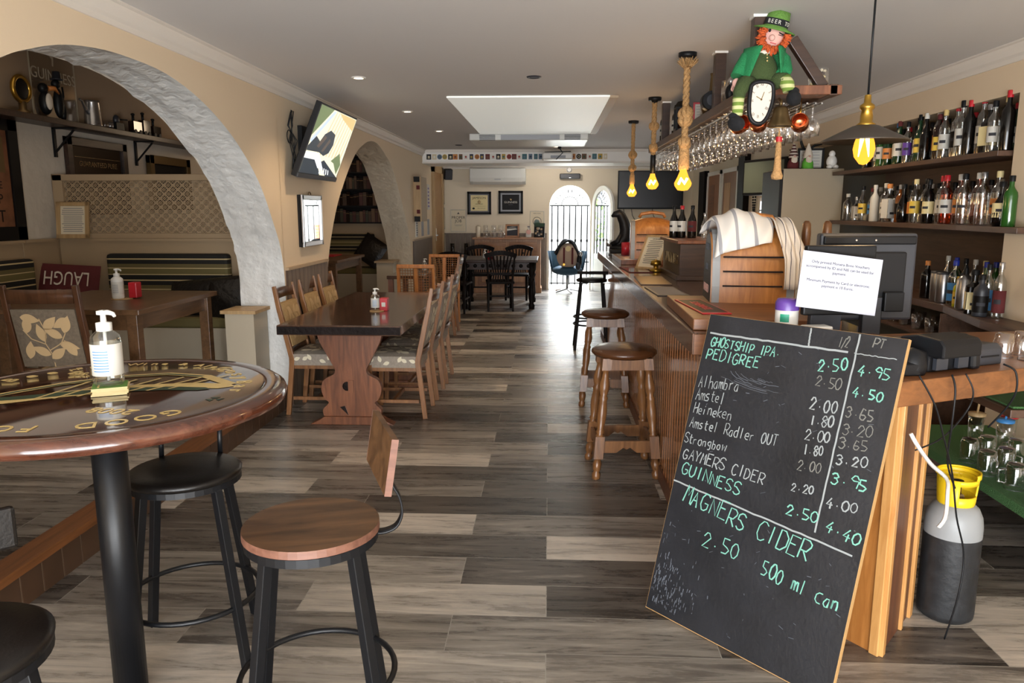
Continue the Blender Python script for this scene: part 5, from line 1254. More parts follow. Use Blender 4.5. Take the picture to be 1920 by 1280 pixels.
# cane chairs and small table below the second arch
t = thing('small_table', 'low reddish brown table under the smaller arch between the cane chairs', 'table', (-1.72, 9.45, 0))
b = MB(); b.box(-.22, .22, -.5, .5, .73, .77, 'walnut'); b.build('tabletop', t, .004)
for sx in (-1, 1):
    for sy in (-1, 1): b = MB(); b.box(sx * .18 - .03, sx * .18 + .03, sy * .45 - .03, sy * .45 + .03, 0, .73, 'trestle'); b.build('leg', t)
def cane_chair(label, loc, rz):
    t = thing('cane_chair', label, 'chair', loc, rz, group='cane back chairs under the smaller arch')
    for sx in (-1, 1):
        b = MB(); b.bar((sx * .2, -.22, 0), (sx * .2, -.2, .44), .032, .032, 'cane', up=(0, 1, 0)); b.bar((sx * .2, -.2, .43), (sx * .2, -.25, .92), .032, .03, 'cane', up=(0, 1, 0)); b.build('rear_post', t, .004)
        b = MB(); b.box(sx * .2 - .016, sx * .2 + .016, .17, .2, 0, .43, 'cane'); b.build('front_leg', t)
    b = MB(); b.bar((-.215, -.25, .92), (.215, -.25, .92), .035, .045, 'cane'); b.build('crest_rail', t, .008)
    b = MB(); b.box(-.22, .22, -.21, .22, .42, .46, 'rattan'); b.build('seat', t, .01)
    b = MB()
    for i in range(13): x = -.18 + i * .03; b.bar((x, -.206, .5), (x, -.247, .9), .006, .004, 'rattan', up=(0, 1, 0))
    for i in range(14): z = .51 + i * .03; y = -.206 - .041 * (z - .5) / .4; b.box(-.185, .185, y - .004, y + .002, z, z + .006, 'rattan')
    b.build('cane_panel', t)
    b = MB(); b.bar((0, -.2, .48), (0, -.247, .9), .04, .012, 'cane', up=(0, 1, 0)); b.build('splat', t)
    b = MB(); b.bar((-.19, -.203, .5), (.19, -.203, .5), .02, .04, 'cane'); b.build('lower_rail', t)
    return t
cc = cane_chair('orange cane back chair nearer the camera under the smaller arch', (-1.50, 8.70, 0), R(0))
dup(cc, 'orange cane back chair farther away, next to the dark panelled wall', (-1.45, 10.2, 0), R(180))
dc2 = dining_chair('brown wooden chair with a curved rail, just beyond the tan chairs', (-1.40, 9.45, 0), R(90))
sanitizer('sanitizer_bottle', 'small pump bottle behind the nearer cane chair', (-1.58, 9.55, .77), .17)

# blue swivel armchair with backpack at the doorway
t = thing('swivel_armchair', 'blue upholstered swivel armchair in front of the bright doorway', 'armchair', (.345, 14.35, 0))
b = MB()
def tub(u, v):
    a = R(200 + 140 * u) ; a = R(-10 - 160 * u) if False else PI + PI * u
    r_ = .26 + .06 * v; hh = .42 + (.16 + .27 * math.sin(PI * u) ** 2 * 0 + .2) * v
    return (r_ * math.cos(a) * 1.05, r_ * math.sin(a) * -.8, hh)
b.grid(lambda u, v: tub(u, v), 20, 6, 'bluefab'); b.grid(lambda u, v: tuple(Vector(tub(1 - u, v)) * 1.0 + Vector((tub(1 - u, v)[0] * .12, tub(1 - u, v)[1] * .12, .0))), 20, 6, 'bluefab')
b.build('shell_back', t)
b = MB(); b.ell((0, 0, .42), .3, .27, .1, 'bluefab', 20, 8); b.build('seat', t)
b = MB(); b.cyl((0, 0, .05), (0, 0, .36), .025, 'steel'); b.build('post', t); b = MB()
for k in range(5): a = 2 * PI * k / 5; b.bar((0, 0, .07), (.26 * math.cos(a), .26 * math.sin(a), .02), .03, .025, 'steel')
b.build('star_base', t)
t = thing('backpack', 'beige canvas backpack with burgundy straps on the blue armchair', 'backpack', (.35, 14.18, .50))
b = MB(); b.ell((0, 0, .2), .21, .11, .24, 'canvas', 20, 12, -.85, 1); b.build('body', t); 
for x in (-.075, .08): b = MB(); b.box(x - .018, x + .018, -.118, -.1, .05, .36, 'burg'); b.build('strap', t, .004)
b = MB(); b.tube([(0, -.125, .34), (0, -.135, .34)], .05, 'cream2', 18); b.build('badge', t); b = MB(); b.tube([(-.075, -.12, .05 + .0), (-.075, -.13, .05)], .022, 'brass', 12); b.build('buckle', t)
t = thing('dark_jacket', 'dark jacket draped over the backpack and armchair back', 'jacket', (.33, 14.22, .52))
b = MB(); b.grid(lambda u, v: (-.22 + .44 * u + .02 * math.sin(9 * v), -.12 + .2 * v, .1 + .37 * math.sin(PI * (.04 + .92 * u)) ** .6 + .03 * v + .015 * math.sin(12 * u + 5 * v)), 14, 8, 'blackfelt'); b.build('cloth', t)
sol = t.children[0].modifiers.new('thick', 'SOLIDIFY'); sol.thickness = .03
b = MB(); b.ell((.2, .03, .12), .05, .04, .12, 'black', 12, 8); b.ell((.18, .02, .02), .05, .05, .08, 'dgrey', 12, 8); b.ell((.22, .02, .24), .04, .03, .05, 'silver', 12, 8); tag(b.build('camera_bag', loc=(.36, 14.05, .50)), 'small black bag hanging at the right of the backpack', 'bag')

# ================================================================== THE BAR
BZ = 1.05; RZ = 1.0; BX = .597
t = thing('bar_counter', 'long wooden bar counter with boarded front and glossy dark top', 'bar counter', (0, 0, 0))
b = MB(); b.prism([(BX, 3.1), (1.35, 3.1), (1.35, 9.35), (BX, 9.35)], 'z', BZ - .03, BZ, 'barwood'); b.build('counter_top', t, .004)
b = MB(); b.box(BX - .004, BX + .035, 3.1, 9.35, BZ - .092, BZ - .002, 'fascia'); b.box(BX, 1.35, 3.096, 3.13, BZ - .092, BZ - .004, 'counterw'); b.build('fascia', t, .003)
b = MB(); y = 3.22
while y < 9.3:
    b.box(.657, .672, y + .004, min(y + .070, 9.3), .08, BZ - .04, 'slat'); b.box(.6563, .66, y - .0022, y + .0022, .08, BZ - .04, 'slatgap'); y += .074
b.box(.664, .69, 3.2, 9.3, 0, BZ - .03, 'slatgap'); b.box(.645, .67, 3.2, 9.3, 0, .085, 'darkply'); b.build('front_panel', t)
b = MB(); b.box(.67, 1.3, 9.26, 9.3, 0, BZ - .03, 'slat'); b.build('end_panel', t)
# angled near end: boarded panel, pale corner trims, dark side
A = Vector((.672, 3.2, 0)); B_ = Vector((1.173, 2.491, 0)); C_ = Vector((1.405, 2.78, 0))
def wallseg(b, p, q, z0, z1, th, m):
    d = (q - p).normalized(); n = Vector((-d.y, d.x, 0)) * th; b.add([p + Vector((0, 0, z0)), q + Vector((0, 0, z0)), q + n + Vector((0, 0, z0)), p + n + Vector((0, 0, z0)), p + Vector((0, 0, z1)), q + Vector((0, 0, z1)), q + n + Vector((0, 0, z1)), p + n + Vector((0, 0, z1))], [(3, 2, 1, 0), (4, 5, 6, 7), (0, 1, 5, 4), (1, 2, 6, 5), (2, 3, 7, 6), (3, 0, 4, 7)], m)
b = MB(); wallseg(b, A, B_, 0, RZ - .08, .03, 'pine')
dAB = (B_ - A).normalized(); nAB = Vector((dAB.y, -dAB.x, 0))
b.build('angled_panel', t)
b = MB(); wallseg(b, B_ - dAB * .035 + nAB * .012, B_ + nAB * .012, 0, RZ - .08, .03, 'pinelite'); b.build('corner_trim', t, .003)
for k in (.25, .5, .75):
    b = MB(); q = A + (B_ - A) * k; wallseg(b, q - dAB * .02 + nAB * .008, q + dAB * .02 + nAB * .008, 0, RZ - .08, .01, 'pinelite'); b.build('panel_trim', t, .002)
b = MB(); wallseg(b, B_, C_, 0, RZ - .08, .03, 'darkply'); b.build('side_panel', t)
dBC = (C_ - B_).normalized(); nBC = Vector((dBC.y, -dBC.x, 0))
for k, w_ in ((0.0, .03), (.62, .018), (.93, .035)):
    b = MB(); q = B_ + (C_ - B_) * k; wallseg(b, q + nBC * .012, q + dBC * w_ + nBC * .012, 0, RZ - .08, .03, 'pinelite'); b.build('side_trim', t, .002)
# lower return counter towards the right
poly = [(.70, 3.1), (1.115, 2.43), (1.61, 2.66), (2.45, 3.05), (2.2, 3.55), (1.35, 3.4), (1.35, 3.1)]
b = MB(); b.prism(poly, 'z', RZ - .085, RZ, 'counterw'); b.build('return_top', t, .004)

# chalkboard leaning on the bar end
t = thing('chalkboard', 'large black chalkboard price list leaning against the end of the bar', 'chalkboard', (.391, 2.779, 0))
dv = Vector((.66307, -.74855, 0)); vv = Vector((.20984, .18589, .95990)); nv = dv.cross(vv)
t.matrix_world = Matrix(((dv.x, vv.x, nv.x, .391), (dv.y, vv.y, nv.y, 2.779), (dv.z, vv.z, nv.z, .006), (0, 0, 0, 1)))
BW, BL = .765, 1.185
b = MB(); b.box(0, BW, 0, BL, -.018, -.0012, 'rawedge'); b.build('board_edge', t)
b = MB(); b.box(.002, BW - .002, .003, BL - .001, -.002, 0, 'blackboard'); b.build('writing_surface', t)
CT = [('GHOSTSHIP IPA.', 1, 0.0327, 1.0622, 0.3392, 1.0566, 0.0353), ('PEDIGREE', 1, 0.0261, 1.0096, 0.2658, 1.0068, 0.0414), ('Alhambra', 0, 0.0207, 0.8948, 0.2035, 0.9082, 0.0452), ('Amstel', 0, 0.019, 0.8428, 0.1546, 0.8491, 0.0451), ('Heineken', 0, 0.0223, 0.7919, 0.1989, 0.7966, 0.0408), ('Amstel Radler OUT', 0, 0.0198, 0.7333, 0.4016, 0.7446, 0.0406), ('Strongbow', 0, 0.0105, 0.6709, 0.2058, 0.6774, 0.0365), ('GAYMERS CIDER', 2, 0.0195, 0.6086, 0.3845, 0.6041, 0.0403), ('GUINNESS', 1, 0.0279, 0.5487, 0.2988, 0.5396, 0.044), ('MAGNERS CIDER', 1, 0.0612, 0.4453, 0.6002, 0.3999, 0.063), ('2.50', 1, 0.1914, 0.3169, 0.3549, 0.3173, 0.0565), ('500 ml can', 1, 0.4426, 0.2979, 0.7359, 0.284, 0.0526), ('2.50', 1, 0.4898, 1.0367, 0.5928, 1.0542, 0.0456), ('2.50', 3, 0.4902, 0.9839, 0.5855, 0.9868, 0.04), ('2.00', 2, 0.4901, 0.8988, 0.5904, 0.907, 0.0488), ('1.80', 2, 0.5017, 0.8485, 0.5867, 0.8567, 0.0395), ('2.00', 2, 0.4945, 0.7941, 0.5874, 0.8037, 0.0394), ('1.80', 2, 0.502, 0.7451, 0.5736, 0.7561, 0.0392), ('2.00', 3, 0.491, 0.6895, 0.5781, 0.6947, 0.0391), ('2.20', 2, 0.4888, 0.6134, 0.5697, 0.6224, 0.0318), ('2.50', 1, 0.4887, 0.5285, 0.6067, 0.5369, 0.0387), ('4.95', 1, 0.6269, 1.0491, 0.736, 1.0469, 0.0386), ('4.50', 1, 0.6238, 0.9723, 0.7311, 0.974, 0.0384), ('3.65', 3, 0.6182, 0.8985, 0.7145, 0.9072, 0.0417), ('3.20', 3, 0.6176, 0.8438, 0.7192, 0.8536, 0.0381), ('3.65', 3, 0.6161, 0.7925, 0.7174, 0.8056, 0.038), ('3.20', 2, 0.6203, 0.7409, 0.7287, 0.754, 0.0378), ('3.95', 1, 0.6167, 0.6746, 0.7441, 0.6831, 0.0428), ('4.00', 2, 0.6193, 0.5973, 0.7249, 0.6037, 0.034), ('4.40', 1, 0.6327, 0.522, 0.7532, 0.5067, 0.0404), ('1/2', 3, 0.5404, 1.1292, 0.5762, 1.1288, 0.0398), ('PT', 3, 0.6559, 1.1459, 0.6984, 1.1431, 0.035)]
for s_, c, u0, v0, u1, v1, h in CT:
    if v0 < .3 and s_ == '2.50': v1 = v0
    b = MB(); hand_text(b, s_, u0, v0, min(u1, .752), v1, h * (.86 if u0 > .48 else 1), ['chalkw', 'chalkg', 'chalkw', 'chalkd'][c], .0046 if c in (1, 2) else .0034, .0009)
    b.build('chalk_writing', t)
rnd = random.Random(8)
for u0, v0, u1, v1, w in ((.02, 1.11, .58, 1.115, .007), (.6, 1.115, .74, 1.116, .003), (.4307, 1.181, .4352, 1.118, .006), (.607, 1.181, .6013, .5024, .006), (.0006, .513, .7366, .471, .006)):
    n = 24; b = MB(); b.ribbon([(u0 + (u1 - u0) * i / n + rnd.uniform(-.001, .001), v0 + (v1 - v0) * i / n + rnd.uniform(-.0015, .0015)) for i in range(n + 1)], w, 'chalkw', .0008); b.build('chalk_ruling', t)
b = MB()
for k in range(9):
    r_ = .05 + .013 * k; a0 = rnd.uniform(1.0, 1.3); b.ribbon([(.33 + r_ * 1.6 * math.cos(a), .985 + r_ * .4 * math.sin(a) + rnd.uniform(-.002, .002)) for a in [PI * a0 + q * .1 for q in range(rnd.randrange(5, 14))]], rnd.uniform(.001, .0022), 'chalks', .0005)
for k in range(140):  # window reflection at the lower left, painted as pale strokes
    u, v = abs(rnd.gauss(.0, .1)) + .012, abs(rnd.gauss(.1, .08)) + .02; l = rnd.uniform(.003, .02); b.ribbon([(u, v), (u + rnd.uniform(-.002, .002), v + l)], rnd.uniform(.0015, .004), 'chalks', .0004)
for k in range(70):
    u, v = rnd.uniform(.02, .74), rnd.uniform(.03, 1.15); b.ribbon([(u, v), (u + rnd.uniform(-.02, .02), v + rnd.uniform(-.01, .01))], rnd.uniform(.001, .0025), 'chalks', .0004)
b.build('smudges_and_sheen', t)['kind'] = 'stuff'

# bar stools with turned legs
def turned_stool(label, loc, rz):
    t = thing('bar_stool', label, 'stool', loc, rz, group='turned leg stools along the bar')
    H = .765
    b = MB(); b.lathe([(0, H), (.1, H - .002), (.165, H - .012), (.19, H - .03), (.192, H - .045), (.175, H - .062), (0, H - .066)], 'brownleather', n=40); b.build('seat', t)
    b = MB()
    for s_ in (-1, 1): b.box(-.11, .11, s_ * .115 - .01, s_ * .115 + .01, H - .13, H - .06, 'stoolwood'); b.box(s_ * .115 - .01, s_ * .115 + .01, -.11, .11, H - .13, H - .06, 'stoolwood')
    b.build('seat_rail', t)
    prof = [(.018, 0), (.024, .005), (.026, .03), (.017, .045), (.024, .06), (.027, .09), (.018, .115), (.026, .125), None, (.026, .255), (.018, .265), (.026, .28), (.019, .295), (.028, .36), (.029, .40), (.022, .46), (.027, .475), (.019, .49), (.028, .52), (.03, .55), (.02, .60), (.017, .625), (.026, .64)]
    top, bot = .112, .178
    for sx in (-1, 1):
        for sy in (-1, 1):
            b = MB(); sl = (bot - top) / H
            S = Matrix(((1, 0, -sx * sl, sx * bot), (0, 1, -sy * sl, sy * bot), (0, 0, 1, 0), (0, 0, 0, 1))); b.X = S
            b.lathe(prof[:8], 'stoolwood', n=14); b.lathe(prof[9:], 'stoolwood', n=14)
            b.box(-.027, .027, -.027, .027, .125, .255, 'stoolwood'); b.box(-.027, .027, -.027, .027, .64, H - .058, 'stoolwood'); b.build('leg', t)
    for ax in (0, 1):
        for s_ in (-1, 1):
            b = MB(); q = .163; pl = [(-.15, .225), (.15, .225), (.15, .155), (.06, .155), (.02, .185), (0, .175), (-.02, .185), (-.06, .155), (-.15, .155)]
            b.prism(pl, 'y' if ax == 0 else 'x', s_ * q - .01, s_ * q + .01, 'stoolwood'); b.build('stretcher', t, .002)
    return t
st = turned_stool('turned oak bar stool with brown padded seat, nearest to the chalkboard', (.448, 4.42, 0), R(4))
dup(st, 'turned oak bar stool with brown seat, second from the chalkboard', (.455, 6.05, 0), R(-3))
t = thing('bar_stool', 'slim black bar stool with a low back rail at the far bar end', 'stool', (.48, 8.5, 0), R(0))
b = MB(); b.lathe([(0, .80), (.15, .795), (.175, .78), (.17, .755), (0, .75)], 'blackleather', n=28); b.build('seat', t)
for sx in (-1, 1):
    for sy in (-1, 1):
        b = MB(); b.bar((sx * .12, sy * .11, .75), (sx * .185, sy * .17, 0), .03, .03, 'ebony'); b.build('leg', t, .003)
for zz in (.28, .36):
    b = MB(); r_ = .2 - .03 * (zz - .2); b.tube([(r_ * math.cos(k * PI / 14), r_ * math.sin(k * PI / 14), zz) for k in range(28)], .01, 'black', 6, True); b.build('foot_ring', t)
b = MB(); b.box(-.17, .17, -.19, -.16, .85, .885, 'ebony'); b.build('back_rail', t, .008)
for sx in (-.13, .13): b = MB(); b.bar((sx, -.14, .77), (sx, -.175, .86), .03, .02, 'ebony'); b.build('back_post', t)

# ================================================================== ON THE BAR
def barrel_font(name, label, loc, rz, face_m, wd, chalk=None, hoop='gasgrey'):
    """beer engine cover: half barrel lying along x, staves, hoops, domed top"""
    t = thing(name, label, 'beer pump housing', loc, rz)
    L_, D_, H_ = .40, .34, .43
    def sec(k):   # cross section (y, z), scaled
        pts = [(-D_ / 2 * k, 0.0), (-D_ / 2 * k * 1.04, H_ * .3), (-D_ / 2 * k * .95, H_ * .62 * k)]
        for i in range(0, 11):
            a = PI * (1 - i / 10); pts.append((D_ / 2 * k * .92 * math.cos(a), H_ * .68 * k + H_ * .32 * k * math.sin(a)))
        pts += [(D_ / 2 * k * .95, H_ * .62 * k), (D_ / 2 * k * 1.04, H_ * .3), (D_ / 2 * k, 0.0)]
        return pts
    b = MB(); n = 8; rows = []
    for i in range(n + 1):
        u = i / n; k = .9 + .1 * math.sin(PI * u); rows.append([(-L_ / 2 + L_ * u, y, z) for y, z in sec(k)])
    m_ = len(rows[0]); b.add([p for r_ in rows for p in r_], [(i * m_ + j, i * m_ + j + 1, (i + 1) * m_ + j + 1, (i + 1) * m_ + j) for i in range(n) for j in range(m_ - 1)], wd, True)
    b.build('stave_body', t)
    b = MB()
    for z in (.1, .17, .24): b.box(-L_ * .36, L_ * .34, -D_ * (.5225 if z < .2 else .515 if z < .3 else .495), -D_ * .45, z + .03, z + .037, 'walnutd')
    b.build('stave_gap', t)
    for sx in (-1, 1):
        b = MB(); x = sx * L_ * .44; pts = sec(.935)
        for j in range(len(pts) - 1): b.quad((x - .018, pts[j][0] * 1.02, pts[j][1] * 1.01), (x + .018, pts[j][0] * 1.02, pts[j][1] * 1.01), (x + .018, pts[j + 1][0] * 1.02, pts[j + 1][1] * 1.01), (x - .018, pts[j + 1][0] * 1.02, pts[j + 1][1] * 1.01), hoop)
        b.build('hoop', t)
        b = MB(); b.prism(sec(.9), 'x', sx * L_ / 2 - .02 * (sx > 0), sx * L_ / 2 + .02 * (sx < 0), face_m); b.build('end_face', t)
    b = MB(); b.tube([(-.12, 0, H_ - .005), (-.1, 0, H_ + .03), (0, 0, H_ + .045), (.1, 0, H_ + .03), (.12, 0, H_ - .005)], .016, wd, 8); b.build('top_handle', t)
    if chalk:
        b = MB()
        for j, (txt, z, c, s_) in enumerate(chalk): b.text(txt, s_, c, face((-L_ / 2 - .003, 0, z), (-1, 0, 0)))
        b.build('chalk_lettering', t)
    return t
barrel_font('barrel_font', 'honey wood barrel shaped pump housing with tea towels on it', (1.005, 3.88, BZ), R(-5), 'blackboard', 'pine', [('BEERS', .3, 'chalks', .05), ('ALES', .2, 'chalks', .05), ('NAMED', .09, 'skin', .06)])
barrel_font('barrel_font', 'barrel shaped wooden pump housing with steel end, farther along the bar', (.965, 7.25, BZ), R(-5), 'steel', 'pine')
# tap handles behind the big barrel
for x, y, l in ((1.30, 3.93, 'left wooden beer tap handle beside the large barrel housing'), (1.385, 3.88, 'right wooden beer tap handle beside the large barrel housing')):
    t = thing('tap_handle', l, 'beer tap', (x, y, BZ), group='wooden tap handles')
    b = MB(); b.lathe([(.008, .24), (.012, .27), (.02, .31), (.023, .38), (.02, .43), (.01, .445), (0, .445)], 'stoolwood', n=14); b.build('grip', t)
    b = MB(); b.lathe([(.012, .2), (.012, .25), (.008, .27)], 'silver', n=12); b.build('ferrule', t)
    b = MB(); b.cyl((0, 0, 0), (0, 0, .21), .02, 'black'); b.tube([(0, 0, .18), (0, -.06, .18), (0, -.08, .12)], .01, 'black', 8); b.build('tap_body', t)
# tea towels
def cloth(name, label, fn, m, cat='tea towel', th=.004):
    b = MB(); b.grid(fn, 26, 22, m); o = b.build(name); tag(o, label, cat); s_ = o.modifiers.new('thick', 'SOLIDIFY'); s_.thickness = th; s_.offset = 1; return o
def bz(x, y):   # top surface of the large barrel, world
    dy = (y - 3.88) / .17; return BZ + .43 * (.68 + .32 * math.sqrt(max(0, 1 - min(1, dy * dy))))
def drape(x, s_, off):
    # s_ < 0: hanging down the front; 0..1: over the dome from front to back
    if s_ < 0: y, z = -.176 - off, BZ + .292 + s_
    else: a = PI * (1 - s_); y, z = (.158 + off) * math.cos(a), BZ + .292 + (.14 + off) * math.sin(a)
    return 3.88 + y - (x - 1.0) * .09, z
def tw1(u, v):
    x = .80 + .265 * u + .02 * math.sin(4 * v)
    s0 = -.015 + .12 * u; s_ = s0 + (.78 - s0) * v
    off = .02 + .010 * math.sin(9 * u + 4 * v) * math.cos(5 * v) + .006 * math.sin(17 * u - 9 * v) + .06 * math.exp(-((u - .55) / .28) ** 2 - ((v - .72) / .3) ** 2)
    y, z = drape(x, s_, off)
    if x < .82: z -= (.82 - x) * .5; y += (.82 - x) * .3
    return (x, y, z)
cloth('tea_towel', 'crumpled white tea towel with broad grey stripes over the barrel housing', tw1, 'linen')
def tw2(u, v):
    s0 = .62; s_ = s0 - (s0 + .17) * v
    x = 1.075 + .085 * u + .05 * v + .035 * u * v + .008 * math.sin(9 * v)
    off = .022 + .010 * math.sin(15 * u + 3 * v)
    y, z = drape(x, s_, off); return (x, y, z)
cloth('tea_towel', 'white tea towel with thin dark stripes hanging down the barrel front', tw2, 'linen2')
# raised plinth with bar mats
t = thing('bar_plinth', 'low wooden raised step on the bar edge beside the chalkboard', 'plinth', (0, 0, 0))
b = MB(); b.prism([(.607, 3.17), (1.2, 3.12), (1.24, 4.02), (.63, 4.05)], 'z', BZ + .0005, BZ + .05, 'counterw'); b.build('board', t, .004)
def barmat(label, x0, y0, x1, y1, z, base, ink, txt, rz=0):
    t = thing('bar_runner', label, 'bar mat', ((x0 + x1) / 2, (y0 + y1) / 2, z), rz, group='rubber mats along the bar')
    w_, l_ = (x1 - x0) / 2, (y1 - y0) / 2
    b = MB(); b.box(-w_, w_, -l_, l_, 0, .006, base); b.build('mat_body', t, .002)
    b = MB(); b.box(-w_ * .86, w_ * .86, -l_ * .9, l_ * .9, .006, .0064, ink)
    if txt: b.text(txt, w_ * .9, base, Matrix.Translation((w_ * .3, 0, .0068)) @ Matrix.Rotation(R(90), 4, 'Z'))
    b.build('print', t)
barmat('red and black bar mat on the raised wooden step', .65, 3.3, .78, 3.82, BZ + .0505, 'red', 'frameblk', 'TENNENTS', R(4))
barmat('dark bar mat with pale border before the raised step', .63, 4.45, .82, 4.95, BZ, 'dgrey', 'greyink', '', R(2))
barmat('brown worn bar mat midway along the bar', .63, 5.1, .84, 5.75, BZ, 'framebr', 'bronze', '', R(-2))
barmat('dark burgundy bar mat near the framed notice on the bar', .63, 6.1, .82, 6.7, BZ, 'burg', 'bottlebrown', '', R(3))
b = MB(); b.box(-.05, .05, -.09, .09, 0, .01, 'whitelab'); b.box(-.04, .04, -.08, .08, .01, .011, 'cream2'); tag(b.build('menu_card', loc=(.83, 3.02, RZ + .0005), rot=(0, 0, R(50))), 'cream card lying on the lower counter behind the chalkboard corner', 'card')
# dark wooden stout box with lettering, bottles on top
t = thing('wooden_crate_box', 'dark wooden stout box with carved lettering standing on the bar', 'box', (1.03, 5.85, BZ))
b = MB(); b.box(-.1, .17, -.4, .4, .03, .26, 'framebr'); b.build('box_body', t, .004)
b = MB(); b.box(-.125, .19, -.43, .43, .26, .285, 'trestle'); b.build('lid', t, .005); b = MB(); b.box(-.12, .19, -.42, .42, 0, .035, 'framebr'); b.build('plinth', t, .004)
b = MB(); b.text('GUINNESS', .13, 'bronze', face((-.101, 0, .105), (-1, 0, 0)) @ Matrix.Diagonal((1.05, .85, 1, 1)), ext=.002); b.build('lettering', t)
LETTER = {}
def bottle(kind, label, loc, h, r, body, cap, lab, cat='bottle', group=None, name='spirit_bottle', band=(.2, .52), caph=.12):
    key = (kind, h, r, body, cap, lab, band, caph)
    if key in LETTER:
        return dup(LETTER[key], label, loc, random.Random(label).uniform(-.4, .4), group)
    t = thing(name, label, cat, loc, random.Random(label).uniform(-.4, .4), group); LETTER[key] = t
    b = MB(); nr = r * .36
    if kind == 'round': pr = [(0, 0), (r * .96, 0), (r, .02 * h), (r, .6 * h), (r * .92, .67 * h), (nr * 1.3, .76 * h), (nr, .8 * h), (nr, .97 * h)]
    elif kind == 'beer': pr = [(0, 0), (r * .96, 0), (r, .02 * h), (r, .5 * h), (r * .9, .58 * h), (nr * 1.25, .74 * h), (nr * .9, .9 * h), (nr * .9, .97 * h)]
    elif kind == 'long': pr = [(0, 0), (r * .96, 0), (r, .02 * h), (r, .52 * h), (r * .8, .62 * h), (nr * 1.1, .74 * h), (nr, .97 * h)]
    elif kind == 'bulb': pr = [(0, 0), (r * .8, 0), (r, .1 * h), (r * 1.02, .3 * h), (r * .85, .5 * h), (nr * 1.2, .66 * h), (nr, .74 * h), (nr, .96 * h)]
    else: pr = None
    if pr: b.lathe(pr, body, n=18)
    else:
        sq = .86 * r
        for z0, z1, k0, k1 in ((0, .62 * h, 1, 1), (.62 * h, .72 * h, 1, .45)):
            vs = []
            for z, k in ((z0, k0), (z1, k1)):
                for i in range(16):
                    a = 2 * PI * i / 16 + PI / 16; c_, s_ = math.cos(a), math.sin(a); q = (abs(c_) ** 5 + abs(s_) ** 5) ** -.2 * sq * k; vs.append((q * c_, q * s_, z))
            b.add(vs, [(i, (i + 1) % 16, 16 + (i + 1) % 16, 16 + i) for i in range(16)] + [tuple(range(16))[::-1], tuple(range(16, 32))], body, False)
        b.lathe([(nr * 1.2, .7 * h), (nr, .76 * h), (nr, .97 * h)], body, n=16)
    b.build('glass_body', t)
    if lab:
        b = MB()
        if pr: b.lathe([(r * 1.012, band[0] * h), (r * 1.012, band[1] * h)], lab, n=14, a0=R(95), a1=R(325)); b.lathe([(r * 1.02, (band[0] * .6 + band[1] * .4) * h), (r * 1.02, (band[0] * .4 + band[1] * .6) * h)], 'ink', n=8, a0=R(190), a1=R(255))
        else: q = .8 * r; b.box(-q, q, -.875 * r, -.865 * r, band[0] * h, band[1] * h, lab); b.box(-.875 * r, -.865 * r, -q, q, band[0] * h, band[1] * h, lab); b.box(-q * .5, q * .5, -.885 * r, -.872 * r, (band[0] + .1) * h, (band[0] + .16) * h, 'ink')
        b.build('label_band', t)
    b = MB(); b.lathe([(nr * 1.25, (1 - caph) * h), (nr * 1.28, (1 - caph * .1) * h), (nr * 1.1, h), (0, h)], cap, n=14); b.build('cap', t)
    return t
for i, (x, y, l) in enumerate(((.965, 5.98, 'dark ale bottle on the stout box, left of three'), (1.02, 5.95, 'dark ale bottle on the stout box, middle of three'), (1.09, 5.9, 'dark ale bottle on the stout box, right of three'))):
    bottle('beer', l, (x, y, BZ + .286), .245, .033, 'bottleblack', 'red' if i == 1 else 'black', 'whitelab' if i != 2 else 'burg', 'bottle', 'dark ale bottles on the stout box', 'beer_bottle')
bottle('beer', 'small clear bottle standing right of the dark ale bottles', (1.155, 5.75, BZ + .286), .19, .026, 'bottleclear', 'silver', 'whitelab', name='beer_bottle')
bottle('beer', 'dark ale bottle behind the others on the stout box', (1.045, 6.08, BZ + .286), .245, .033, 'bottlebrown', 'black', 'orange', name='beer_bottle')
picture('framed_notice', 'slim gilt framed typed notice leaning back on the bar top', (.83, 6.45, BZ + .001), R(-42), .235, .32, .018, 'frameoak', 'paperc', .014, tilt=R(-30), art=art_lines(13, 'ink', 'LICENSED', .02, .34))
b = MB(); b.lathe([(0, 0), (.05, 0), (.052, .02), (.02, .03), (.02, .05), (.045, .055), (.04, .09), (0, .1)], 'brass', n=18); tag(b.build('counter_bell', loc=(.87, 6.22, BZ)), 'small brass counter bell at the foot of the framed notice', 'bell')
t = thing('drip_tray', 'dark wooden drip tray under the farther barrel housing', 'tray', (.80, 7.5, BZ)); b = MB(); b.box(-.14, .3, -.5, .5, 0, .045, 'trestle'); b.build('tray_body', t, .004); b = MB(); b.box(-.1, .1, -.45, .45, .045, .049, 'steel'); b.build('grate', t)
b = MB(); b.lathe([(0, 0), (.042, 0), (.042, .125), (.038, .125), (.038, .01), (0, .01)], 'red', n=24); tag(b.build('red_cup', loc=(.77, 7.72, BZ + .05)), 'bright red cup on the bar beside the black statue', 'cup')
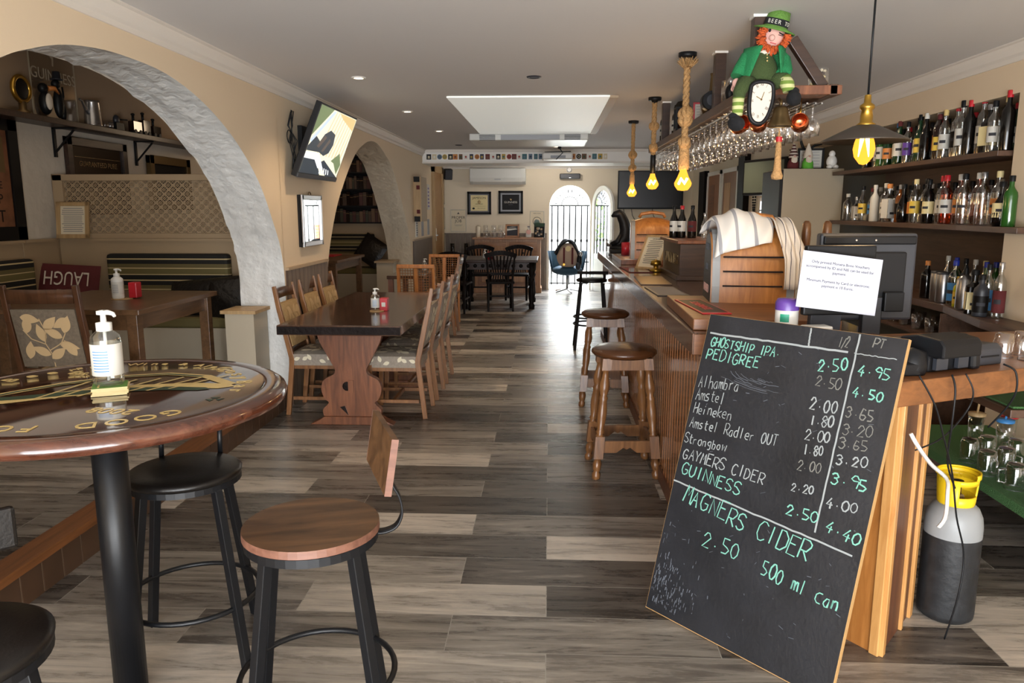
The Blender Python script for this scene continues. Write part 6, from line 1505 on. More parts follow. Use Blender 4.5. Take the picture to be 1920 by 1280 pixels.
# curved black animal statue at the far end
t = thing('statue', 'black curved animal statue with raised head at the far bar end', 'statue', (.83, 8.95, BZ))
b = MB(); b.box(-.12, .12, -.13, .13, 0, .05, 'blackp'); b.ell((0, 0, .06), .13, .13, .04, 'blackp'); b.build('plinth', t, .01)
b = MB(); b.tube([(-.09, -.02, .09), (-.02, -.02, .11), (.05, 0, .18), (.06, 0, .27), (.035, -.01, .36), (.0, -.02, .43), (-.03, -.03, .455), (-.075, -.035, .445), (-.11, -.035, .42)], [.03, .06, .075, .07, .06, .055, .05, .035, .012], 'blackp', 16); b.build('body', t)
b = MB(); b.tube([(-.1, -.03, .1), (-.03, -.06, .14), (0, -.06, .22)], [.03, .03, .02], 'blackp', 10); b.build('fore_limb', t)
b = MB(); b.lathe([(0, 0), (.06, 0), (.055, .01), (0, .012)], 'dgrey', n=20); tag(b.build('ashtray', loc=(.72, 8.55, BZ)), 'small dark dish on the bar before the black statue', 'dish')
for k, (x, y) in enumerate(((.72, 9.2), (.80, 9.22), (.98, 9.15))):
    b = MB(); b.lathe([(0, 0), (.03, 0), (.037, .14), (.035, .14), (.028, .008), (0, .008)], 'glass', n=16); b.lathe([(.0, .06), (.034, .065), (.034, .1)], 'silver', n=16)
    tag(b.build('beer_glass', loc=(x, y, BZ + .001)), ['clear glass at the far end of the bar, leftmost', 'clear glass at the far bar end, second from left', 'clear glass behind the black statue, right side'][k], 'glass', 'glasses at the far end of the bar')

# ================================================================== TILL AREA ON THE LOWER RETURN COUNTER
t = thing('till_screen', 'black till monitor seen from behind with the paper notice taped on', 'monitor', (1.05, 2.86, RZ), R(6))
b = MB(); b.box(-.10, .165, 0, .03, .16, .42, 'blackp'); b.build('screen_housing', t, .006); b = MB(); b.bar((0, .03, .2), (0, .05, .02), .12, .03, 'dgrey'); b.build('stand', t, .004); b = MB(); b.box(-.09, .15, -.06, .14, 0, .03, 'dgrey'); b.build('base', t, .006)
t = thing('paper_notice', 'white printed voucher notice hung on the back of the till', 'notice', (1.045, 2.79, RZ + .185), rot=(R(-6), R(7), R(4)))
b = MB(); b.box(-.148, .148, -.001, .001, 0, .205, 'paper'); b.build('sheet', t)
b = MB()
for s_, z in (('Only printed Moraira Bono Vouchers', .165), ('accompanied by ID and NIE can be used for', .148), ('payment.', .131), ('Minimum Payment by Card or electronic', .098), ('payment is 10 Euros.', .081)): b.text(s_, .0142, 'ink', FT(-.005, -.0018, z), ext=.0003)
b.build('lettering', t)
t = thing('till_monitor', 'large dark till monitor behind the paper notice, moulded back panel', 'monitor', (1.30, 3.16, RZ), R(4))
b = MB(); b.box(-.20, .2, 0, .05, .1, .455, 'dgrey'); b.build('screen_housing', t, .01)
b = MB(); b.box(-.01, .15, -.02, 0, .17, .38, 'blackp'); b.box(-.19, .19, -.012, 0, .41, .445, 'blackp'); b.build('rear_cover', t, .006)
b = MB(); b.box(.06, .14, -.045, -.02, .14, .22, 'black'); b.box(-.02, .06, -.03, 0, .0, .2, 'dgrey'); b.build('stand', t, .004); b = MB(); b.box(-.14, .14, -.1, .1, 0, .02, 'dgrey'); b.build('base', t, .004)
b = MB()
for x in (-.06, .02): b.cyl((x, -.014, .428), (x, -.012, .428), .004, 'silver', n=8)
b.build('screw', t)
t = thing('wipes_tub', 'purple lidded white wipes tub beside the paper notice', 'tub', (.90, 2.88, RZ))
b = MB(); b.lathe([(0, 0), (.042, 0), (.042, .182), (0, .182)], 'white_pl', n=24); b.build('tub_body', t); b = MB(); b.lathe([(.0435, .178), (.0435, .205), (.036, .22), (0, .222)], 'purple', n=24); b.build('lid', t); b = MB(); b.lathe([(.0427, .135), (.0427, .165)], 'teal', n=8, a0=R(220), a1=R(265)); b.build('label_patch', t)
b = MB(); b.box(-.05, .05, -.03, .03, 0, .13, 'white_pl'); tag(b.build('paper_box', bevel=.006, loc=(.985, 2.80, RZ), rot=(0, 0, R(10))), 'white crumpled packet next to the purple lidded tub', 'packet')
t = thing('pen_tray', 'dark shallow tray with bristles at the foot of the barrel housing', 'tray', (.86, 3.0, RZ), R(-8)); b = MB(); b.box(-.09, .1, -.04, .04, .1, .108, 'dgrey'); b.box(-.08, .09, -.03, .03, 0, .1, 'dgrey'); b.build('tray_body', t)
# receipt printer, card reader, terminal
ra = math.atan2(.23, .495)
t = thing('receipt_printer', 'black receipt printer on the lower counter with cables below', 'printer', (1.375, 2.665, RZ), ra)
b = MB(); pr = [(-.085, .055), (-.085, .1), (-.07, .118), (.02, .125), (.09, .11), (.1, .06), (.1, .0), (-.03, 0), (-.03, .055)]
b.prism([(y, z) for y, z in pr], 'x', -.1, .085, 'blackp'); b.build('casing', t, .006)
b = MB(); b.prism([(-.06, .0), (.1, .0), (.1, .06), (.06, .115), (0, .12), (-.055, .08)], 'x', .085, .125, 'blackm'); b.build('side_cover', t, .012)
for x0, x1 in ((-.085, -.03), (.02, .07)): b = MB(); b.box(x0, x1, -.05, -.035, .01, .05, 'dgrey'); b.build('plug_socket', t)
t = thing('card_reader_dock', 'grey slotted dock beside the receipt printer', 'card reader', (1.555, 2.79, RZ), ra); b = MB(); b.prism([(-.06, 0), (.06, 0), (.06, .05), (.04, .07), (-.04, .075), (-.06, .055)], 'x', -.065, .065, 'dgrey'); b.build('casing', t, .006); b = MB(); b.box(-.045, .045, -.062, -.058, .03, .036, 'black'); b.build('slot', t)
t = thing('card_terminal', 'black card terminal with a glowing blue display behind the chalkboard', 'card terminal', (1.19, 2.62, RZ), R(10)); b = MB(); b.prism([(-.09, 0), (.06, 0), (.06, .075), (.03, .09), (-.09, .04)], 'x', -.04, .045, 'blackp'); b.build('casing', t, .005)
b = MB(); b.X = Matrix.Translation((0, -.005, .0785)) @ Matrix.Rotation(R(22), 4, 'X'); b.box(-.025, .03, -.015, .018, 0, .001, M.setdefault('bluedisp', mat('blue_display', '#58c4e0', .2, emit=.8))); b.build('display', t)
t = thing('scanner_cradle', 'dark grey cradle arch next to the blue display terminal', 'cradle', (1.33, 2.86, RZ), R(10)); b = MB(); b.tube([(-.07, 0, 0), (-.05, 0, .07), (.04, 0, .075), (.09, 0, .02)], .012, 'dgrey', 8); b.build('arch', t)
b = MB(); b.lathe([(0, 0), (.045, 0), (.05, .02), (.045, .075), (0, .09)], 'blackp', n=18); tag(b.build('till_roll_holder', loc=(1.235, 2.585, RZ)), 'round black device between chalkboard and receipt printer', 'device')
for k, (x, y) in enumerate(((1.72, 2.9), (1.78, 2.84), (1.82, 2.95))):
    b = MB(); b.lathe([(.035, 0), (.036, .05), (.03, .09), (0, .09)], 'glass', n=16); b.lathe([(.036, 0), (.036, .004)], 'steel', n=16); tag(b.build('tumbler', loc=(x, y, RZ)), 'upturned tumbler on the counter beside the grey dock, ' + ['nearest the dock', 'nearest the edge', 'farthest right'][k], 'glass', 'tumblers on the lower counter')
# cables
def cable(label, pts, r=.003, m='black', name='cable'):
    b = MB(); S = []
    P = [Vector(p) for p in pts]
    for i in range(len(P) - 1):
        p0, p1, p2, p3 = P[max(i - 1, 0)], P[i], P[i + 1], P[min(i + 2, len(P) - 1)]
        for j in range(6):
            q = j / 6; S.append(.5 * (2 * p1 + (p2 - p0) * q + (2 * p0 - 5 * p1 + 4 * p2 - p3) * q * q + (3 * p1 - p0 - 3 * p2 + p3) * q ** 3))
    S.append(P[-1]); b.tube(S, r, m, 6); return tag(b.build(name), label, 'cable')
cable('white cable clipped across the pale bar end panel', [(1.185, 2.44, .83), (1.21, 2.44, .79), (1.30, 2.52, .70), (1.40, 2.60, .62), (1.43, 2.64, .55), (1.42, 2.62, .47), (1.40, 2.62, .43)], .007, 'white_pl')
cable('long thin black cable from the chalkboard corner down to the gas cylinder', [(1.20, 2.45, 1.02), (1.26, 2.45, .92), (1.31, 2.47, .8), (1.38, 2.53, .66), (1.42, 2.55, .5), (1.47, 2.57, .35), (1.46, 2.56, .2), (1.44, 2.58, .02)])
cable('black cable hanging straight below the receipt printer', [(1.34, 2.52, 1.01), (1.345, 2.50, .96), (1.345, 2.5, .84), (1.37, 2.55, .7), (1.41, 2.56, .6)], .0035)
cable('looped black cable under the receipt printer', [(1.395, 2.54, 1.01), (1.42, 2.53, .95), (1.41, 2.54, .88), (1.32, 2.5, .80), (1.21, 2.45, .77)])
cable('thin cable hanging from the grey dock at the right', [(1.585, 2.66, 1.02), (1.61, 2.63, 1.0), (1.62, 2.63, .93), (1.61, 2.66, .86), (1.58, 2.7, .78)], .0035)
# gas cylinder
t = thing('gas_cylinder', 'grey and black gas cylinder with a yellow valve guard', 'gas cylinder', (1.55, 2.80, 0)); GS = Matrix.Diagonal((.95, .95, .93, 1))
b = MB(); b.X = GS; b.lathe([(.0, 0), (.09, 0), (.103, .012), (.105, .03), (.105, .36)], 'gasblk', n=36); b.build('lower_body', t)
b = MB(); b.X = GS; b.lathe([(.105, .36), (.105, .40), (.1, .44), (.085, .475), (.06, .495), (.0, .505)], 'gasgrey', n=36); b.build('shoulder', t)
b = MB(); b.X = GS; b.lathe([(.064, .48), (.068, .5), (.075, .6)], 'gasyel', n=30, a0=R(-30), a1=R(250), smooth=True); b.lathe([(.075, .6), (.08, .605), (.08, .625), (.072, .625)], 'gasyel', n=30, a0=R(-60), a1=R(150)); b.lathe([(.064, .48), (.068, .5), (.07, .53)], 'gasyel', n=30); b.lathe([(.0735, .58), (.075, .602)], 'gasyel', n=30)
g_ = b.build('valve_guard', t); s_ = g_.modifiers.new('thick', 'SOLIDIFY'); s_.thickness = .006
b = MB(); b.X = GS; b.cyl((0, 0, .5), (0, 0, .57), .016, 'bronze', n=12); b.cyl((0, 0, .53), (-.0, -.04, .53), .01, 'bronze', n=10); b.lathe([(.02, .57), (.022, .585), (0, .59)], 'black', n=12); b.build('valve', t)

# ================================================================== GLASS RACK ABOVE THE BAR
RX0, RX1, RY0, RY1, RZ0 = 1.0, 1.44, 4.02, 7.95, 2.115
t = thing('glass_rack', 'long wooden glass rack hung from the ceiling above the bar', 'rack', (0, 0, 0))
b = MB(); b.box(RX0, RX0 + .04, RY0, RY1, RZ0, RZ0 + .055, 'shelfwood'); b.build('side_beam', t, .004)
b = MB(); b.box(RX1 - .04, RX1, RY0, RY1, RZ0, RZ0 + .055, 'shelfwood'); b.build('side_beam', t, .004)
b = MB(); b.box(RX0 + .04, RX1 - .04, RY0 + .03, RY1, RZ0 + .02, RZ0 + .042, 'shelfwood'); b.build('deck', t)
b = MB(); b.box(RX0 + .04, RX1 + .02, RY0, RY0 + .14, RZ0 + .005, RZ0 + .05, 'trestle'); b.build('end_plank', t, .003)
for y in (RY0 + .02, 4.92, 7.1):
    b = MB(); b.box(RX0 + .005, RX0 + .07, y - .035, y + .035, RZ0 + .03, CEIL - .012, 'framebr'); p_ = b.build('post', t, .003)
    b = MB(); b.box(RX0 - .002, RX0 + .077, y - .042, y + .042, CEIL - .012, CEIL, 'white'); b.build('ceiling_plate', p_)
b = MB(); b.bar((RX0 + .22, RY0 + .08, 2.40), (RX1 - .05, RY0 + .08, RZ0 + .05), .05, .05, 'framebr'); b.build('brace', t, .003)
GX = (1.055, 1.145, 1.235, 1.325, 1.4)
for x in GX:
    for s_ in (-.016, .016):
        b = MB(); b.box(x + s_ - .004, x + s_ + .004, RY0 + .15, RY1, RZ0 - .022, RZ0 - .014, 'silver'); b.build('rail', t)
wg = {}
def hang_glass(kind, label, x, y):
    if kind in wg: return dup(wg[kind], label, (x, y, RZ0 - .006), 0)
    t = thing('wine_glass', label, 'glass', (x, y, RZ0 - .006), group='stemmed glasses hanging from the rack'); wg[kind] = t
    r, h = {0: (.036, .105), 1: (.042, .095), 2: (.033, .12)}[kind]
    b = MB(); b.lathe([(.006, -.075), (.02, -.082), (r * .9, -.105), (r, -.13), (r * .93, -.075 - h), (r * .9, -.075 - h)], 'glass', n=16); b.build('bowl', t)
    b = MB(); b.lathe([(0, 0), (.033, -.001), (.032, -.004), (.006, -.009), (.004, -.03), (.004, -.068), (.009, -.08), (0, -.081)], 'glass', n=14); b.build('stem_and_foot', t)
    return t
RW = ['aisle-side', 'second', 'middle', 'fourth', 'staff-side']
for i, x in enumerate(GX):
    k = 0; y = 4.26 + .03 * (i % 2)
    while y < 7.85:
        k += 1; hang_glass(0 if i in (0, 2) else (1 if i in (1, 4) else 2), 'upside down stemmed glass, %s from the near end in the %s rack row' % (ORD[k], RW[i]), x, y)
        y += .125 + .018 * k * .5

# things standing on the rack
DZ = RZ0 + .056
t = thing('copper_still', 'dark copper kettle with tall neck standing on the glass rack', 'kettle', (1.07, 5.25, DZ)); b = MB(); b.lathe([(0, 0), (.06, 0), (.075, .05), (.06, .11), (.025, .14), (.018, .24), (.022, .26), (0, .262)], 'bronze', n=20); b.build('pot', t); b = MB(); b.tube([(.06, 0, .08), (.12, 0, .12), (.12, 0, .18)], .01, 'bronze', 8); b.build('spout', t)
t = thing('black_drum', 'black round drum lying on the rack beside the copper kettle', 'drum', (1.05, 5.05, DZ)); b = MB(); b.tube([(-.03, -.04, .06), (-.03, .06, .06)], .058, 'blackp', 24); b.build('drum_body', t); b = MB(); b.tube([(-.03, -.046, .06), (-.03, -.04, .06)], .035, 'dgrey', 20); b.build('drum_cap', t)
t = thing('lantern', 'black square lantern standing on the rack behind the rope pendant', 'lantern', (1.06, 6.35, DZ)); b = MB(); b.box(-.06, .06, -.06, .06, 0, .02, 'black'); b.box(-.06, .06, -.06, .06, .17, .185, 'black'); b.lathe([(.07, .185), (.04, .23), (.0, .24)], 'black', n=4)
for sx in (-1, 1):
    for sy in (-1, 1): b.box(sx * .052 - .007, sx * .052 + .007, sy * .052 - .007, sy * .052 + .007, .02, .17, 'black')
b.build('lantern_frame', t); b = MB(); b.box(-.045, .045, -.045, .045, .02, .17, 'bottlebrown'); b.build('lantern_glass', t)
picture('framed_card', 'small red framed card standing on the rack beside the lantern', (1.14, 5.95, DZ), R(-10), .13, .17, .012, 'red', 'whitelab', .012, art=art_lines(6))
for x, y, h, m, l in ((1.06, 4.80, .14, 'glass', 'tall clear glass on the rack beside the second post'), (1.09, 5.6, .12, 'glass', 'clear glass on the rack behind the copper kettle'), (1.3, 4.7, .12, 'glass', 'clear glass on the rack behind the green dressed doll')):
    b = MB(); b.lathe([(0, 0), (.03, 0), (.034, h), (.032, h), (.028, .006), (0, .006)], m, n=16); tag(b.build('tall_glass', loc=(x, y, DZ)), l, 'glass')
bottle('round', 'dark wine bottle with red neck at the far end of the rack', (1.06, 7.35, DZ), .29, .036, 'bottleblack', 'burg', 'whitelab', name='wine_bottle')
bottle('round', 'black bottle near the far rack post', (1.09, 6.85, DZ), .27, .035, 'bottleblack', 'black', 'whitelab', name='wine_bottle')
bottle('round', 'dark bottle at the farthest corner of the rack', (1.12, 7.62, DZ), .27, .036, 'bottlebrown', 'black', 'cream2', name='wine_bottle')
t = thing('shiny_ornament', 'small black and silver ornament beside the second rack post', 'ornament', (1.05, 4.66, DZ)); b = MB(); b.ell((0, 0, .05), .03, .03, .05, 'black', 12, 8); b.ell((0, -.01, .115), .022, .022, .025, 'silver', 12, 8); b.build('body', t)
t = thing('pebble_jar', 'glass jar filled with pale corks at the right end of the rack', 'jar', (1.375, 4.13, DZ - .004)); b = MB(); b.lathe([(0, 0), (.048, 0), (.05, .01), (.05, .085), (.045, .095)], 'glass', n=20); b.build('jar_glass', t)
b = MB(); rnd = random.Random(6)
for k in range(60): a = rnd.uniform(0, 2 * PI); r_ = rnd.uniform(.015, .038); b.ell((r_ * math.cos(a), r_ * math.sin(a), rnd.uniform(.012, .09)), .009, .009, .008, rnd.choice(['cream2', 'paperc', 'framebr']), 8, 5)
b.build('contents', t)['kind'] = 'stuff'
# copper mugs, bell and striker hanging at the near end
for k, (x, y, z, l) in enumerate(((.985, 4.12, 1.985, 'copper mug hanging under the rack, leftmost behind the black shoe'), (1.075, 4.10, 1.99, 'copper mug hanging under the rack behind the melting clock'), (1.27, 4.05, 1.985, 'shiny copper mug hanging to the right of the brass bell'))):
    t = thing('copper_mug', l, 'mug', (x, y, z), rot=(R(75), 0, R([20, -15, -20][k])), group='copper mugs hanging from the rack end')
    b = MB(); b.lathe([(0, -.04), (.036, -.04), (.045, -.02), (.045, .02), (.038, .042), (.035, .042), (.041, .018), (.041, -.018), (.03, -.034), (0, -.034)], 'copper', n=24); b.build('mug_body', t)
    b = MB(); b.tube([(0, .044, .02), (0, .07, .015), (0, .07, -.02), (0, .044, -.025)], .005, 'brass', 6); b.tube([(0, .06, .0), (0, .075, 0), (0, .14, -.03)], .003, 'brass', 6); b.build('handle', t)
t = thing('brass_bell', 'aged brass ship bell hanging under the near end of the rack', 'bell', (1.165, 4.03, 1.965)); b = MB(); b.lathe([(.066, 0), (.064, .01), (.05, .03), (.04, .06), (.036, .085), (.028, .097), (0, .10)], 'bronze', n=28); b.lathe([(.0, .006), (.06, .004)], 'bottlebrown', n=20); b.build('bell_body', t)
b = MB(); b.tube([(.0, 0, .1), (0, 0, .125), (0, .04, .14)], .008, 'bronze', 8); b.build('hanger', t)
t = thing('bell_rope', 'pale bell rope with a red band hanging below the brass bell', 'rope', (1.165, 4.03, 1.70)); b = MB(); b.lathe([(0, 0), (.026, .004), (.03, .02), (.02, .05), (.017, .09), (.015, .16), (.012, .2), (.0, .262)], 'rope', n=14); b.build('rope_body', t); b = MB(); b.lathe([(.0165, .19), (.0165, .215)], 'red', n=14); b.build('red_band', t)

# ------------------------------------------------------------------ doll and melting clock on the rack end
t = thing('doll', 'bearded cloth doll in green coat and hat sitting on the rack end', 'doll', (1.05, 4.0, 2.17))
def rad(pts, rs, m, n=14): return (pts, rs, m, n)
b = MB()
b.tube([(0, .03, -.0), (0, .02, .05), (0, .015, .1), (.005, .01, .14), (.02, .01, .17)], [.085, .09, .075, .055, .03], 'knitolive', 18)
b.ell((0, .025, .0), .085, .06, .045, 'knitolive', 16, 8)
b.build('torso', t)
b = MB(); b.tube([(-.045, -.01, .0), (-.10, -.07, -.01), (-.125, -.095, -.055), (-.128, -.095, -.09)], [.042, .038, .032, .026], 'knitolive', 12); b.build('trouser_leg', t)
b = MB(); b.tube([(.045, -.01, .0), (.085, -.05, .01), (.105, -.07, .005)], [.042, .038, .033], 'knitolive', 12); b.build('trouser_leg', t)
b = MB(); b.tube([(-.128, -.095, -.08), (-.13, -.095, -.13), (-.13, -.095, -.165)], [.029, .027, .024], 'sock', 14); b.build('sock', t)
b = MB(); b.tube([(.095, -.06, .012), (.112, -.075, -.02), (.118, -.08, -.05)], [.035, .033, .028], 'sock', 14); b.build('sock', t)
for c, rz in (((-.14, -.12, -.205), .3), ((.135, -.105, -.085), -.25)):
    b = MB(); b.ell((0, 0, 0), .035, .058, .036, 'blackfelt', 16, 10); b.ell((0, .03, .03), .026, .028, .02, 'blackfelt', 12, 8); b.build('shoe', t, loc=c, rot=(R(12), 0, rz)); b = MB()
# coat: two sleeves and two front panels
b = MB(); b.tube([(-.03, .01, .155), (-.075, .0, .12), (-.105, -.01, .07), (-.12, -.02, .03)], [.03, .036, .034, .036], 'knitgreen', 12); b.build('coat_sleeve', t)
b = MB(); b.tube([(.07, .01, .15), (.105, .0, .11), (.11, -.02, .06), (.09, -.045, .03)], [.03, .036, .036, .036], 'knitgreen', 12); b.build('coat_sleeve', t)
b = MB(); b.grid(lambda u, v: (-.085 + .065 * u * (1 - .5 * v) - .03 * v + .0, .0 - .085 * math.sin(PI * .5 * u) * (1 - .3 * v) , .165 - .17 * v), 8, 8, 'knitgreen'); o_ = b.build('coat_front', t); q = o_.modifiers.new('thick', 'SOLIDIFY'); q.thickness = .008
b = MB(); b.grid(lambda u, v: (.115 - .06 * u * (1 - .5 * v) + .0, .0 - .085 * math.sin(PI * .5 * u) * (1 - .3 * v), .165 - .17 * v), 8, 8, 'knitgreen'); o_ = b.build('coat_front', t); q = o_.modifiers.new('thick', 'SOLIDIFY'); q.thickness = .008
def hand(c, rz, ry):
    b = MB(); b.ell((0, 0, 0), .02, .013, .024, 'skin', 10, 6)
    for k in range(4): b.tube([(-.013 + k * .009, 0, -.015), (-.015 + k * .0095, -.004, -.034 - .004 * (k in (1, 2))), (-.014 + k * .009, -.012, -.042 - .004 * (k in (1, 2)))], [.0055, .005, .004], 'skin', 6)
    b.tube([(.016, 0, .005), (.027, -.006, -.006), (.027, -.01, -.018)], [.006, .0055, .004], 'skin', 6)
    b.build('hand', t, loc=c, rot=(0, ry, rz))
hand((-.128, -.03, .0), 0, R(12)); hand((.08, -.062, .015), R(20), R(-30))
# head tilted
HM = Matrix.Translation((.045, .0, .225)) @ Matrix.Rotation(R(14), 4, 'Y') @ Matrix.Rotation(R(10), 4, 'X')
b = MB(); b.X = HM; b.ell((0, 0, 0), .058, .055, .066, 'skin', 18, 12); b.ell((-.012, -.058, -.012), .015, .014, .015, 'skin', 10, 8); b.ell((.058, 0, 0), .01, .012, .016, 'skin', 8, 6); b.ell((-.058, 0, 0), .01, .012, .016, 'skin', 8, 6); b.ell((-.03, -.046, .018), .006, .006, .008, 'blackfelt', 8, 6); b.bar((.015, -.054, .018), (.04, -.043, .013), .003, .005, 'blackfelt'); b.bar((.015, -.054, .008), (.038, -.045, .008), .003, .003, 'blackfelt'); b.bar((-.012, -.052, -.034), (.018, -.05, -.034), .004, .004, 'red'); b.build('head', t)
b = MB(); b.X = HM; rnd = random.Random(9)
for k in range(150):
    a = rnd.uniform(R(-25), R(205)); rr = rnd.uniform(.05, .066); x = -rr * math.cos(a); z = -rr * math.sin(a) * 1.0 - .004
    if z > .03: continue
    y = rnd.uniform(-.06, -.005); d = Vector((x, -.02, z)).normalized(); b.cyl((x * .85, y, z * .85), tuple(Vector((x, y, z)) + d * rnd.uniform(.01, .026)), .007, 'orangefur', .003, 6)
b.build('beard', t)['kind'] = 'stuff'
b = MB(); b.X = HM; b.lathe([(.055, .03), (.10, .022), (.102, .028), (.058, .042), (.056, .085), (.05, .115), (0, .12)], 'hatgreen', n=24); hat = b.build('hat', t)
b = MB(); b.X = HM; b.lathe([(.0592, .046), (.0575, .078)], 'blackfelt', n=24); hb = b.build('hat_band', hat)
b = MB()
for i, ch in enumerate('BEER TO'):
    a = R(-90 + (i - 3) * 17); b.X = HM; b.text(ch, .026, 'whitelab', face((.0598 * math.cos(a), .0598 * math.sin(a), .053), (math.cos(a), math.sin(a), 0)))
b.build('hat_lettering', hat)
b = MB(); b.tube([(-.035, -.02, .15), (0, -.035, .14), (.05, -.02, .15)], .014, 'offw', 8)
for z in (.125, .11, .095): b.ell((.005, -.072 + (.125 - z) * -.25, z), .004, .003, .004, 'gold', 8, 5)
b.build('collar_and_buttons', t)
t = thing('melting_clock', 'drooping black rimmed clock with roman numerals hanging from the rack edge', 'clock', (1.03, 3.90, 2.06))
out = [(-.05, .085), (-.03, .10), (.01, .104), (.045, .095), (.056, .07), (.056, .02), (.045, -.03), (.028, -.07), (.005, -.092), (-.025, -.09), (-.048, -.065), (-.056, -.02), (-.055, .04)]
b = MB(); b.tube([(x, 0, z) for x, z in smooth_poly(out + out[:1], 3)[:-1]], .011, 'blackp', 8, True); b.build('rim', t)
b = MB(); b.prism([(x, z) for x, z in smooth_poly(out + out[:1], 3)[:-1]], 'y', -.004, .01, 'offw'); b.build('dial', t)
b = MB()
for i, s_ in enumerate(('XII', 'I', 'II', 'III', 'IIII', 'V', 'VI', 'VII', 'VIII', 'IX', 'X', 'XI')):
    a = R(90 - 30 * i); rx, rz_ = .038, (.07 if math.sin(a) > 0 else .066); X = face((rx * math.cos(a) - (.012 if math.sin(a) < -.3 else 0), -.0045, .015 + rz_ * math.sin(a)), (0, -1, 0)) @ Matrix.Rotation(a - PI / 2, 4, 'Z') @ Matrix.Diagonal((.7, 1.3, 1, 1)); b.text(s_, .019, 'ink', X)
b.build('numerals', t)
b = MB(); b.bar((0, -.006, .02), (-.025, -.006, .035), .004, .003, 'bronze'); b.bar((0, -.006, .02), (.012, -.006, .055), .003, .003, 'bronze'); b.ell((0, -.006, .02), .005, .003, .005, 'bronze', 8, 5); b.build('clock_hands', t)
b = MB(); b.box(-.045, .045, 0, .12, .092, .102, 'blackp'); b.build('shelf_fold', t, .004)

# ================================================================== PENDANT LAMPS
def rope_pendant(x, y, zb, label, style):
    t = thing('rope_pendant', label, 'pendant lamp', (x, y, CEIL), group='knotted rope pendant lamps above the bar')
    b = MB(); b.lathe([(.0, -.028), (.052, -.028), (.056, -.02), (.056, 0), (0, 0)], 'black', n=24); b.build('ceiling_rose', t)
    L_ = CEIL - zb; top = -.03
    bz_ = -(L_ - .135)      # bottom of the rope / top of bulb cap
    b = MB(); r_ = .02
    tw = []
    n = 60
    for s_ in range(3):
        pts = []
        for i in range(n + 1):
            z = top + (bz_ + .02 - top) * i / n; a = s_ * 2 * PI / 3 + z * 60; pts.append((.0105 * math.cos(a), .0105 * math.sin(a), z))
        b.tube(pts, .0125, 'rope', 6)
    b.build('rope', t)
    def knot(z, R_, k):
        b = MB(); rnd = random.Random(k)
        for j in range(4):
            ax = Matrix.Rotation(rnd.uniform(-.5, .5) + j * .8, 3, 'Z') @ Matrix.Rotation(R(60 + 20 * j), 3, 'X')
            b.tube([tuple(ax @ Vector((R_ * .7 * math.cos(q * PI / 8), R_ * .7 * math.sin(q * PI / 8), 0)) + Vector((0, 0, z))) for q in range(16)], .015, 'rope', 6, True)
        b.build('knot', t)
    if style == 1:
        knot(-.36, .052, 1); knot(-.40, .048, 4); knot(-.54, .045, 2)
        b = MB(); rnd = random.Random(3)
        for k in range(90): a = rnd.uniform(0, 2 * PI); q = rnd.uniform(.03, .07); b.cyl((.02 * math.cos(a), .02 * math.sin(a), -.09), (q * math.cos(a), q * math.sin(a), -.03 - rnd.uniform(0, .03)), .0035, 'rope', .002, 4)
        b.build('frayed_end', t)['kind'] = 'stuff'
        b = MB(); b.lathe([(.03, bz_ + .14), (.034, bz_ + .08), (.036, bz_ + .02), (.03, bz_ - .005), (0, bz_ - .005)], 'rope', n=16); b.build('rope_binding', t)
    elif style == 2:
        knot(-.24, .045, 5); knot(-.42, .04, 6)
        b = MB(); b.lathe([(.02, bz_ + .16), (.024, bz_ + .15), (.024, bz_), (0, bz_)], 'black', n=14); b.build('lamp_holder', t)
        b = MB(); b.lathe([(.03, -.028), (.012, -.06), (0, -.06)], 'black', n=14); b.build('hook', t)
    else:
        knot(-.36, .05, 7); knot(-.5, .045, 8)
        b = MB(); b.lathe([(.026, bz_ + .1), (.03, bz_ + .03), (.026, bz_), (0, bz_)], 'rope', n=14); b.build('rope_binding', t)
    b = MB(); b.lathe([(.018, bz_ + .005), (.024, bz_ - .02), (.036, bz_ - .05), (.055, bz_ - .088), (.052, bz_ - .105), (.032, bz_ - .132), (0, bz_ - .136)], 'bulbglow', n=8, smooth=False); bl = b.build('bulb', t)
    b = MB(); b.tube([(.025 * math.cos(q), .025 * math.sin(q), bz_ - .06 - .03 * (q % 2)) for q in range(7)], .009, 'bulbcore', 6); b.build('filament', bl)
    point((x, y - .09, zb - .02), 2.2, (1, .62, .28), .05)
rope_pendant(.842, 4.93, 1.668, 'nearest of the three knotted rope pendant lamps, thick rope, glowing bulb', 1)
rope_pendant(.898, 6.81, 1.725, 'middle rope pendant lamp with a black lamp holder above its bulb', 2)
rope_pendant(.905, 8.55, 1.690, 'farthest of the three knotted rope pendant lamps, smallest in view', 3)
t = thing('metal_pendant', 'wide dark metal shade pendant lamp with brass socket and large bulb', 'pendant lamp', (1.265, 3.2, CEIL))
b = MB(); b.cyl((0, 0, 0), (0, 0, -.5), .0045, 'black', n=8); b.build('cord', t)
b = MB(); b.lathe([(.03, -.615), (.05, -.62), (.165, -.676), (.166, -.682), (.05, -.628), (.03, -.622)], 'framebr' if False else M.setdefault('shade', mat('dark_bronze_shade', '#4a423b', .45, metal=.5)), n=40); b.build('shade', t)
b = MB(); b.lathe([(.012, -.5), (.014, -.53), (.028, -.54), (.028, -.552), (.02, -.56), (.024, -.58), (.024, -.605), (.038, -.615), (.03, -.622), (0, -.622)], 'brass', n=20); b.build('socket', t)
b = MB(); b.lathe([(.02, -.62), (.024, -.64), (.038, -.685), (.042, -.71), (.036, -.74), (.015, -.768), (0, -.772)], 'bulbglow', n=20); bl = b.build('bulb', t)
b = MB(); b.tube([(.012, 0, -.65), (.02, .0, -.735), (0, 0, -.65), (-.02, 0, -.735), (-.012, 0, -.65)], .006, 'bulbcore', 6); b.build('filament', bl)
